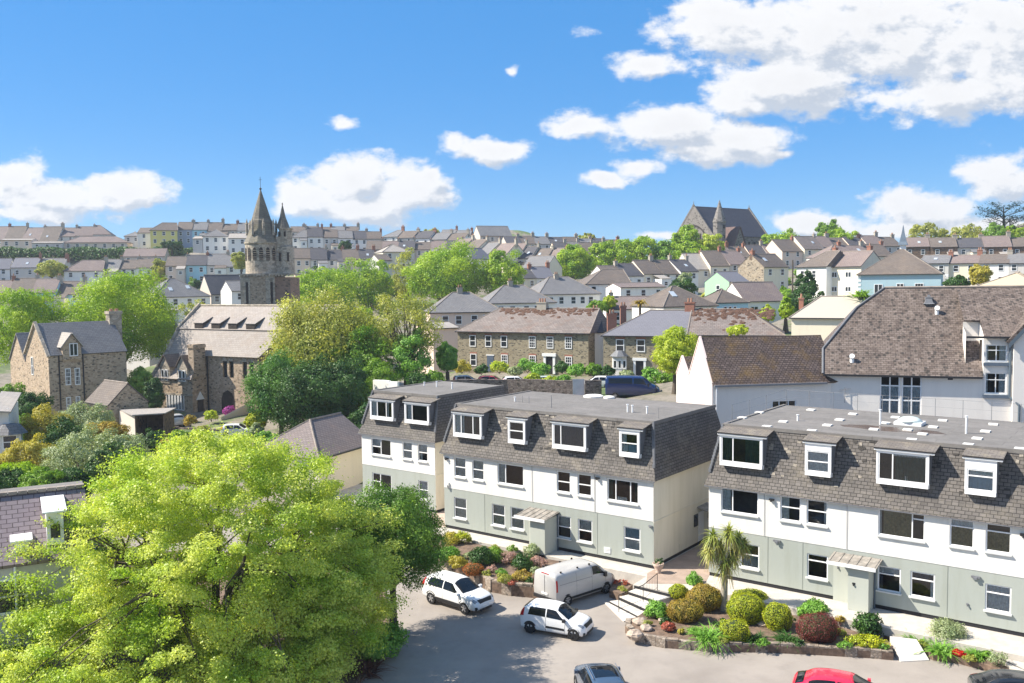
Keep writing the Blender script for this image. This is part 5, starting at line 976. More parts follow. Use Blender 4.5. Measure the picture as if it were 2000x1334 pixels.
f = MB(); f.lathe([(.05, Z(371)), (.2, Z(369.5)), (.22, Z(368)), (.05, Z(366))], 8, (cx, 0)); f.cyl((cx, 0, Z(366)), (cx, 0, Z(345)), .035, n=5); f.cyl((cx - .25, 0, Z(351)), (cx + .25, 0, Z(351)), .03, n=5); f.build('finial_cross', M_dkmetal, TW)
for k in range(8):
    t = 2 * PI * (k + .5) / 8; x_, y_ = cx + rr * .86 * math.cos(t), rr * .86 * math.sin(t); p_ = MB(); p_.lathe([(.22, Z(460)), (.2, Z(440)), (.25, Z(438)), (.19, Z(436)), (.03, Z(428))], 6, (x_, y_)); p_.build('pinnacle', M_chst2, TW)
x2, r2 = X(561), 1.05; b = MB(); b.lathe([(1.35, Z(536)), (1.3, Z(500)), (1.25, Z(482)), (r2, Z(480)), (r2, Z(450)), (r2 * 1.12, Z(448)), (r2 * 1.12, Z(446))], 20, (X(562), 0)); b.build('stair_turret', M_chst2, TW)
b = MB(); b.box(X(545), X(562), -.9, 1.6, Z(535), Z(462)); b.build('link_wall', M_chst2, TW)
b = MB(); b.lathe([(r2 * 1.1, Z(446)), (.5, Z(425)), (.05, Z(400)), (.14, Z(399)), (.03, Z(396))], 12, (X(557), 0)); b.build('turret_spire', M_spire, TW)
for px in (553, 569): MB().box(X(px) - .14, X(px) + .14, -1.36, -1.2, Z(511), Z(494)).build('slit_window', M_room, TW)
for px in (552, 563): MB().box(X(px) - .16, X(px) + .16, -1.09, -1.0, Z(463), Z(453)).build('slit_window', M_room, TW)
GP += [(tb[0], tb[1], 1.0)]
# ---------------------------------------------------------------- three storey stone house at the left
M_shst = rubble('tan dressed rubble', [(.43, .33, .23), (.56, .44, .32), (.32, .23, .155), (.50, .39, .29)], (.45, .36, .27), 3.4, .9, 1.8, .10)
eh = gD(94, 692.5, 112); FS = Frame((eh[0], eh[1], 0), math.radians(46)); SH = root('stone_house', FS.O, FS.rz, 'tall three storey tan stone house with a tall chimney at the left', 'house')
hz = eh[2]; wS = FS.y(246, 683)[0]; rdg = FS.x(69, 633, 0); ry, rz2 = rdg[1], rdg[2]
b = MB(); b.face([(0, 0, -3), (wS, 0, -3), (wS, 0, hz), (0, 0, hz)]); b.face([(0, 2 * ry, -3), (0, 0, -3), (0, 0, hz), (0, ry, rz2), (0, 2 * ry, hz)]); b.face([(wS, 0, -3), (wS, 2 * ry, -3), (wS, 2 * ry, hz), (wS, ry, rz2), (wS, 0, hz)]); b.face([(wS, 2 * ry, -3), (0, 2 * ry, -3), (0, 2 * ry, hz), (wS, 2 * ry, hz)]); b.build('wall', M_shst, SH)
r = MB(); r.slab([(.1, -.2, hz - .15), (wS + .1, -.2, hz - .15), (wS + .1, ry, rz2 + .1), (.1, ry, rz2 + .1)], .15); r.slab([(wS + .1, 2 * ry + .2, hz - .15), (.1, 2 * ry + .2, hz - .15), (.1, ry, rz2 + .1), (wS + .1, ry, rz2 + .1)], .15); sr = r.build('roof', R_grey, SH)
r = MB(); r.slab([(-.25, -.3, hz - .2), (.15, -.3, hz - .2), (.15, ry, rz2 + .35), (-.25, ry, rz2 + .35)], .2); r.slab([(.15, 2 * ry + .3, hz - .2), (-.25, 2 * ry + .3, hz - .2), (-.25, ry, rz2 + .35), (.15, ry, rz2 + .35)], .2); r.build('coping', M_chst2, sr)
c_ = MB(); cz = FS.y(222, 603, ry)[2]; cx_ = FS.y(222, 620, ry)[0]; c_.box(cx_ - .8, cx_ + .8, ry - .6, ry + .6, hz, cz - .7); c_.box(cx_ - .9, cx_ + .9, ry - .7, ry + .7, cz - .7, cz - .3); c_.cyl((cx_ - .3, ry, cz - .3), (cx_ - .3, ry, cz), .25, n=8, mat=1); c_.cyl((cx_ + .4, ry, cz - .3), (cx_ + .4, ry, cz), .25, n=8, mat=1); c_.build('chimney', [M_chst2, M_pot], SH)
for (l, t, r_, bt, st) in ((470, 320, 527, 400, 'pair'), (447, 493, 485, 600, 'multi'), (512, 490, 549, 598, 'multi'), (455, 690, 487, 785, 'multi'), (520, 684, 550, 780, 'multi')):
    x0_, _, z1_ = FS.y(l / 3.51, 580 + t / 3.51); x1_, _, z0_ = FS.y(r_ / 3.51, 580 + bt / 3.51); yy = -.25 if t < 400 else 0; link('window', win_mesh(x1_ - x0_, z1_ - z0_, st), SH, (x0_, yy, z0_))
dx0, dx1, dz0, dzt = FS.y(425 / 3.51, 690)[0], FS.y(552 / 3.51, 680)[0], hz - .8, FS.y(490 / 3.51, 580 + 255 / 3.51)[2]; dz1 = FS.y(490 / 3.51, 580 + 318 / 3.51)[2]; xm = (dx0 + dx1) / 2
b = MB(); b.face([(dx0, -.22, dz0), (dx1, -.22, dz0), (dx1, -.22, dz1 - .3), (xm, -.22, dzt), (dx0, -.22, dz1 - .3)]); b.face([(dx0, 2.5, dz0), (dx0, -.22, dz0), (dx0, -.22, dz1 - .3), (dx0, 2.5, dz1 - .3)]); b.face([(dx1, -.22, dz0), (dx1, 2.5, dz0), (dx1, 2.5, dz1 - .3), (dx1, -.22, dz1 - .3)]); b.face([(dx0, 0, dz0), (dx1, 0, dz0), (dx1, -.22, dz0), (dx0, -.22, dz0)]); gd = b.build('gabled_dormer', M_shst, SH)
b = MB(); b.slab([(dx0 - .2, -.45, dz1 - .5), (xm, -.45, dzt + .1), (xm, 3.2, dzt + .1), (dx0 - .2, 2.2, dz1 - .5)], -.12); b.slab([(xm, -.45, dzt + .1), (dx1 + .2, -.45, dz1 - .5), (dx1 + .2, 2.2, dz1 - .5), (xm, 3.2, dzt + .1)], -.12); b.build('dormer_roof', R_pale, gd)
for px in (116, 163): x_ = FS.y(px, 740)[0]; MB().cyl((x_, -.12, -2), (x_, -.12, hz - .2), .08, n=6).build('drainpipe', M_gutter, SH)
link('window', win_mesh(.6, 2.2, 'sash'), SH, (0, ry * 1.5, hz - 2.8), -PI / 2)
# rear wing of the stone house
lw_ = FS.x(20, 720, 0)[1]; y2 = 2 * ry; zt2 = FS.x(40, 652, 0)[2]; b = MB(); yb2 = max(lw_, y2 + 4); ym = (y2 + yb2) / 2
b.face([(.05, yb2, -3), (.05, y2, -3), (.05, y2, hz - 1.2), (.05, ym, zt2), (.05, yb2, hz - 1.2)]); b.face([(wS * .6, yb2, -3), (.05, yb2, -3), (.05, yb2, hz - 1.2), (wS * .6, yb2, hz - 1.2)]); rw = b.build('rear_wing_wall', M_shst, SH)
b = MB(); b.slab([(-.1, y2, hz - 1.2), (wS * .6, y2, hz - 1.2), (wS * .6, ym, zt2 + .1), (-.1, ym, zt2 + .1)], .15); b.slab([(wS * .6, yb2 + .2, hz - 1.3), (-.1, yb2 + .2, hz - 1.3), (-.1, ym, zt2 + .1), (wS * .6, ym, zt2 + .1)], .15); b.build('rear_wing_roof', R_grey, SH)
GP += [tuple(FS.w(*p_)) for p_ in ((0, -2, 1.0), (10, -3, 1.2), (20, 0, 1.5), (5, 10, 1.5), (-4, 5, 1.2))]
# small gabled outhouse, open shed, garages, the purple roofed house at lower left
es = gD(211, 790, 104); FO = Frame((es[0], es[1], 0), math.radians(-40)); wO = -FO.y(167, 783)[0]; dO = FO.x(289, 782, 0)[1]; pkO = FO.x(247, 748, 0)
GP += [tuple(FO.w(-3, -2, 1.4)), tuple(FO.w(2, 4, 1.6)), tuple(FO.w(2, -4, 1.3))]
house('small stone outhouse with its gable end right of the tall stone house', FO.w(-wO, 0, 1.4), FO.rz, wO, dO, es[2] - 1.4, rise=pkO[2] - es[2], wall=M_shst, rmat=R_brown, wins=[], name='outhouse', cat='outbuilding', over=.15, gp=False)
ss = gD(265, 812, 100); FQ = Frame((ss[0], ss[1], 0), math.radians(8)); SD = root('open_shed', FQ.O, FQ.rz, 'open fronted flat roofed shed with a dark inside below the stone outhouse', 'shed'); zs = ss[2]; ws = FQ.y(318, 811)[0]; zb2 = FQ.y(290, 858)[2]
b = MB(); b.box(-.1, 0, 0, 5, zb2, zs); b.box(ws, ws + .1, 0, 5, zb2, zs); b.box(0, ws, 4.9, 5, zb2, zs); b.build('wall', W_['darkbrick'], SD); b = MB(); xl = FQ.y(229, 812, 4.0)[0]; b.face([(xl, 4.8, zb2), (-.11, 0, zb2), (-.11, 0, zs), (xl, 4.8, zs)]); b.build('side_boarding', W_['beige'], SD)
MB().slab([(-.3, -.3, zs + .15), (ws + .3, -.3, zs + .25), (ws + .3, 5.2, zs + .1), (xl - .1, 5.2, zs + .1)], .12).build('roof', R_pale, SD); GP += [(ss[0], ss[1] - 1, zb2), (ss[0] + 3, ss[1] + 3, zb2), (ss[0] + 8, ss[1] - 2, zb2)]
# garage with a slate roof beside the left block
eg = gD(625, 890, 76); FG = Frame((eg[0], eg[1], 0), math.radians(38)); wg = FG.y(712, 864)[0]; 
a_ = gD(622, 890, 74); b2 = gD(712, 864, 80); rzg = math.atan2(b2[1] - a_[1], b2[0] - a_[0]); wG = math.hypot(b2[0] - a_[0], b2[1] - a_[1])
house('low cream garage with a broad slate roof between the big tree and the left block', (a_[0], a_[1], .5), rzg, wG + 1.2, 6.8, a_[2] - .5, rise=2.3, wall='cream', rmat=slate('garage slates', (.19, .16, .155), (.24, .2, .19), (.08, .065, .06), .35, .2, (.3, .2, .16), .3, .3, .7), wins=[], name='garage', cat='garage', over=.3, hipl=3.4)
# lower left mansard house with white dormers
M_purp = slate('large purple grey slates', (.20, .165, .18), (.24, .20, .215), (.06, .045, .05), .46, .27, (.3, .2, .22), .2, .25, 1.2, .02)
rgA, rgB = gz(0, 966, 8.6), gz(150, 950, 8.6); rzm = math.atan2(rgB[1] - rgA[1], rgB[0] - rgA[0]); FM = Frame((rgA[0], rgA[1], 0), rzm); MH = root('mansard_house', FM.O, FM.rz, 'house with a purple slate mansard and white dormers half hidden behind the big lime tree', 'house')
zt_, yf = 8.6, -3.4; ze_ = FM.y(60, 1098, yf)[2]; x0_, x1_ = -7, FM.z(165, 949, 8.6)[0]
b = MB(); b.slab([(x0_, yf, ze_), (x1_, yf, ze_), (x1_, 0, zt_), (x0_, 0, zt_)], .2); b.build('mansard_roof', M_purp, MH); b = MB(); b.prism([(x0_, .0), (x1_, .0), (x1_, 1.6), (x0_, 1.6)], zt_ - .2, zt_ - .06); b.build('flat_roof', M_feltroof, MH)
b = MB()
for k in range(26): t = x0_ + k * (x1_ - x0_) / 26; b.box(t + .02, t + (x1_ - x0_) / 26 - .02, -.18, .14, zt_ - .05, zt_ + .10)
b.build('ridge_tiles', M_ridge, MH); b = MB(); b.box(x0_, x1_ - .1, yf + .3, 1.5, -1, ze_ + .1); b.build('wall', W_['grey'], MH); b = MB(); b.face([(x1_ - .05, yf, ze_), (x1_ - .05, 1.5, ze_), (x1_ - .05, 1.5, zt_ - .2), (x1_ - .05, 0, zt_ - .1)]); b.build('end_wall', M_purp, MH)
for (l, t, r_, bt) in ((90, 1003, 125, 1040), (27, 1060, 58, 1096)):
    y_ = yf + .5; xx0, _, z1_ = FM.y(l, t, y_); xx1, _, z0_ = FM.y(r_, bt, y_); b = MB(); b.box(xx0, xx1, y_, 0, z0_ - .5, z1_); d_ = b.build('dormer', M_frame, MH); MB().slab([(xx0 - .15, y_ - .2, z1_ + .02), (xx1 + .15, y_ - .2, z1_ + .02), (xx1 + .15, .2, z1_ + .2), (xx0 - .15, .2, z1_ + .2)], -.08).build('dormer_roof', M_frame, d_); MB().box(xx0 + .15, xx1 - .15, y_ - .02, y_ - .001, z0_ - .2, z1_ - .55).build('window', M_farglass, d_)
x_, _, z_ = FM.y(3, 1195, yf + .3); link('window', win_mesh(1.3, 1.5), MH, (x_ - .3, yf + .3, z_ - .1)); MB().cyl((FM.y(31, 1150, yf + .2)[0], yf + .15, 0), (FM.y(31, 1150, yf + .2)[0], yf + .15, ze_), .06, n=6).build('drainpipe', M_frame, MH)
GP += [(rgA[0], rgA[1], .2), (rgA[0] - 10, rgA[1], .2)]
# white bay window house at the left edge
bw = gD(40, 830, 78); FBW = Frame((bw[0], bw[1], 0), math.radians(20)); x0_ = FBW.y(-20, 830)[0]; zt_ = FBW.y(10, 800)[2]; Rb = root('bay_window_house', FBW.O, FBW.rz, 'corner of a white house with a bay window at the left edge', 'house')
MB().box(x0_, -1.0, .8, 6, -1, zt_).build('wall', M_white, Rb); MB().slab([(x0_, -.0, zt_), (-.7, .0, zt_ - .2), (-.7, 6, zt_ + .8), (x0_, 6, zt_ + 1)], .15).build('roof', R_pale, Rb); zw1, zw0 = FBW.y(25, 850)[2], FBW.y(25, 876)[2]
b = MB().box(-1.7, .0, 0, .85, zw0 - 1.4, zw1 + .1); by = b.build('bay_window', M_white, Rb); MB().lathe([(1.35, zw1 + .1), (.7, zw1 + .9)], 8, (-.85, .6)).build('bay_roof', R_grey, by); link('window', win_mesh(1.1, zw1 - zw0), by, (-1.4, 0, zw0)); GP += [(bw[0], bw[1] - 1, 1.0), (bw[0] - 6, bw[1] + 3, 1.0)]
# ---------------------------------------------------------------- the hillside town, back to front
row('the far left skyline terrace', -30, 470, 350, 112, 470, 350, 4, ['pink', 'grey', 'beige', 'grey'], [R_pink, R_brown], h=5.5, d=10, rise=5.6, sky=.6, chimw=1.2)
row('the hipped end of that skyline terrace', 112, 461, 352, 214, 457, 356, 3, ['grey', 'beige', 'grey'], [R_pink], h=5.5, d=9, rise=3.8, hipends=(0, 1))
single('long low pinkish bungalow with a purple hipped roof above the dark hedge', 124, 473, 318, 248, 473, 322, h=3, d=9, roof='hip', rise=2.2, wall='pink', rmat=R_pink, name='bungalow')
single('white block house with a flat face left of the bungalow under the skyline terrace', 2, 468, 316, 62, 469, 318, h=4, d=8, rise=.6, wall='pink', rmat=R_pale)
single('low white garage like building between the left edge and the bungalow', 62, 474, 314, 122, 474, 316, h=2.6, d=6, rise=.5, wall='grey', rmat=R_pale)
single('yellow house with a pale hipped roof on the left skyline', 293, 449, 325, 346, 449, 328, h=7.5, d=8, roof='hip', rise=2.8, wall='yellow', rmat=R_brown, hipr=0.01, side=(('l', 3, 3, 1, 1.4),))
row('the skyline terrace beside the yellow house', 346, 449, 332, 492, 450, 336, 5, ['bluegrey', 'lightblue', 'grey', 'beige', 'white'], [R_brown, R_grey, R_brown], h=6, d=8, rise=2.9, chimw=1.1)
single('small white house with a dark roof on the skyline left of the yellow house', 268, 455, 330, 294, 453, 330, h=5, d=6, rise=1.8, wall='white', rmat=R_brown)
single('white house with a small hipped roof left of the yellow house', 243, 461, 335, 272, 460, 335, h=4, d=6, roof='hip', rise=1.6, wall='grey', rmat=R_grey)
single('tall white hipped house below the blue skyline terrace', 396, 461, 300, 446, 461, 302, h=6.5, d=8, roof='hip', rise=2.5, wall='white', rmat=R_grey)
single('white gabled house just right of the tall white hipped one', 446, 464, 298, 482, 465, 299, h=6, d=7, rise=1.6, wall='white', rmat=R_pale)
single('tiny white lean to building left of the tall hipped white house', 376, 466, 300, 395, 465, 300, h=4, d=5, rise=.8, wall='grey', rmat=R_pale)
row('the blue roofed row at left edge', -30, 523, 268, 19, 523, 270, 1, ['white'], [R_purple], h=5.2, d=8, rise=3, chimw=0)
row('the blue roofed pair below the hedge', 22, 523, 270, 122, 523, 272, 2, ['grey', 'grey'], [R_purple, R_grey], h=5.2, d=8, rise=3.1)
single('white corner house with a pinkish hipped roof right of the bare brown trees', 125, 528, 262, 200, 528, 264, h=5.2, d=8, roof='hip', rise=3.0, wall='white', rmat=R_pink, chim=[(10.5, 4, 1.0, .7, .9)], hipr=.01)
row('the white terrace above the largest tree', 200, 523, 266, 300, 523, 268, 3, ['beige', 'white', 'white'], [R_grey, R_brown, R_brown], h=5.4, d=8, rise=2.9)
row('the pastel terrace left of the tower', 322, 517, 258, 482, 519, 262, 4, ['beige', 'lightblue', 'grey', 'white'], [R_brown, R_dark, R_grey, R_grey], h=5.4, d=8, rise=2.9)
single('brown roofed house between the hedge and the pastel terrace', 240, 500, 290, 322, 500, 292, h=4, d=8, rise=2.5, wall='beige', rmat=R_pink)
row('the terrace behind the left lime trees', -30, 572, 205, 155, 572, 208, 4, ['pink', 'cream', 'lightblue', 'lightblue'], [R_pink, R_brown], h=5.4, d=8, rise=2.8, cmat=None)
single('white gable fronted house right of the light blue wall', 149, 572, 203, 172, 572, 204, h=5, d=7, rise=2.2, wall='white', rmat=R_pink)
single('white house with a bright hipped roof and rooflights left of the bell tower', 300, 578, 192, 410, 578, 200, h=5.5, d=11, roof='hip', rise=3.8, wall='white', rmat=R_grey, side=(('l', 4, 3, .9, 1.5),), skylights=((4, .3, .8, 1.2), (8, .4, .8, 1.2)))
single('house with a long dark roof between the hipped white house and the tower', 412, 575, 205, 480, 570, 210, h=6, d=8, rise=4.2, wall='beige', rmat=R_dark)
single('white house with a blue window left of the tower base', 452, 566, 190, 484, 568, 192, h=7, d=7, rise=2, wall='white', rmat=R_grey)
single('low brown hipped roof house above the bright hipped white house', 275, 568, 215, 345, 566, 218, h=5, d=7, roof='hip', rise=2.0, wall='beige', rmat=R_pink)
single('grey house glimpsed behind the tree left of the church', 290, 648, 150, 352, 640, 155, h=7, d=7, rise=3, wall='grey', rmat=R_dark)
single('white flat roofed building between the left tree and the church', 318, 606, 165, 348, 606, 166, h=5, d=6, rise=.4, wall='grey', rmat=R_pale)
# middle skyline
row('the skyline terrace right of the tower', 566, 452, 338, 700, 453, 342, 5, ['grey', 'beige'], [R_brown, R_grey], h=5.4, d=8, rise=2.2, chimw=1.2)
row('the stepped white terrace beyond the tower', 570, 462, 305, 748, 467, 312, 6, ['white', 'white', 'grey'], [R_grey, R_dark, R_brown], h=5.4, d=8, rise=2.9, hipends=(1, 0))
row('the skyline terrace above the central tree', 745, 461, 312, 905, 470, 300, 5, ['white', 'grey'], [R_grey, R_brown, R_dark], h=5.2, d=8, rise=2.4, chimw=1.1, hipends=(1, 0))
row('the hilltop roofs near the peaked house', 858, 460, 330, 945, 466, 326, 3, ['beige', 'grey'], [R_grey], h=5, d=8, rise=2.6)
single('peaked hilltop house with a green grey gabled roof in the middle', 938, 462, 322, 1000, 458, 326, h=6, d=9, rise=3.6, wall='beige', rmat=R_grey)
row('the dark roofed row beyond the tower', 575, 505, 268, 765, 507, 275, 6, ['pink', 'grey', 'white'], [R_brown, R_dark, R_dark], h=5.2, d=8, rise=3.4, cmat=None)
row('the brown roofed row above the trees', 715, 487, 288, 905, 486, 290, 6, ['grey', 'beige'], [R_brown, R_pink, R_dark], h=5, d=8, rise=2.6, chimw=.8)
single('cream house with a pale pyramid roof among the middle trees', 748, 491, 245, 800, 491, 248, h=9, d=8, roof='hip', rise=2.2, wall='cream', rmat=R_pale)
single('tall narrow grey house behind the middle trees', 740, 505, 240, 765, 510, 242, h=9, d=6, rise=1.5, wall='grey', rmat=R_brown)
row('the steep roofs left of the centre', 875, 484, 285, 985, 503, 262, 4, ['beige', 'cream'], [R_pink, R_brown, R_grey], h=5, d=9, rise=3.6)
single('white gabled house with a blue grey roof above the middle trees', 922, 510, 245, 962, 500, 252, h=6, d=8, rise=3, wall='white', rmat=R_purple)
row('the ridge terrace beyond the peaked house', 990, 474, 318, 1215, 480, 330, 8, ['beige', 'cream', 'grey'], [R_dark, R_brown, R_grey], h=5, d=8, rise=2.8, chimw=1.2)
row('the descending row right of the centre', 985, 500, 268, 1095, 512, 258, 4, ['cream', 'beige'], [R_pink, R_dark, R_brown], h=5, d=9, rise=4, sky=.8)
row('the roofs behind the round green tree', 1085, 492, 285, 1215, 496, 290, 5, ['cream', 'beige', 'white'], [R_dark, R_grey, R_brown], h=5, d=9, rise=3.6, sky=.5)
single('cream house with three upstairs windows in the centre of the hillside', 1020, 520, 240, 1068, 524, 236, h=6.5, d=8, rise=3.0, wall='cream', rmat=R_grey)
row('the red chimneyed pair among the trees', 1013, 543, 222, 1085, 543, 226, 2, ['cream', 'white'], [R_dark, R_purple], h=6, d=8, rise=2.7, cmat=M_brick)
row('the long white row below the avenue', 1185, 545, 205, 1365, 527, 216, 5, ['white', 'white', 'cream'], [R_brown, R_dark, R_brown], h=5.6, d=9, rise=3.0, cmat=None)
single('large white house with a broad hipped roof below the green avenue', 1145, 554, 192, 1232, 553, 194, h=6.5, d=10, roof='hip', rise=3.0, wall='white', rmat=R_brown, hipr=.01)
single('white flat roofed extension with a blue door right of the broad hipped house', 1212, 562, 180, 1300, 558, 184, h=5, d=6, rise=.8, wall='white', rmat=R_pink)
for i, (x0, x1, ye, D0, D1, hh, d, lab, wl) in enumerate([(840, 982, 608, 150, 152, 9.0, 10, 'pale hipped house furthest left and nearest of the three in a row', 'pink'), (952, 1085, 590, 166, 169, 8.5, 10, 'white hipped house in the middle of the three in a row', 'white'), (1053, 1172, 573, 182, 186, 8.5, 11, 'white hipped house furthest right and highest of the three in a row', 'white')]):
    k = dict(roof='hip', rise=3.1 + (i == 2) * .3, wall=wl, rmat=R_grey, hipl=4.2, hipr=4.8)
    single(lab, x0, ye, D0, x1, ye, D1, h=hh, d=d, wins=[(w_, hh - 2.1, 1.0, 1.4) for w_ in (2, 4.2, 6.8, 8.8, 10.6)] + [(w_, hh - 5.1, 1.0, 1.4) for w_ in (2, 4.2, 6.8, 8.8)], chim=[(5.5, 5, .9, .7, .8)], **k)
single('tall blank pinkish house end between the bare tree and the stone terrace', 846, 640, 138, 896, 640, 140, h=7.5, d=8, rise=.7, wall='pink', rmat=R_pale, wins=[])
# right of centre
row('the gabled group under the hilltop church', 1350, 528, 235, 1462, 512, 240, 3, ['cream', 'cream', 'beige'], [R_pale, R_brown, R_pink], h=5, d=10, rise=4, cmat=M_brick)
row('the roofs just below the hilltop church', 1400, 505, 262, 1535, 500, 268, 4, ['beige', 'grey', 'pink'], [R_pink, R_brown, R_dark], h=5, d=9, rise=3.4)
a_ = gD(1381, 556, 188); house('mint green gabled house with a grey roof below the hilltop church', tuple(gD(1424, 549, 180) - np.array([0, 0, 5.5 + 0])), math.radians(30), 5.2, 7, 5.5, rise=1.9, wall='cream', endwall='mint', rmat=R_purple, side=(('l', 2.6, 3, 1, 1.7),))
a_ = gD(1492, 520, 196); house('cream fronted house with a rubble stone gable end right of the mint green house', (a_[0], a_[1], a_[2] - 6.5), math.radians(32), 7.6, 7.5, 6.5, rise=2.8, wall='cream', endwall='stone', rmat=R_brown, chim=[(.4, 3.7, .8, .8, .7, M_brick)], skylights=((2, .4, .8, 1.2),))
single('hipped roof house with a red brick chimney and a big rooflight', 1296, 596, 138, 1400, 596, 142, h=4, d=9, roof='hip', rise=2.9, wall='white', rmat=R_brown, skylights=((3, .45, .9, 1.4),), wins=[(1.5, 1.8, 1.6, 1.0, 'pair')])
single('light blue house with a small hipped roof', 1398, 589, 150, 1461, 589, 152, h=5, d=6.5, roof='hip', rise=2.1, wall='lightblue', rmat=R_brown, wins=[(1.5, 2.8, .6, 1.4), (2.4, 2.8, .6, 1.4), (3.3, 2.8, .6, 1.4)])
single('white house with an arched attic window right of the light blue house', 1455, 587, 160, 1535, 585, 163, h=5, d=8, rise=3.2, wall='white', rmat=R_pink, wins=[(1.2, 2.9, 1.5, 1.0, 'pair'), (3.6, 2.9, 1.2, 1.0, 'pair')])
single('white rendered house left of the cream double house', 1556, 520, 182, 1614, 519, 176, h=6.5, d=8, rise=2.9, roof='hip', hipr=.01, wall='white', rmat=R_brown, chim=[(5.6, 4.5, .8, .8, 1.0, M_brick)], wins=[(1.0, 4.3, .9, 1.3), (3.8, 4.3, .9, 1.3), (3.8, 1.3, .9, 1.3)])
single('cream double fronted house left of the pale blue hall', 1614, 519, 178, 1682, 519, 172, h=6.5, d=8, rise=2.8, wall='cream', rmat=R_pink, wins=[(1.2, 4.3, 1.2, 1.0, 'pair'), (4.2, 4.3, 1.2, 1.0, 'pair'), (1.2, 1.6, 1.2, .9, 'pair'), (4.2, 1.6, 1.2, .9, 'pair')], chim=[(6.4, 4.5, .8, .8, 1.3, M_brick)])
PB = single('pale blue hall with a broad hipped roof and a pointed bell turret', 1676, 534, 161, 1838, 533, 155, h=5.5, d=11, roof='hip', rise=4.2, wall='paleblue', rmat=R_brown, hipl=6.2, hipr=6.2, name='hall', wins=[(2.7, 1.7, 1.3, 1.9, 'pair'), (6.3, 2.4, 1.1, 1.3, 'pair'), (9.2, 1.6, 1.3, 2.1, 'multi')])
tu = MB(); tu.box(6.3, 7.3, 5.5, 6.5, 9.2, 10.6); t_ = tu.build('bell_turret', M_frame, PB); MB().lathe([(1.15, 10.5), (.8, 11.1), (.35, 12.6), (.05, 14.0)], 4, (6.8, 6), 0, PI / 4).build('turret_roof', plain('blue grey lead spire', (.13, .17, .22), .5, .15), t_)
q_ = MB()
for xx in (0.0, 13.85):
    for k in range(7): q_.box(xx - .02, xx + .5, -.04, -.002, .3 + k * .75, .3 + k * .75 + .45)
q_.build('quoins', M_frame, PB)
row('the tan roofed pair beside the church', 1530, 490, 262, 1610, 484, 268, 2, ['pink', 'cream'], [R_brown, R_mossy], h=5, d=9, rise=3.6)
row('the jumbled roofs on the right skyline', 1598, 484, 272, 1760, 480, 280, 5, ['beige', 'grey', 'pink'], [R_pink, R_brown, R_dark], h=5, d=9, rise=3.2, chimw=1.2)
row('the pinkish roofs behind the cream house', 1615, 502, 225, 1745, 500, 230, 3, ['grey', 'beige', 'cream'], [R_pink, R_pink, R_brown], h=5, d=9, rise=3.0, hipends=(1, 0))
row('the dark brick row on the skyline', 1765, 483, 255, 2030, 482, 245, 5, ['darkbrick', 'darkbrick', 'grey'], [R_pink, R_brown, R_dark], h=5.5, d=9, rise=2.7, chimw=1.4)
row('the low row behind the blue hall', 1798, 514, 200, 2030, 511, 188, 4, ['grey', 'cream', 'white'], [R_grey, R_pink, R_brown], h=6, d=9, rise=1.9)
single('long cream bungalow with a pale flat pitched roof left of the big hall', 1546, 620, 108, 1690, 618, 104, h=3.2, d=9, roof='hip', rise=2.3, wall='cream', rmat=render_wall('pale roof sheets', (.44, .40, .34)), name='bungalow', wins=[(6.5, 1.2, 1.2, 1.2, 'pair')], cat='bungalow', hipl=2.5, hipr=.01, chim=[(.3, 4, .5, .5, .1, M_brick)])
single('low house with a pale yellow hipped roof above the right end of the big hall', 1893, 564, 116, 2040, 562, 110, h=3, d=9, roof='hip', rise=2.0, wall='cream', rmat=render_wall('pale yellow roof', (.50, .42, .29)), name='bungalow', cat='bungalow', wins=[])
single('small white cottage with a brown roof behind the red chimneys', 1186, 602, 150, 1296, 602, 150, h=3.5, d=7, rise=1.9, wall='white', rmat=R_pink, name='cottage', chim=[(1, 3.5, .7, .6, .7)])
# long stone terrace and its neighbour
M_town = rubble('terrace dressed stone', [(.27, .23, .16), (.36, .31, .22), (.21, .175, .12), (.32, .27, .19)], (.34, .30, .22), 3.4, .9, 2.2, .08)
_wc_red = {}
T1 = eaves(893.5, 644, 128, 1149, 648, 119); wT = T1[3]; z_ = (T1[0][2] + T1[1][2]) / 2; hT = 5.7
sx = lambda px: wT * (px - 893.5) / (1149 - 893.5)
ws_ = [(sx(x) - .45, 3.45, .9, 1.5, 'multi' if x > 1020 else 'sash') for x in (925, 957, 988.5, 1044, 1078, 1112.5)] + [(sx(x) - .45, .75, .9, 1.6, 'multi' if x > 980 else 'sash') for x in (926, 989, 1044, 1112.5)]
ST = house('long two storey stone terrace with a rusty lichen covered roof behind the middle flats', (T1[0][0], T1[0][1], z_ - hT), T1[2], wT, 8, hT, rise=2.9, wall=M_town, rmat=R_mossy, hipl=4.6, hipr=.01, wins=ws_, door=(sx(954), 1.0, 2.2, plain('slate blue door', (.09, .12, .17), .5)), name='stone_terrace', cat='terrace', chim=[(sx(1040), 4, 1.4, .8, .9)], over=.3)
dd = MB().box(sx(1077) - .5, sx(1077) + .5, -.03, .02, 0, 2.3).build('door', M_dkmetal, ST); d2 = MB().box(sx(1077) - .85, sx(1077) - .52, -.2, -.001, 0, 2.35).box(sx(1077) + .52, sx(1077) + .85, -.2, -.001, 0, 2.35).box(sx(1077) - 1.0, sx(1077) + 1.0, -.3, -.001, 2.35, 2.75).build('door_surround', M_frame, dd)
for w_ in ws_: MB().box(w_[0] - .12, w_[0] + 1.02, -.02, .01, w_[1] + w_[3] + .02, w_[1] + w_[3] + .27).build('brick_lintel', M_brick, ST)
T2 = eaves(1178, 652, 117, 1345, 654, 113); wT2 = T2[3]; z2_ = T2[0][2]; s2x = lambda px: wT2 * (px - 1178) / 167
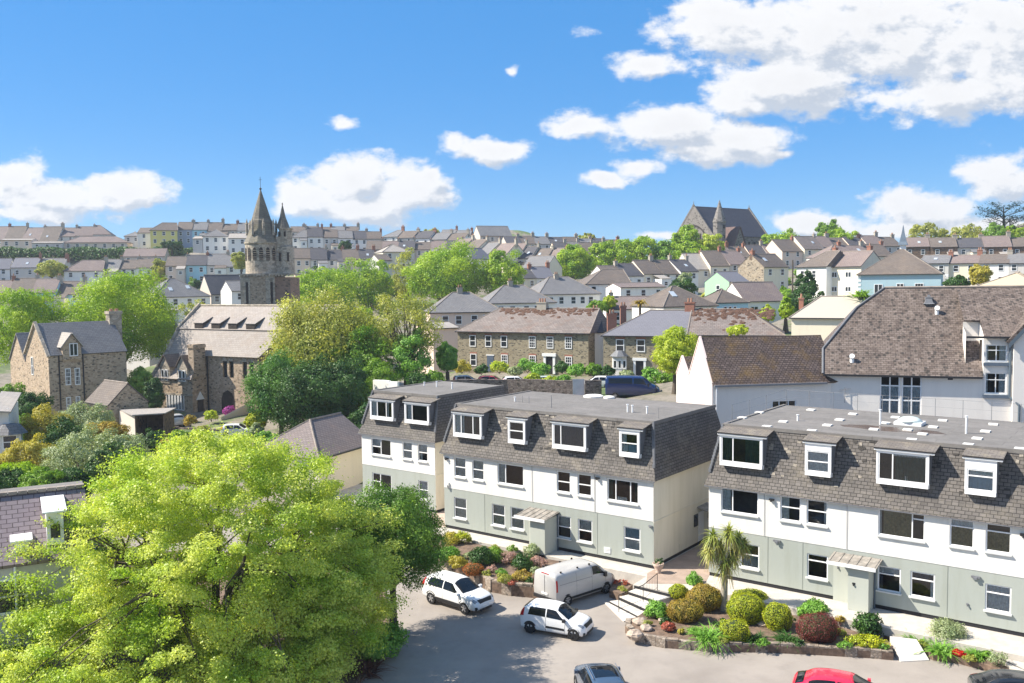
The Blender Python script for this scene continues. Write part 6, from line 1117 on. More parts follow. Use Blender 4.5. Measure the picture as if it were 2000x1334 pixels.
SV = house('stone villa with a smooth blue slate roof and a white bay window', (T2[0][0], T2[0][1], z2_ - 5.7), T2[2], wT2, 8, 5.7, rise=2.9, wall=M_town, rmat=R_purple, hipl=5.2, hipr=.01, wins=[(s2x(1212) - .5, 3.5, 1.0, 1.5), (s2x(1253) - .5, 3.5, 1.0, 1.5)], name='stone_villa', cat='house', chim=[(wT2 - .6, 4.2, 1.2, .9, 1.2, M_brick)], over=.3)
bb = MB(); bb.prism([(s2x(1196), 0), (s2x(1200), -.8), (s2x(1219), -.8), (s2x(1225), 0)], 0, 2.9); bw_ = bb.build('bay_window', M_white, SV); MB().lathe([(1.25, 2.9), (.5, 3.6)], 8, (s2x(1211), -.1)).build('bay_roof', M_lead, bw_)
for k in range(3): link('window', win_mesh(.42, 1.0, 'plain'), bw_, (s2x(1202) + k * .6, -.8, 1.4))
dd = MB().box(s2x(1251) - .5, s2x(1251) + .5, -.03, .02, 0, 2.3).build('door', M_dkmetal, SV); MB().box(s2x(1251) - .8, s2x(1251) - .52, -.2, -.001, 0, 2.35).box(s2x(1251) + .52, s2x(1251) + .8, -.2, -.001, 0, 2.35).box(s2x(1251) - .9, s2x(1251) + .9, -.25, -.001, 2.35, 2.7).build('door_surround', M_frame, dd)
for x in (1212, 1253): MB().box(s2x(x) - .65, s2x(x) + .65, -.02, .01, 5.05, 5.4).build('brick_lintel', M_brick, SV)
single('rusty moss roofed stone house adjoining the blue slated villa', 1346, 652, 113, 1530, 652, 110, h=5.7, d=8, roof='hip', rise=2.9, wall=M_town, rmat=R_mossy, hipl=.01, hipr=4.5, wins=[], name='stone_villa')
WE = single('narrow white rendered house end between the stone terrace and the stone villa', 1149.5, 646, 121, 1178, 650, 121, h=5.7, d=7, rise=2.6, wall='white', rmat=R_dark, wins=[], name='house', over=.1)
for (px, py, pb, D, w_, lb) in ((1163, 603, 640, 123, .8, 'slim red brick chimney stack above the white house end'), (1195, 612, 640, 119, 1.2, 'broad red brick chimney stack left of the blue slated roof'), (1217, 597, 632, 128, .8, 'narrow red brick chimney stack behind the blue slated roof')):
    p = gD(px, py, D); pb_ = gD(px, pb, D); b = MB(); b.box(-w_ / 2, w_ / 2, -.4, .4, -4.5, p[2] - pb_[2]); b.box(-w_ / 2 - .08, w_ / 2 + .08, -.48, .48, p[2] - pb_[2] - .25, p[2] - pb_[2]); pots(b, 0, 0, p[2] - pb_[2], 2, .4); o = b.build('chimney_stack', [M_brick, M_pot], loc=(pb_[0], pb_[1], pb_[2])); tag(o, lb, 'chimney')
# hilltop church on the right
eg = gD(1391, 455, 300); FHC = Frame((eg[0], eg[1], 0), math.radians(36)); HC = root('hilltop_church', FHC.O, FHC.rz, 'dark roofed hilltop church with a tall west gable above the green trees', 'church')
M_hst = rubble('hilltop church stone', [(.20, .18, .17), (.26, .24, .22), (.17, .15, .14)], (.22, .2, .18), 1.6)
R_hch = slate('dark hilltop slates', (.065, .065, .085), (.085, .085, .105), (.04, .04, .05), .6, .4, (.1, .1, .12), .2, .2, .4)
# gable faces the viewer's left: local frame with x along the nave to the right
Ln = FHC.y(1500, 460)[0]; zE2 = FHC.y(1400, 458)[2]; zR2 = gD(1362, 402, 306)[2]; gw = 16.5
b = MB(); b.face([(0, gw, 10), (0, 0, 10), (0, 0, zE2), (0, gw / 2, zR2), (0, gw, zE2)]); b.face([(0, 0, 10), (Ln, 0, 10), (Ln, 0, zE2), (0, 0, zE2)]); b.face([(Ln, 0, 10), (Ln, gw, 10), (Ln, gw, zE2), (Ln, gw / 2, zR2), (Ln, 0, zE2)]); b.face([(Ln, gw, 10), (0, gw, 10), (0, gw, zE2), (Ln, gw, zE2)]); b.build('wall', M_hst, HC)
b = MB(); b.slab([(.2, -.4, zE2 - .4), (Ln - .2, -.4, zE2 - .4), (Ln - .2, gw / 2, zR2), (.2, gw / 2, zR2)], .3); b.slab([(Ln - .2, gw + .4, zE2 - .4), (.2, gw + .4, zE2 - .4), (.2, gw / 2, zR2), (Ln - .2, gw / 2, zR2)], .3); hr_ = b.build('roof', R_hch, HC)
for xx in (-.1, Ln - .3): b = MB(); b.slab([(xx, -.6, zE2 - .3), (xx + .5, -.6, zE2 - .3), (xx + .5, gw / 2, zR2 + .6), (xx, gw / 2, zR2 + .6)], .5); b.slab([(xx + .5, gw + .6, zE2 - .3), (xx, gw + .6, zE2 - .3), (xx, gw / 2, zR2 + .6), (xx + .5, gw / 2, zR2 + .6)], .5); b.cyl((xx + .25, gw / 2, zR2 + .3), (xx + .25, gw / 2, zR2 + 1.6), .2, .05, n=6); b.build('coping', M_hst, hr_)
for k, (y_, z0_, z1_) in enumerate(((3.4, zE2 - 9, zE2 - 2), (5.4, zE2 - 9, zE2 + .5), (7.5, zE2 - 9, zE2 + 1.6), (9.6, zE2 - 9, zE2 + .5), (11.6, zE2 - 9, zE2 - 2))): MB().box(-.25, -.02, y_ - .55, y_ + .55, z0_, z1_).build('lancet_window', M_room, HC)
ar = MB()
for k in range(12):
    a0, a1_ = PI * k / 12, PI * (k + 1) / 12; P3 = lambda a, r: (-.3, gw / 2 + r * math.cos(a), zE2 - 2.5 + r * 1.0 * math.sin(a)); ar.face([P3(a0, 5.6), P3(a0, 6.1), P3(a1_, 6.1), P3(a1_, 5.6)])
ar.build('arch_moulding', M_room, HC)
tx = FHC.y(1405, 430, -2)[0]; b = MB(); b.lathe([(2.1, 10), (2.1, zE2 + 3.5), (2.3, zE2 + 4), (1.6, zE2 + 6), (.1, zE2 + 11)], 8, (tx, -2), 0, PI / 8); b.build('turret', M_hst, HC); MB().box(tx - .5, tx + .5, -4.1, -3.9, zE2 + 1.8, zE2 + 2.9).build('slit_window', M_room, HC)
t1 = FHC.y(1432, 470, -6)[0]; b = MB(); b.face([(t1, -6, 8), (t1 + 6.5, -6, 8), (t1 + 6.5, -6, zE2 - 5), (t1 + 3.2, -6, zE2 + 2), (t1, -6, zE2 - 5)]); b.face([(t1, 0, 8), (t1, -6, 8), (t1, -6, zE2 - 5), (t1, 0, zE2 - 5)]); b.face([(t1 + 6.5, -6, 8), (t1 + 6.5, 0, 8), (t1 + 6.5, 0, zE2 - 5), (t1 + 6.5, -6, zE2 - 5)]); b.build('transept', M_hst, HC)
b = MB(); b.slab([(t1 - .3, -6.3, zE2 - 5.4), (t1 + 3.2, -6.3, zE2 + 2.3), (t1 + 3.2, 3, zE2 + 2.3), (t1 - .3, 2, zE2 - 5.4)], -.3); b.slab([(t1 + 3.2, -6.3, zE2 + 2.3), (t1 + 6.8, -6.3, zE2 - 5.4), (t1 + 6.8, 2, zE2 - 5.4), (t1 + 3.2, 3, zE2 + 2.3)], -.3); b.build('transept_roof', plain('dark red brown tiles', (.13, .085, .08), .8, .2), HC); MB().box(t1 + 2.6, t1 + 3.9, -6.06, -6.0, zE2 - 9, zE2 - 4).build('lancet_window', M_room, HC)
for k in range(5): MB().box(t1 + 9 + k * 2.8, t1 + 10 + k * 2.8, -.08, -.01, zE2 - 6, zE2 - 2.2).build('lancet_window', M_room, HC)
GP += [(eg[0], eg[1], 24), (eg[0] + 20, eg[1] - 8, 24), (eg[0] - 5, eg[1] - 15, 22)]

def moss_ridge(parent, p, q_, n, seed, drop=.9, mat=None, spread=.35):
    rg = random.Random(seed); mb = MB(); p, q_ = Vector(p), Vector(q_)
    for i in range(n):
        c = p.lerp(q_, rg.random()); c.z -= abs(rg.gauss(0, drop)) * .36; c.y -= (p.z - c.z) * 1.35; r = rg.uniform(.10, spread); i0 = len(mb.v); k = 7
        for ring, zz in ((1.0, 0.0), (.75, .45), (.25, .7)):
            for j in range(k): a = 2 * PI * j / k; mb.v.append((c.x + math.cos(a) * r * 1.7 * ring * rg.uniform(.8, 1.2), c.y + math.sin(a) * r * ring, c.z + .05 + zz * r * .8 - math.sin(a) * r * ring * -.6))
        for a in range(2):
            for j in range(k): mb.f.append((i0 + a * k + j, i0 + a * k + (j + 1) % k, i0 + (a + 1) * k + (j + 1) % k, i0 + (a + 1) * k + j)); mb.m.append(0)
        mb.f.append(tuple(i0 + 2 * k + j for j in range(k))); mb.m.append(0)
    return mb.build('ridge_moss', mat or M_moss, parent)
M_moss = plain('rusty roof moss', (.10, .055, .038), .95, .5, 4)
moss_ridge(ST, (4.8, 4, 8.55), (wT - .2, 4, 8.55), 170, 3, 1.3, None, .24)
for o_ in COL.objects:
    if o_.get('label', '').startswith('rusty moss roofed'): moss_ridge(o_, (.3, 4, 8.55), (10, 4, 8.55), 170, 4, 2.0, None, .26)
# ---------------------------------------------------------------- trees
def wtree(px, ptop, pbot, halfw, D, mat, seed, label, n=46, per=150, leaf=None, nl=10, r0=.3, depth=None, name='tree', cat='tree', group=None, hf=.5, **kw):
    """tree by its outline: centre column, top, lowest leaf and half width in the photograph, at a real distance"""
    t, b_ = gD(px, ptop, D), gD(px, pbot, D); H = t[2] - b_[2]; rx = halfw * D / F_PX; rz_ = H * hf; zc = b_[2] + H * (1 - hf) ; base = b_[2] - max(1.2, H * .12)
    leaf = leaf or max(.16, D * .0019); per = int(per * 1.5)
    T = tree(name, (t[0], t[1], base), (rx, rx if depth is None else depth, rz_), zc - base, mat, n, per, leaf, seed, label, cat, group, r0, nl, **kw); GP.append((t[0], t[1], base)); return T
wtree(55, 563, 735, 72, 128, G_spring, 101, 'round spring green tree at the left edge behind the stone house', n=90, per=240, group='spring green trees')
wtree(232, 525, 735, 98, 132, G_spring, 102, 'largest spring green tree, between the tall stone house and the church', n=150, per=260, group='spring green trees', lob_amp=.1)
wtree(383, 585, 640, 38, 150, G_olive, 103, 'small half bare tree just above the church roof', n=22, per=60)
wtree(638, 516, 640, 64, 205, G_spring, 104, 'spring green tree right of the bell tower', n=70, per=190, group='spring green trees')
wtree(717, 497, 640, 46, 215, G_spring, 105, 'pointed pale green tree second right of the bell tower', n=60, per=170, group='spring green trees')
wtree(792, 490, 600, 32, 225, G_olive, 106, 'thin pale tree left of the big central tree', n=32, per=100)
wtree(868, 474, 610, 76, 212, G_spring, 107, 'big broad spring green tree in the centre', n=110, per=200, group='spring green trees')
wtree(982, 486, 600, 42, 210, G_spring, 108, 'spring green tree with a dark bare trunk on its left, above the hipped houses', n=60, per=180, group='spring green trees')
wtree(1120, 478, 560, 42, 250, G_spring, 109, 'round spring green tree at the left end of the avenue', n=60, per=170, group='spring green trees')
for i, (x, t, b_, hw, lb) in enumerate([(1180, 466, 545, 30, 'pale green tree second from the left in the avenue'), (1222, 462, 540, 34, 'green tree third from the left in the avenue'), (1262, 456, 540, 34, 'green tree fourth from the left in the avenue'), (1302, 468, 545, 36, 'green tree fifth from the left in the avenue'), (1343, 440, 520, 30, 'tall pale tree left of the hilltop church'), (1388, 454, 520, 26, 'bright yellow green tree in front of the hilltop church gable'), (1350, 470, 530, 36, 'green tree right end of the avenue below the church')]):
    wtree(x, t, b_, hw, 272 - i * 2, G_lime if i == 5 else (G_mid if i == 3 else G_spring), 110 + i, lb, n=44, per=130, group='avenue trees below the hilltop church', nl=5)
for i, (x, t, b_, hw, D, m, lb) in enumerate([(1535, 446, 500, 34, 290, G_spring, 'pale hazy tree right of the hilltop church'), (1622, 432, 480, 28, 300, G_mid, 'dark green round tree on the right skyline'), (1648, 447, 500, 38, 285, G_spring, 'yellow green round tree in front of the dark skyline tree'), (1808, 435, 480, 38, 290, G_olive, 'domed olive tree on the right skyline left of the cedar'), (1888, 437, 485, 34, 290, G_olive, 'faint olive tree just left of the cedar'), (1945, 436, 485, 30, 280, G_mid, 'green tree under the cedar'), (1975, 440, 480, 22, 282, G_spring, 'bright green tree at the foot of the cedar'), (1505, 455, 500, 20, 285, G_spring, 'small pale tree beside the east end of the hilltop church'),
        (845, 446, 470, 18, 345, G_olive, 'faint tree on the skyline above the big central tree'), (1148, 457, 480, 20, 340, G_olive, 'leafless looking tree on the skyline above the avenue')]):
    wtree(x, t, b_, hw, D, m, 130 + i, lb, n=30, per=110, nl=5)
# cedar
def cedar():
    t, b_ = gD(1962, 402, 285), gD(1962, 470, 285); H = t[2] - b_[2]; T = root('cedar_tree', (t[0], t[1], b_[2] - 2), 0, 'flat topped dark cedar on the right skyline', 'tree'); tr = MB(); V = []; rng = np.random.default_rng(9); H += 2
    tube(tr, [(0, 0, -1), (0, 0, H * .5), (-.3, 0, H * .98)], [.6, .45, .12], 7)
    for k, (hz_, L, sd) in enumerate([(.98, 4.5, 1), (.97, 4, -1), (.86, 8.5, -1), (.88, 7.0, 1), (.74, 6, -1), (.72, 7, 1), (.6, 6.0, 1), (.56, 5.0, -1), (.45, 6.5, 1), (.8, 4, -1), (.66, 3.5, 1)]):
        yy = rng.uniform(-2, 2); e = Vector((sd * L, yy, H * hz_ + .8)); s0 = Vector((0, 0, H * hz_ - 1.8)); tr.cyl(tuple(s0), tuple(e), .16, .05, n=5, cap=False)
        m = 260; f = rng.uniform(.25, 1.1, m); P = np.array(s0)[None] + (np.array(e) - np.array(s0))[None] * f[:, None] + rng.normal(0, 1, (m, 3)) * np.array([.9, 1.3, .28]) + np.array([0, 0, .35]); V.append(leaf_quads(P, np.tile([0, 0, 1.], (m, 1)), .6, rng, .6, .5))
    tr.build('trunk', M_bark, T, smooth=True); link('crown', fast_mesh('crown', np.vstack(V), 4, G_cedar), T); GP.append((t[0], t[1], b_[2] - 1))
cedar()
# nearer trees
wtree(632, 574, 790, 112, 112, G_olive, 150, 'tall half leafed tree with many upright grey limbs right of the church', n=220, per=130, leaf=.26, nl=60, r0=.35, lob_amp=.1, fill=.4, bark=plain('grey bark', (.26, .24, .20), .9, .3, 3))
wtree(712, 640, 800, 60, 108, G_mid, 151, 'ivy clad green tree between the half leafed tree and the bare limbed one', n=60, per=150, leaf=.25, nl=20)
wtree(790, 568, 740, 62, 110, G_olive, 152, 'fan shaped tree with fine bare limbs and a yellowish top left of the stone terrace', n=60, per=110, leaf=.22, nl=60, r0=.3, shell=(.7, 1.0), zmin=-.35, fill=.1)
wtree(800, 650, 760, 48, 108, G_bushgreen, 153, 'green ivy and shrub mass under the fan shaped tree', n=40, per=140, leaf=.25)
for i, (x, t, b_, hw, D, m, lb) in enumerate([(545, 690, 815, 62, 100, leafmat('deep green shrub leaves', (.06, .17, .03), (.15, .31, .05), .35, .6), 'large rounded green shrub right of the church doorway'), (605, 700, 830, 60, 97, G_dark, 'dark evergreen mass behind the slate garage roof'), (665, 700, 815, 50, 98, G_dark, 'dark green shrub between the evergreen mass and the left flats'), (720, 790, 845, 40, 92, G_dark, 'low dark shrub just left of the far flats roof'), (640, 640, 800, 60, 110, G_mid, 'ivy covered trunk in the lower middle of the half leafed tree'),
      (873, 668, 735, 22, 112, G_bushgreen, 'small fresh green tree at the left corner of the stone terrace'), (500, 805, 840, 20, 100, G_ylgreen, 'small yellow green bush beside the church car park')]):
    wtree(x, t - (4 if i < 3 else 0), b_ + (38 if i < 4 else 0), hw * (1.2 if i < 4 else 1), D, m, 160 + i, lb, n=90, per=200, leaf=.2, nl=4, name='shrub' if i < 4 else 'tree')
wtree(1319, 640, 738, 44, 96, G_lime, 170, 'ball shaped lime green tree beside the pink gables', n=70, per=180, leaf=.2, lob_amp=.06, zmin=-.9)
# shrubs of the left gardens
for i, (x, t, b_, hw, D, m, lb) in enumerate([(90, 800, 860, 36, 82, G_yellow, 'golden topped bush below the tall stone house'), (60, 860, 915, 42, 74, G_yellow, 'golden bush beside the bay window house'), (125, 830, 905, 40, 78, G_dark, 'dark bush between the two golden ones'), (165, 795, 860, 42, 86, G_grey, 'grey leaved bush in front of the small outhouse'),
      (205, 825, 870, 36, 80, G_bronze, 'bronze red bush in the left gardens'), (160, 845, 935, 68, 70, G_grey, 'broad feathery grey green bush in the left gardens'), (235, 855, 935, 48, 70, G_grey, 'feathery bush behind the top of the lime tree'), (30, 905, 955, 48, 64, G_spring, 'pale leafy bush above the purple slate roof'), (15, 925, 965, 34, 62, G_dark, 'dark bush at the left edge above the purple roof'),
      (140, 915, 960, 26, 62, G_dark, 'small dark bush just behind the purple roof ridge'), (60, 770, 830, 30, 92, G_dark, 'dark climber on the lower left corner of the stone house'), (5, 820, 870, 20, 80, G_dark, 'dark bush beside the bay window'), (100, 850, 900, 26, 76, G_dark, 'dark conifer in the left gardens'), (215, 880, 940, 40, 66, G_dark, 'dark bush in front of the feathery ones'), (80, 925, 960, 34, 61, G_mid, 'green bush in the middle above the purple roof')]):
    wtree(x, t - 6, b_ + 16, hw * 1.3, D, m, 180 + i, lb, n=60, per=200, leaf=.14, nl=4, name='bush', cat='bush', hf=.55)
# bushes of the right hillside
for i, (x, t, b_, hw, D, m, lb) in enumerate([(1573, 533, 590, 24, 150, G_dark, 'upper dark evergreen bush left of the cream double house'), (1572, 562, 620, 36, 140, G_dark, 'lower broad dark evergreen bush above the pale roofed bungalow'), (1500, 596, 630, 16, 125, G_lime, 'bright green bush right of the light blue house'), (1535, 580, 625, 14, 125, G_spring, 'green bush beside the white chimney'), (1330, 545, 590, 32, 160, G_dark, 'dark bushes left of the mint green house'), (1337, 532, 560, 16, 175, G_grey, 'grey green bush above the dark ones'),
      (1868, 538, 565, 26, 140, G_dark, 'dark bush right of the pale blue hall'), (1915, 516, 560, 22, 140, G_yellow, 'yellow flowering shrub right of the pale blue hall'), (1170, 585, 612, 26, 150, G_mid, 'green bushes behind the stone terrace roof'), (1190, 578, 600, 14, 150, G_lime, 'lime green bush behind the red chimneys'), (672, 470, 490, 12, 285, G_dark, 'dark tree among the middle hillside roofs'), (470, 490, 530, 18, 245, G_olive, 'odd pale spiky tree left of the bell tower'), (300, 540, 560, 24, 225, G_olive, 'bare brown bush above the hipped white house'),
      (1440, 634, 655, 24, 104, G_lime, 'bright green bush poking above the dark wing roof'), (100, 505, 545, 30, 262, G_olive, 'bare brown trees below the dark hedge'), (310, 505, 550, 16, 262, G_olive, 'pale tree at the left end of the pastel terrace'), (335, 470, 488, 22, 300, G_dark, 'dark bushes below the yellow house'), (330, 855, 890, 20, 84, G_bronze, 'bronze shrub beside the open shed')]):
    wtree(x, t, b_, hw, D, m, 210 + i, lb, n=34, per=120, nl=3, name='bush', cat='bush', hf=.55)
# palms
for (px, pt, pb, D, r, lb) in ((1682, 566, 600, 108, 2.0, 'green date palm behind the left end of the big hall roof'), (1250, 583, 610, 140, 1.7, 'small brown palm behind the cottage roof')):
    t = gD(px, pt, D); b_ = gD(px, pb, D); T = strappy('palm_tree', (t[0], t[1], b_[2]), r, 1.0, 90, G_mid if px > 1500 else G_bronze, px, lb, 'palm', trunk=t[2] - b_[2] - .8, w=.12); MB().cyl((0, 0, -4), (0, 0, t[2] - b_[2] - .8), .25, .18, n=8).build('trunk', M_bark, T)
# the long dark hedge bank below the left skyline
h0, h1 = gD(-40, 492, 300), gD(440, 492, 306); rng = np.random.default_rng(3); m = 16000; f = rng.random(m); P = np.array(h0)[None] * (1 - f[:, None]) + np.array(h1)[None] * f[:, None]; P += np.stack([rng.normal(0, .6, m), rng.normal(0, 1.6, m), rng.uniform(-2.4, 1.3, m) * (1 - .3 * np.sin(f * 40))], 1)
hg = root('hedge', h0, 0, 'long dark hedge bank running below the left skyline houses', 'hedge'); link('foliage', fast_mesh('foliage', leaf_quads(P - np.array(h0), np.tile([0, -.6, .6], (m, 1)), .75, rng), 4, G_dark), hg)
# ---------------------------------------------------------------- the big lime tree and its darker neighbour
def big_tree():
    base = Vector((-13.9, 41.0, 0)); T = root('lime_tree', base, 0, 'huge bright lime green tree filling the lower left', 'tree'); rng = np.random.default_rng(42)
    env = [((.3, 0, 7.2), (6.0, 6.4, 4.9), 380), ((4.2, 1.0, 5.6), (3.7, 4.6, 3.2), 130), ((-4.4, .5, 5.2), (4.4, 4.6, 3.6), 170), ((-5.2, -.5, 2.8), (4.8, 4.4, 2.4), 80), ((.5, -1.5, 3.4), (6.0, 5.2, 3.0), 190), ((3.2, 0, 2.4), (3.2, 3.8, 2.2), 80), ((4.6, .3, 4.0), (3.4, 3.8, 3.0), 130), ((-1.5, -3.6, 2.4), (6.2, 3.0, 2.6), 170), ((2.6, -2.4, 2.2), (3.6, 3.2, 2.2), 110), ((-5.5, 1, 2.8), (4.6, 4.4, 2.6), 90), ((.2, 0, 9.6), (3.0, 3.6, 2.6), 110)]
    C = []; r = []; d = []
    for c, R, n in env:
        u = unit(n, rng, -.75); rad = rng.uniform(.62, 1.0, n) ** .6; C.append(np.array(c) + u * rad[:, None] * np.array(R)); r.append(rng.uniform(.28, .62, n)); d.append(u)
    C = np.vstack(C) * np.array([1.06, 1.06, .96]); r = np.concatenate(r) * 1.08; d = np.vstack(d); k = C[:, 2] > .45; C, r, d = C[k], r[k], d[k]
    per = 400; n = len(C); ii = np.repeat(np.arange(n), per); u = unit(n * per, rng, -.9); q_ = rng.uniform(.3, 1.1, n * per) ** .6
    # sprays: each clump is stretched outwards along its branch
    st = u * (r[ii] * q_)[:, None] * np.array([1.15, 1.15, .62]); st += d[ii] * (rng.normal(0, .35, n * per) * r[ii])[:, None]; P = C[ii] + st; P[:, 2] -= .12 * (np.abs(st[:, 0]) + np.abs(st[:, 1]))
    Nn = u * .5 + np.array([0, 0, .55]) + d[ii] * .3; V = leaf_quads(P, Nn, .09, rng, .75, 1.0, .6)
    k2 = rng.integers(0, n, 16000); k2 = k2[:7000]; fly = C[k2] + d[k2] * rng.uniform(.3, 1.1, 7000)[:, None] * np.array([1, 1, .5]) + rng.normal(0, .2, (7000, 3)); V = np.vstack([V, leaf_quads(fly, np.tile([0, 0, 1.], (7000, 1)), .08, rng, .8, 1.2)])
    link('crown', fast_mesh('crown', V, 4, G_limebig), T)
    b = MB(); tube(b, [(0, 0, -.4), (0, 0, 1), (.1, 0, 2.6)], [.62, .48, .42], 12)
    main = [Vector((math.cos(a) * q, math.sin(a) * q, h)) for a, q, h in [(0, 4, 6), (.9, 4, 7), (1.8, 4, 6.5), (2.7, 4.2, 6), (3.6, 4, 7), (4.5, 4.2, 6), (5.4, 4, 6.6), (0, .5, 8.5)]]
    for mnt in main: tube(b, [(.1, 0, 2.3), tuple(Vector((.1, 0, 2.3)).lerp(mnt, .5) + Vector((0, 0, .3))), tuple(mnt)], [.22, .15, .08], 8)
    for i in rng.choice(n, 120, replace=False):
        e = Vector(C[i]); mnt = min(main, key=lambda v: (v - e).length); mid = mnt.lerp(e, .5) + Vector((rng.uniform(-.4, .4), rng.uniform(-.4, .4), .25)); tube(b, [tuple(mnt.lerp(Vector((.1, 0, 2.3)), rng.uniform(0, .35))), tuple(mid), tuple(e), tuple(e + (e - mid) * .35)], [.05, .032, .016, .006], 5)
    b.build('trunk', M_darkbark, T, smooth=True)
M_darkbark = plain('dark bark', (.09, .075, .055), .95, .4, 3); G_limebig = leafmat('bright lime leaves', (.38, .55, .05), (.74, .79, .20), .5, .45)
big_tree()
def nb(px, ptop, pbot, hw, D, mat, seed, label, n, per, leaf, **kw): return wtree(px, ptop, pbot, hw, D, mat, seed, label, n=n, per=per, leaf=leaf, nl=16, r0=.16, **kw)
GPn = len(GP)
tree('holly_tree', (-6.35, 46.6, 0), (3.0, 2.6, 2.9), 4.9, leafmat('dark glossy magnolia leaves', (.08, .19, .025), (.24, .40, .05), .3, .6), 150, 420, .105, 301, 'dark green tree at the right shoulder of the huge lime tree', r0=.2, nl=24, lob_amp=.12)
shrub('shrub', (-6.6, 43.6, 0), (1.5, 1.2, 1.1), G_bushgreen, 30, 120, .13, 303, 'leafy green bush at the tarmac edge right of the lime tree')
strappy('strap_leaf_plant', (-7.2, 41.6, 0), 1.3, .8, 200, leafmat('dark red strap leaves', (.10, .03, .03), (.22, .10, .08), .3, 1), 304, 'dark red spiky leaved plant at the bottom beside the lime tree')
struct('planting_strip', MB().prism([(-30, 30), (-8.3, 38), (-6.6, 42), (-6.4, 46), (-7.5, 52), (-9, 60), (-30, 62)], -.3, .12), M_soil)
del GP[GPn:]

# small garden bushes between the hillside houses
protos = [crown_mesh('foliage', (1, 1, .8), 14, 60, .42, m_, 900 + i, rc=(.3, .5), zmin=-.4)[0] for i, m_ in enumerate((G_mid, G_dark, G_spring, G_olive))]
rgb = random.Random(77)
for k in range(60):
    px = rgb.uniform(0, 2000); D = rgb.uniform(150, 330); p = gD(px, 540, D); i = k % 4; T = root('garden_bush', (p[0], p[1], 0), rgb.uniform(0, 6), 'small rounded garden bush among the houses on the hillside', 'bush', 'small garden bushes among the hillside houses'); s_ = rgb.uniform(1.2, 2.6)
    link('foliage', protos[i], T, (0, 0, s_ * .5), 0, (s_, s_, s_)); MB().cyl((0, 0, -1), (0, 0, s_ * .5), .12, n=5).build('stem', M_bark, T); T['_drop'] = 1

for i, (x, t, b_, hw, D, m, lb) in enumerate([(300, 838, 880, 26, 92, G_dark, 'dark bush right of the open shed'), (352, 838, 872, 22, 96, G_mid, 'green bush below the church wing'), (395, 832, 862, 20, 98, G_olive, 'olive bush in front of the church gable'), (525, 842, 880, 30, 86, G_bushgreen, 'leafy bush left of the slate garage'), (500, 828, 856, 18, 96, G_grey, 'grey bush beside the white car by the church'), (272, 716, 770, 30, 120, G_mid, 'green bush behind the stone outhouse'), (300, 735, 790, 22, 116, G_dark, 'dark bush left of the church wing'),
        (20, 745, 800, 26, 108, G_mid, 'green bush left of the tall stone house'), (45, 812, 860, 24, 88, G_mid, 'mid green bush between the bay window and the golden bush'), (700, 745, 800, 34, 99, G_mid, 'bushy green mass behind the far flats roof'), (745, 700, 760, 34, 104, G_mid, 'green foliage under the half leafed tree'), (680, 600, 740, 50, 114, G_olive, 'tall olive tree filling the gap between the half leafed and the fan shaped trees')]):
    wtree(x, t, b_ + 12, hw, D, m, 600 + i, lb, n=50, per=150, leaf=.18, nl=2 if i < 11 else 30, name='bush' if i < 11 else 'tree', cat='bush' if i < 11 else 'tree', hf=.55)
# ---------------------------------------------------------------- cars and vans
M_cglass = plain('car glass', (.008, .010, .013), .05, 0, spec=.45); M_tyre = plain('tyre rubber', (.015, .015, .016), .8, 0); M_trim = plain('black trim', (.02, .02, .022), .5, 0); M_alloy = plain('alloy rim', (.42, .42, .43), .3, 0, metal=.7)
M_lamp = plain('headlamp lens', (.22, .24, .27), .08, 0, spec=.8); M_redlamp = plain('rear lamp lens', (.45, .01, .01), .15, 0); M_plate = plain('number plate', (.75, .75, .72), .5, 0)
def hermite(xs, ys, x):
    xs, ys = np.array(xs, float), np.array(ys, float); h = np.diff(xs); dl = np.diff(ys, axis=0) / h[:, None]; m = np.empty_like(ys); m[0], m[-1] = dl[0], dl[-1]
    a, b = dl[:-1], dl[1:]; m[1:-1] = np.where(a * b > 0, 2 * a * b / np.where(np.abs(a + b) < 1e-9, 1, a + b), 0)
    i = np.clip(np.searchsorted(xs, x) - 1, 0, len(xs) - 2); t = ((x - xs[i]) / h[i])[:, None]; hh = h[i][:, None]
    return (2 * t**3 - 3 * t**2 + 1) * ys[i] + (t**3 - 2 * t**2 + t) * hh * m[i] + (-2 * t**3 + 3 * t**2) * ys[i + 1] + (t**3 - t**2) * hh * m[i + 1]
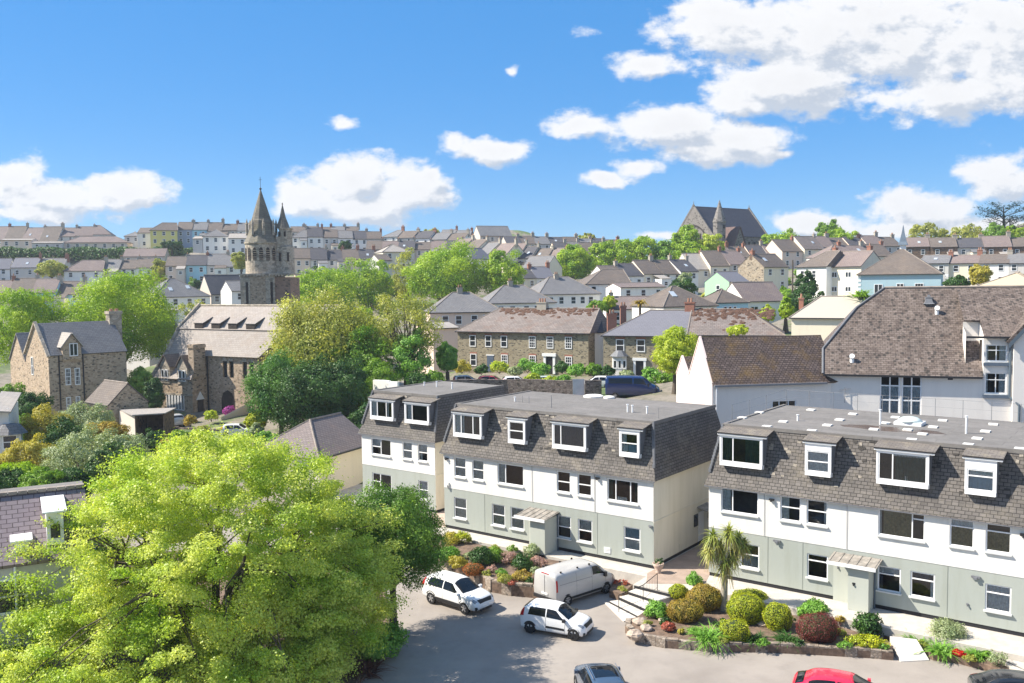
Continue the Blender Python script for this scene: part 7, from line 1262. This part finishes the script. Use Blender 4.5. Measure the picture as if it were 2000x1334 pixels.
class Body:
    """st rows: x, zbottom, ysill, ymid, zmid, ybelt, zbelt, yroof, zroofedge, ztop"""
    def __init__(s, st): s.x = [r[0] for r in st]; s.y = [r[1:] for r in st]
    def ring(s, x):
        q = hermite(s.x, s.y, np.array([x]))[0]; zb, ws, wm, zm, wb, zl, wr, zr, zt = q
        return np.array([(0, zb), (ws, zb), (wm, zm), (wb, zl), (wr, zr), (wr * .6, zt), (0, zt + .012)])
    def P(s, x, t):
        r = s.ring(x); q = hermite(range(7), r, np.array([float(t)]))[0] if t not in (0, 1, 2, 3, 4, 5, 6) else r[int(t)]; return np.array([x, max(0, q[0]), q[1]])
    def off(s, x, t, d):
        p = s.P(x, t); a = s.P(x + .01, t) - s.P(x - .01, t); t1, t0 = min(6, t + .05), max(0, t - .05); b = s.P(x, t1) - s.P(x, t0); n = np.cross(b, a); n /= np.linalg.norm(n) + 1e-9
        if n[1] < 0 and abs(n[1]) > abs(n[2]): n = -n
        elif abs(n[2]) > abs(n[1]) and n[2] < 0: n = -n
        return p + n * d
    def shell(s, name, mat, parent, nx=40):
        xs = np.linspace(s.x[0], s.x[-1], nx); xs = np.unique(np.concatenate([xs, s.x])); ts = [0, 1, 1.5, 2, 2.5, 3, 3.33, 3.66, 4, 4.33, 4.66, 5, 5.5, 6]; mb = MB(); m = len(ts)
        L = [[s.P(x, t) for t in ts] for x in xs]; full = [l + [np.array([p[0], -p[1], p[2]]) for p in l[-2:0:-1]] for l in L]; k = len(full[0])
        for l in full: mb.v += [tuple(p) for p in l]
        for i in range(len(xs) - 1):
            for j in range(k): mb.f.append((i * k + j, (i + 1) * k + j, (i + 1) * k + (j + 1) % k, i * k + (j + 1) % k)); mb.m.append(0)
        mb.f.append(tuple(range(k))); mb.m.append(0); e = (len(xs) - 1) * k; mb.f.append(tuple(e + j for j in reversed(range(k)))); mb.m.append(0)
        me = mb.mesh(name, mat, True); o = bpy.data.objects.new(name, me); COL.objects.link(o); o.parent = parent; return o
    def patch(s, name, mat, parent, c, d=.008, n=8, m=5, sides=(1, -1), one=False):
        """c: four (x,t) corners: rear-bottom, front-bottom, front-top, rear-top"""
        outs = []; mb = MB()
        for sd in sides:
            if not one: mb = MB()
            G = []
            for j in range(m + 1):
                for i in range(n + 1):
                    u, v = i / n, j / m; x = (1 - v) * ((1 - u) * c[0][0] + u * c[1][0]) + v * ((1 - u) * c[3][0] + u * c[2][0]); t = (1 - v) * ((1 - u) * c[0][1] + u * c[1][1]) + v * ((1 - u) * c[3][1] + u * c[2][1]); p = s.off(x, t, d); G.append((p[0], p[1] * sd, p[2]))
            b = len(mb.v); mb.v += G
            for j in range(m):
                for i in range(n): q = b + j * (n + 1) + i; f = (q, q + 1, q + n + 2, q + n + 1); mb.f.append(f if sd < 0 else f[::-1]); mb.m.append(0)
            if not one: o = mb.build(name, mat, parent, smooth=True); outs.append(o)
        if one: outs.append(mb.build(name, mat, parent, smooth=True))
        return outs
def wheels(T, xs, y, r, w=.2, rim=None, archr=.07):
    for x in xs:
        for sd in (1, -1):
            b = MB(); n = 22; prof = [(r * .62, 0), (r * .95, 0), (r, .03), (r, w - .03), (r * .95, w), (r * .62, w)]
            for q, yy in prof:
                for k in range(n): a = 2 * PI * k / n; b.v.append((x + q * math.cos(a), sd * (y - yy), r + q * math.sin(a)))
            for j in range(len(prof) - 1):
                for k in range(n): b.f.append((j * n + k, j * n + (k + 1) % n, (j + 1) * n + (k + 1) % n, (j + 1) * n + k)); b.m.append(0)
            tw = b.build('wheel', M_tyre, T, smooth=False); c = MB(); yo = sd * (y - .03)
            c.cyl((x, yo, r), (x, sd * (y - .12), r), r * .62, n=20, mat=1)
            for k in range(5):
                a = 2 * PI * k / 5 + .3; u, v = math.cos(a), math.sin(a); p = lambda rr, o: (x + rr * u - o * v, sd * (y - .012), r + rr * v + o * u); f = [p(.03, -.035), p(r * .6, -.05), p(r * .6, .05), p(.03, .035)]; c.face(f if sd < 0 else f[::-1], 0)
            c.cyl((x, sd * (y - .005), r), (x, sd * (y - .05), r), .05, n=8, mat=0); c.build('rim', [rim or M_alloy, M_trim], tw)
def arches(B, T, xs, r, ra=.07, mat=None):
    for x in xs:
        for sd in (1, -1):
            mb = MB(); n = 18; cz = r; P = []
            for k in range(n + 1):
                a = PI * (-.12) + (PI * 1.24) * k / n; z = cz + (r + ra) * math.sin(a); xx = x + (r + ra) * math.cos(a); P.append((xx, z))
            # project on the flank
            def yat(xx, z):
                rg = B.ring(xx); o = np.argsort(rg[:4, 1]); return float(np.interp(z, rg[1:4, 1], rg[1:4, 0]))
            i0 = len(mb.v); mb.v.append((x, sd * (yat(x, cz) + .006), cz * .75)); 
            for xx, z in P: mb.v.append((xx, sd * (yat(xx, max(z, .2)) + .009), z))
            for k in range(n): f = (i0, i0 + k + 1, i0 + k + 2); mb.f.append(f if sd < 0 else f[::-1]); mb.m.append(0)
            mb.build('wheel_arch', mat or M_trim, T)
def seams(B, T, L):
    for c in L: B.patch('door_gap', M_trim, T, c, d=.006, n=2, m=8)
HATCH = [(-1.80, .36, .55, .66, .5, .68, .80, .60, .92, .95), (-1.74, .28, .68, .77, .52, .77, .92, .66, 1.08, 1.14), (-1.58, .24, .74, .81, .54, .80, .95, .64, 1.30, 1.36), (-1.30, .22, .76, .82, .55, .81, .96, .62, 1.40, 1.46), (-.4, .2, .76, .82, .56, .81, .95, .62, 1.42, 1.49), (.15, .2, .76, .82, .56, .81, .93, .61, 1.38, 1.45), (.55, .2, .76, .82, .55, .80, .92, .64, 1.18, 1.25), (.95, .2, .76, .82, .54, .79, .89, .69, .96, 1.0), (1.3, .21, .75, .82, .52, .78, .82, .66, .90, .94), (1.6, .23, .70, .78, .48, .73, .72, .58, .80, .84), (1.75, .26, .60, .69, .44, .64, .60, .5, .68, .70), (1.81, .32, .5, .60, .42, .56, .5, .42, .56, .57)]
SUVS = [(x * 1.19, zb + .06, ws * 1.08, wm * 1.09, zm + .08, wb * 1.08, zl * 1.08, wr * 1.05, zr * 1.08, zt * 1.08) for (x, zb, ws, wm, zm, wb, zl, wr, zr, zt) in HATCH]
SALOON = [(-2.2, .36, .6, .72, .5, .72, .78, .6, .84, .86), (-2.1, .28, .7, .82, .52, .8, .88, .66, .96, .98), (-1.75, .24, .78, .87, .54, .86, .93, .66, 1.08, 1.12), (-1.2, .22, .8, .88, .55, .87, .94, .62, 1.32, 1.38), (-.5, .2, .8, .88, .56, .87, .94, .61, 1.38, 1.44), (.15, .2, .8, .88, .56, .87, .93, .61, 1.35, 1.41), (.6, .2, .8, .88, .55, .86, .92, .66, 1.14, 1.2), (1.05, .2, .8, .88, .54, .85, .9, .72, .96, 1.0), (1.6, .21, .78, .87, .52, .84, .82, .68, .88, .92), (1.95, .24, .7, .8, .48, .76, .7, .6, .78, .8), (2.15, .3, .55, .66, .42, .6, .56, .48, .6, .62)]
def car(label, loc, rz, st, col, pname, r=.31, wb=(-1.2, 1.22), dark_rim=False, cat='car', stripe=False, suv=False, name='parked_car', glass=None, sunroof=None, rails=None, group=None):
    T = root(name, loc, rz, label, cat, group); B = Body(st); L = st[-1][0]; k = L / 1.81; P = carpaint(pname, col); gl = glass or M_cglass; B.shell('body', P, T)
    zmax = 0
    X = lambda v: v * k
    B.patch('side_window', gl, T, [(X(-1.30), 3.12), (X(-.34), 3.12), (X(-.34), 3.88), (X(-1.22), 3.86)]); B.patch('side_window', gl, T, [(X(-.27), 3.12), (X(.86), 3.10), (X(.22), 3.88), (X(-.27), 3.88)])
    B.patch('windscreen', gl, T, [(X(.90), 4.12), (X(.98), 6), (X(.20), 6), (X(.30), 4.15)], one=True, d=.01); B.patch('rear_window', gl, T, [(X(-1.72), 4.2), (X(-1.42), 4.2), (X(-1.42), 6), (X(-1.70), 6)], one=True, d=.01)
    B.patch('headlight', M_lamp, T, [(X(1.42), 3.1), (X(1.70), 2.85), (X(1.72), 3.9), (X(1.5), 3.75)], d=.012); B.patch('grille', M_trim, T, [(X(1.66), 4.1), (X(1.79), 4.1), (X(1.79), 6), (X(1.69), 6)], one=True, d=.012)
    B.patch('bumper_intake', M_trim, T, [(X(1.70), 1.2), (X(1.79), 1.25), (X(1.80), 2.1), (X(1.72), 1.9)], d=.012); B.patch('rear_light', M_redlamp, T, [(X(-1.77), 2.9), (X(-1.55), 2.95), (X(-1.52), 3.9), (X(-1.74), 3.9)], d=.01)
    MB().box(L - .01, L + .02, -.26, .26, .40, .51).build('number_plate', M_plate, T); MB().box(-L - .02, -L + .02, -.26, .26, .6, .71).build('number_plate', M_plate, T); MB().box(L - .05, L + .018, -.45, .45, .26, .38).build('lower_grille', M_trim, T)
    sill = 1.75 if suv else 1.25
    B.patch('sill_trim', M_trim, T, [(X(-1.0), 1.02), (X(1.0), 1.02), (X(1.0), sill), (X(-1.0), sill)], d=.006)
    seams(B, T, [[(X(-.31) - .006, 1.3), (X(-.31) + .006, 1.3), (X(-.31) + .006, 3.1), (X(-.31) - .006, 3.1)], [(X(.72) - .006, 1.3), (X(.72) + .006, 1.3), (X(.78) + .006, 3.0), (X(.78) - .006, 3.0)]])
    for sd in (1, -1):
        y = st[6][5] + .08; MB().box(X(.66), X(.66) + .14, sd * y - .09, sd * y + .09, st[6][6] - .02, st[6][6] + .12).build('wing_mirror', P if not dark_rim else M_trim, T)
    ww = st[5][3] + .01; arches(B, T, wb, r, .09 if suv else .06); wheels(T, wb, ww + .006, r, .2, M_trim if dark_rim else M_alloy)
    if stripe:
        B.patch('side_stripe', M_trim, T, [(X(-.30), 1.75), (X(.72), 1.72), (X(.72), 1.98), (X(-.30), 2.0)], d=.009); tl = MB()
        for sd in (1, -1):
            for i in range(8):
                x0 = X(-.78) + i * .055; q = B.ring(x0); yy = sd * (float(np.interp(.43, q[1:4, 1], q[1:4, 0])) + .01); tl.face([(x0, yy, .41), (x0 + .035, yy, .41), (x0 + .035, yy, .47 - .01 * (i % 2)), (x0, yy, .47 - .01 * (i % 2))])
        tl.build('side_lettering', plain('grey lettering', (.35, .35, .35), .8, 0), T)
    if rails:
        for sd in (1, -1): b = MB(); b.cyl((X(-1.1), sd * .60 * st[5][7] / .61, st[4][9] + .03), (X(.1), sd * .60 * st[5][7] / .61, st[4][9] + .02), .02, n=6); b.build('roof_rail', rails, T)
    if sunroof: B.patch('glass_roof', gl, T, [(X(-.95), 4.6), (X(.05), 4.6), (X(.05), 6), (X(-.95), 6)], one=True, d=.008)
    return T
WHITE = (.80, .80, .80)
car('white compact sport utility car with black grille parked below the rockery', (-3.22, 50.66, 0), math.radians(-41), SUVS, WHITE, 'white car paint', r=.34, wb=(-1.3, 1.3), suv=True)
car('small white hatchback with black wheels and a black side stripe', (2.18, 46.52, 0), math.radians(-25.4), HATCH, WHITE, 'white car paint', dark_rim=True, stripe=True)
car('dark blue grey car with silver roof rails at the bottom centre', (3.7, 38.5, 0), math.radians(97), SUVS, (.05, .08, .13), 'dark blue car paint', r=.33, sunroof=True, rails=M_alloy, wb=(-1.3, 1.3), suv=True)
car('bright red car at the bottom edge of the car park', (14.0, 37.65, 0), math.radians(-24), SALOON, (.62, .02, .06), 'bright red car paint', r=.32, wb=(-1.3, 1.35))
car('black car at the bottom right corner', (21.6, 37.45, 0), math.radians(-14), SALOON, (.012, .014, .018), 'black car paint', r=.32, wb=(-1.3, 1.35))
# the silver grey van
VANS = [(-2.46, .42, .82, .90, .7, .88, 1.3, .80, 1.72, 1.76), (-2.40, .32, .88, .97, .75, .95, 1.35, .84, 1.82, 1.90), (-2.2, .28, .9, .98, .75, .97, 1.36, .83, 1.86, 1.95), (-.5, .26, .9, .98, .75, .97, 1.34, .83, 1.87, 1.97), (.75, .26, .9, .98, .75, .96, 1.30, .80, 1.84, 1.94), (1.15, .26, .9, .98, .74, .95, 1.26, .80, 1.66, 1.76), (1.7, .26, .9, .98, .72, .94, 1.16, .82, 1.24, 1.32), (2.1, .27, .88, .96, .68, .9, 1.02, .76, 1.08, 1.14), (2.36, .3, .78, .88, .62, .80, .84, .66, .9, .93), (2.48, .36, .62, .74, .55, .68, .66, .55, .7, .72)]
V = root('panel_van', (3.55, 51.95, 0), math.radians(40.5), 'silver grey panel van with roof racks fittings parked beside the steps', 'van'); VB = Body(VANS); VP = carpaint('silver grey van paint', (.45, .44, .43), .32, .5); VB.shell('body', VP, V)
VB.patch('side_window', M_cglass, V, [(.42, 3.1), (1.42, 3.1), (1.0, 3.85), (.42, 3.85)]); VB.patch('windscreen', M_cglass, V, [(1.68, 4.1), (1.78, 6), (.92, 6), (1.0, 4.1)], one=True, d=.012)
VB.patch('tail_light', M_redlamp, V, [(-2.43, 2.4), (-2.36, 2.4), (-2.36, 3.5), (-2.43, 3.5)], d=.02); VB.patch('headlight', M_lamp, V, [(2.05, 2.9), (2.3, 2.8), (2.3, 3.9), (2.1, 3.9)], d=.012)
VB.patch('side_moulding', M_trim, V, [(-1.4, 1.35), (1.2, 1.35), (1.2, 1.6), (-1.4, 1.6)], d=.01); VB.patch('door_rail', M_lead, V, [(-2.2, 2.93), (.35, 2.93), (.35, 2.97), (-2.2, 2.97)], d=.008); seams(VB, V, [[(.34, 1.3), (.352, 1.3), (.352, 3.9), (.34, 3.9)], [(1.45, 1.3), (1.462, 1.3), (1.46, 3.0), (1.448, 3.0)], [(-.9, 1.5), (-.89, 1.5), (-.89, 3.8), (-.9, 3.8)]])
MB().box(-2.475, -2.455, -.008, .008, .5, 1.75).build('door_gap', M_trim, V); MB().box(-2.56, -2.44, -.85, .85, .38, .56).build('rear_bumper', M_trim, V); MB().box(-2.5, -2.47, -.26, .26, .66, .77).build('number_plate', M_plate, V); MB().box(-2.45, -2.38, -.3, .3, 1.84, 1.88).build('brake_light', M_redlamp, V)
for x in (-1.9, -.6, .35):
    for sd in (1, -1): MB().box(x - .05, x + .05, sd * .72 - .03, sd * .72 + .03, 1.88, 2.0).build('roof_fixing', M_trim, V)
for sd in (1, -1): MB().box(1.25, 1.4, sd * 1.08 - .08, sd * 1.08 + .08, 1.12, 1.4).build('wing_mirror', M_trim, V)
arches(VB, V, (-1.6, 1.55), .33, .06); wheels(V, (-1.6, 1.55), .988, .33, .22)
def at_road(px, py, D): p = gD(px, py, D); return p
# ---------------------------------------------------------------- the road and walls behind the flats
zR_ = 5.45
GP += [(-14, 104, 5.0), (0, 104, zR_ - .1), (12, 98, zR_ - .1), (22, 96, zR_ - .1), (10, 90, 5.3), (18, 86, 5.3), (0, 112, 5.4), (25, 110, 5.5), (-20, 112, 4.4)]
struct('road', MB().face([(-24, 111, 5.32), (40, 108, 5.6), (42, 117, 5.7), (-24, 119, 5.42)]), M_asphalt)
struct('rear_car_park', MB().face([(7, 84, zR_), (30, 80, zR_), (34, 101, zR_), (7, 104, zR_)]), M_asphalt)
M_wallst = rubble('dark garden wall stone', [(.19, .15, .13), (.28, .23, .2), (.14, .11, .1), (.25, .21, .19)], (.10, .08, .07), 3.0)
def longwall(label, pts, h, t=.45, name='stone_wall', mat=None):
    a = Vector(pts[0]); mb = MB()
    for p, q_ in zip(pts[:-1], pts[1:]):
        p, q_ = Vector(p), Vector(q_); d = (q_ - p); n = Vector((-d.y, d.x, 0)).normalized() * t; k = max(1, int(d.length / 1.1))
        for i in range(k):
            s, e = p + d * i / k, p + d * (i + 1) / k; rg = random.Random(i + len(label)); h1 = h + rg.uniform(-.05, .07); h2 = h1 + rg.uniform(-.03, .03)
            v = lambda c, z: (c.x - a.x, c.y - a.y, c.z - a.z + z); mb.hexa([v(s, -3), v(e, -3), v(e + n, -3), v(s + n, -3), v(s, h1), v(e, h2), v(e + n, h2), v(s + n, h1)])
    o = mb.build(name, mat or M_wallst, loc=a); return tag(o, label, 'wall')
wl = lambda px, py, D: gD(px, py, D)
p0, p1, p2 = wl(872, 742, 104), wl(990, 740, 104), wl(1120, 742, 102)
longwall('long dark stone garden wall between the flats and the stone terrace', [(p0[0], p0[1], 4), (p1[0], p1[1], 4), (p2[0], p2[1], 4)], wl(990, 741, 104)[2] - 4)
p3, p4_ = wl(1130, 740, 101), wl(1175, 742, 101); longwall('short length of stone wall between the white gate and the blue van', [(p3[0] + .7, p3[1], 4), (p4_[0], p4_[1], 4)], p4_[2] - 4)
p5_, p6_ = wl(1283, 766, 103), wl(1330, 766, 103); longwall('brown stone wall between the blue van and the pink gables', [(p5_[0], p5_[1], 4), (p6_[0], p6_[1], 4)], p5_[2] - 4)
g_ = MB().box(-.65, .65, -.05, .05, 0, 1.9); tag(g_.build('gate', plain('pale grey gate', (.45, .47, .52), .6, .15), loc=(wl(1130, 741, 101.5)[0], 101.5, 5.4)), 'pale grey gate in the stone wall left of the blue van', 'gate')
ww = wl(728, 740, 100); b = MB(); p = (wl(728, 730, 100), wl(776, 748, 98)); longwall('short white wall and gate behind the half leafed tree', [(p[0][0], p[0][1], 3.2), (p[1][0], p[1][1], 3.2)], wl(750, 744, 99)[2] - 3.2, .3, 'white_wall', W_['white'])
fw_ = (wl(560, 812, 95), wl(712, 806, 88))
# vehicles by the road
def rcar(lab, px, py, D, rz, st, col, pn, z=None, **k): p = gD(px, py, D); return car(lab, (p[0], p[1], (z if z is not None else zR_ + .02)), rz, st, col, pn, wb=(-1.3, 1.35) if st is SALOON else (-1.2, 1.22), **k)
rcar('silver grey car behind the dark stone wall, furthest left of the parked row', 912, 728, 111, math.radians(8), HATCH, (.35, .37, .4), 'silver grey car paint')
rcar('red car parked in front of the stone terrace', 962, 730, 110, math.radians(-6), HATCH, (.5, .04, .03), 'red car paint')
rcar('white car parked right of the red one before the stone terrace', 1009, 733, 109, math.radians(4), HATCH, WHITE, 'white car paint')
rcar('pale blue grey car half hidden by garden shrubs', 1076, 733, 109, math.radians(-4), HATCH, (.45, .5, .5), 'pale grey car paint')
rcar('small white car left of the blue van', 1166, 738, 107, math.radians(170), HATCH, WHITE, 'white car paint', z=5.6)
rcar('silver car between the blue van and the pink gables', 1312, 750, 108, math.radians(178), SALOON, (.5, .52, .55), 'silver car paint', z=5.6)
rcar('white car parked by the church yard wall behind the lime tree', 464, 826, 104, math.radians(5), HATCH, WHITE, 'white car paint', z=.9)
rcar('silver car parked between the open shed and the church', 343, 812, 112, math.radians(120), HATCH, (.4, .42, .45), 'silver car paint', z=1.0)
rcar('white car in front of the open shed, mostly behind the lime tree', 240, 868, 88, math.radians(10), HATCH, WHITE, 'white car paint', z=1.2)
BVS = [(x * 1.2, zb + .1, ws * 1.02, wm * 1.02, zm * 1.15, wb * 1.02, zl * 1.18, wr * 1.02, zr * 1.22, zt * 1.24) for (x, zb, ws, wm, zm, wb, zl, wr, zr, zt) in VANS]
pv = gD(1236, 770, 99); BV = root('blue_van', (pv[0], pv[1], zR_), math.radians(-8), 'large dark blue van with a long glazed side behind the middle roof', 'van'); BB = Body(BVS); BB.shell('body', carpaint('dark blue van paint', (.006, .022, .10), .2, 1.0), BV)
BB.patch('side_window', M_cglass, BV, [(-2.6, 3.12), (-.05, 3.12), (-.05, 3.9), (-2.6, 3.9)]); BB.patch('side_window', M_cglass, BV, [(.1, 3.12), (1.5, 3.1), (1.1, 3.9), (.1, 3.9)]); BB.patch('windscreen', M_cglass, BV, [(1.95, 4.1), (2.1, 6), (1.1, 6), (1.2, 4.1)], one=True, d=.012); BB.patch('headlight', M_lamp, BV, [(2.5, 2.9), (2.8, 2.8), (2.8, 3.9), (2.55, 3.9)], d=.012)
for sd in (1, -1): MB().box(1.6, 1.75, sd * 1.12 - .08, sd * 1.12 + .08, 1.35, 1.7).build('wing_mirror', M_trim, BV)
arches(BB, BV, (-1.9, 1.9), .36, .06); wheels(BV, (-1.9, 1.9), 1.005, .36, .22)
# garden shrubs along the terrace fronts
rg = random.Random(5)
for i, (px, py, D, r, m, lb) in enumerate([(902, 716, 116, 1.4, G_yellow, 'yellow green bush at the left corner of the stone terrace'), (940, 718, 117, 1.0, G_dark, 'dark bush below the blue terrace door'), (975, 716, 117, 1.3, G_lime, 'light green bush left of the terrace middle'), (1005, 722, 113, 1.1, G_grey, 'grey green bush behind the white car'), (1030, 714, 116, 1.5, G_bushgreen, 'green bush left of the white terrace doorway'), (1056, 722, 112, 1.4, G_bushgreen, 'large leafy bush in front of the white terrace doorway'), (1098, 716, 115, 1.2, G_dark, 'dark bush right of the white terrace doorway'), (1125, 722, 112, 1.3, G_bushgreen, 'green bush at the right end of the terrace garden'), (1160, 722, 112, 1.3, G_mid, 'rounded hedge bush below the white house end'), (1185, 724, 112, 1.2, G_dark, 'dark hedge bush beside the white house end'),
      (1225, 728, 110, 1.0, G_grey, 'small shrub under the villa bay window'), (1275, 735, 106, 1.5, G_bushgreen, 'green bush right of the villa door'), (1300, 738, 105, 1.2, G_mid, 'bush under the ball shaped tree'), (1040, 738, 104.6, 1.1, G_lime, 'pale foliage spilling over the dark stone wall'), (1075, 740, 104.6, 1.0, G_lime, 'pale green creeper on the dark stone wall right of the doorway'), (1100, 739, 103.6, 1.0, G_bushgreen, 'creeper at the right end of the dark stone wall'), (820, 745, 102, 1.6, G_dark, 'dark bush under the fan shaped tree'), (850, 742, 104, 1.5, G_mid, 'green bush left of the dark stone wall')]):
    p = gD(px, py + 8, D); shrub('bush', (p[0], p[1], p[2] - .3), (r, r, r * .8), m, 18, 60, .22, 400 + i, lb, cat='bush')
longwall('low church yard wall', [(wl(330, 825, 108)[0], 108, -.2), (wl(520, 835, 104)[0], 104, -.2)], 1.6, .4)
bk = (gD(655, 822, 96), gD(480, 800, 118)); st_ = MB(); a, b_ = Vector(gD(432, 818, 116)), Vector(gD(482, 793, 120)); d = (b_ - a)
st_.hexa([(0, 0, -3), (d.x, d.y, -3), (d.x + .4, d.y + .6, -3), (.4, .6, -3), (0, 0, .2), (d.x, d.y, d.z + .3), (d.x + .4, d.y + .6, d.z + .3), (.4, .6, .2)]); tag(st_.build('ramp_wall', W_['beige'], loc=a), 'sloping pale ramp wall leading up beside the church door', 'wall')
for i, (px, py, D, m, lb) in enumerate([(447, 800, 119, leafmat('purple flowers', (.35, .05, .35), (.5, .1, .45), .3, 1), 'purple flowers by the arched church door'), (413, 810, 114, G_lime, 'yellow green bush by the church gable'), (372, 818, 110, G_bronze, 'bronze bush by the church yard wall')]):
    p = gD(px, py, D); shrub('flower_clump', (p[0], p[1], p[2] - .8), (.9, .9, .9), m, 12, 50, .2, 450 + i, lb, cat='bush')
# chapel in the very left edge & lamp posts
for i, (px, pt, pb, D, lb) in enumerate([(1548, 497, 560, 170, 'dark telegraph pole left of the white rendered house'), (610, 461, 470, 300, 'thin pole on the middle terrace')][:1]):
    t, b2 = gD(px, pt, D), gD(px, pb, D); tag(MB().cyl((0, 0, 0), (0, 0, t[2] - b2[2]), .16, .12, n=6).build('telegraph_pole', M_bark, loc=(b2[0], b2[1], b2[2] - 1)), lb, 'pole')
# ---------------------------------------------------------------- terrain: one sheet to the horizon, draped through the surveyed feet of houses and trees
def terrain():
    P = np.array([p for p in GP if p[1] > 70]); extra = [(-60, 66, -.3), (-30, 66, -.3), (0, 66, -.3), (30, 66, 0.2), (60, 66, 1), (-80, 80, .5), (-10, 88, 3.0), (-20, 84, 1.5), (-5, 96, 4.5), (60, 90, 6), (-400, 60, 0), (400, 60, 5), (-400, 300, 25), (400, 300, 40), (-250, 420, 40), (0, 420, 42), (250, 420, 44), (500, 420, 44), (-500, 420, 40), (0, 520, 34), (-300, 520, 34), (300, 520, 34), (0, 900, 10), (-900, 900, 10), (900, 900, 10)]
    P = np.vstack([P, extra])
    xs = np.unique(np.concatenate([np.arange(-240, 241, 4.0), np.arange(-900, 901, 60.0), [-6000, -2500, -1500, 1500, 2500, 6000]])); ys = np.unique(np.concatenate([np.arange(62, 380, 4.0), np.arange(380, 1000, 40.0), [-3000, -500, 0, 40, 1500, 3000, 9000]]))
    X, Y = np.meshgrid(xs, ys); q = np.stack([X.ravel(), Y.ravel()], 1); Z = np.zeros(len(q))
    for s in range(0, len(q), 4000):
        d2 = ((q[s:s + 4000, None, :] - P[None, :, :2]) ** 2).sum(2); w = 1 / (d2 + 9.0) ** 1.6; Z[s:s + 4000] = (w * P[None, :, 2]).sum(1) / w.sum(1)
    Z = Z.reshape(X.shape); Z = np.where(Y <= 66, np.minimum(Z, -.35), Z); Z = np.where((Y > 62) & (Y < 74) & (X > -22) & (X < 34), -.35, Z); far = Y > 1000; Z = np.where(far, 0, Z); Z = np.where((np.abs(X) > 1000), 0, Z)
    Z = np.where(Y < 0, -.4, Z)
    me = bpy.data.meshes.new('ground'); nx, ny = len(xs), len(ys); V = np.stack([X.ravel(), Y.ravel(), Z.ravel()], 1); F = [(j * nx + i, j * nx + i + 1, (j + 1) * nx + i + 1, (j + 1) * nx + i) for j in range(ny - 1) for i in range(nx - 1)]
    me.from_pydata(V.tolist(), [], F); me.polygons.foreach_set('use_smooth', [True] * len(F))
    m, nt, b = new_mat('gardens and lanes'); b.inputs['Roughness'].default_value = .95; n1 = tex(nt, 'ShaderNodeTexNoise', .09, Detail=6.0, Roughness=.7); n2 = tex(nt, 'ShaderNodeTexNoise', .9, Detail=5.0, Roughness=.7)
    c = ramp(nt, n1.outputs['Fac'], [(.35, (.07, .12, .03)), (.45, (.13, .17, .06)), (.5, (.22, .19, .15)), (.7, (.28, .25, .22))]); c = mixc(nt, c, (.05, .06, .03), ramp(nt, n2.outputs['Fac'], [(.45, (0, 0, 0)), (.7, (.7,) * 3)])); nt.links.new(c, b.inputs['Base Color']); me.materials.append(m)
    o = bpy.data.objects.new('ground', me); COL.objects.link(o); o['kind'] = 'structure'
    for t in [t for t in COL.objects if '_drop' in t]:
        q2 = np.array(t.location[:2]); w = 1 / (((P[:, :2] - q2) ** 2).sum(1) + 9.0) ** 1.6; t.location.z = float((w * P[:, 2]).sum() / w.sum()); del t['_drop']
    return P
TP = terrain()
# sea haze: pale even air over the valley
HZ = True
if HZ:
    hb = MB().box(-700, 700, -40, 700, -4, 75); m, nt, b = new_mat('haze air'); nt.nodes.remove(b); pv_ = N(nt, 'ShaderNodeVolumePrincipled', inp={'Density': .00024, 'Anisotropy': .2}); pv_.inputs['Color'].default_value = (.80, .88, 1.0, 1); nt.links.new(pv_.outputs[0], nt.nodes['Material Output'].inputs['Volume'])
    o = hb.build('haze', m); o['kind'] = 'stuff'
bad = {k: v for k, v in LABELS.items() if len(k.split()) < 4 or len(k.split()) > 16 or (len(v) > 1 and 'pad' not in k and 'garden bush' not in k)}
print('LABEL CHECK', bad)
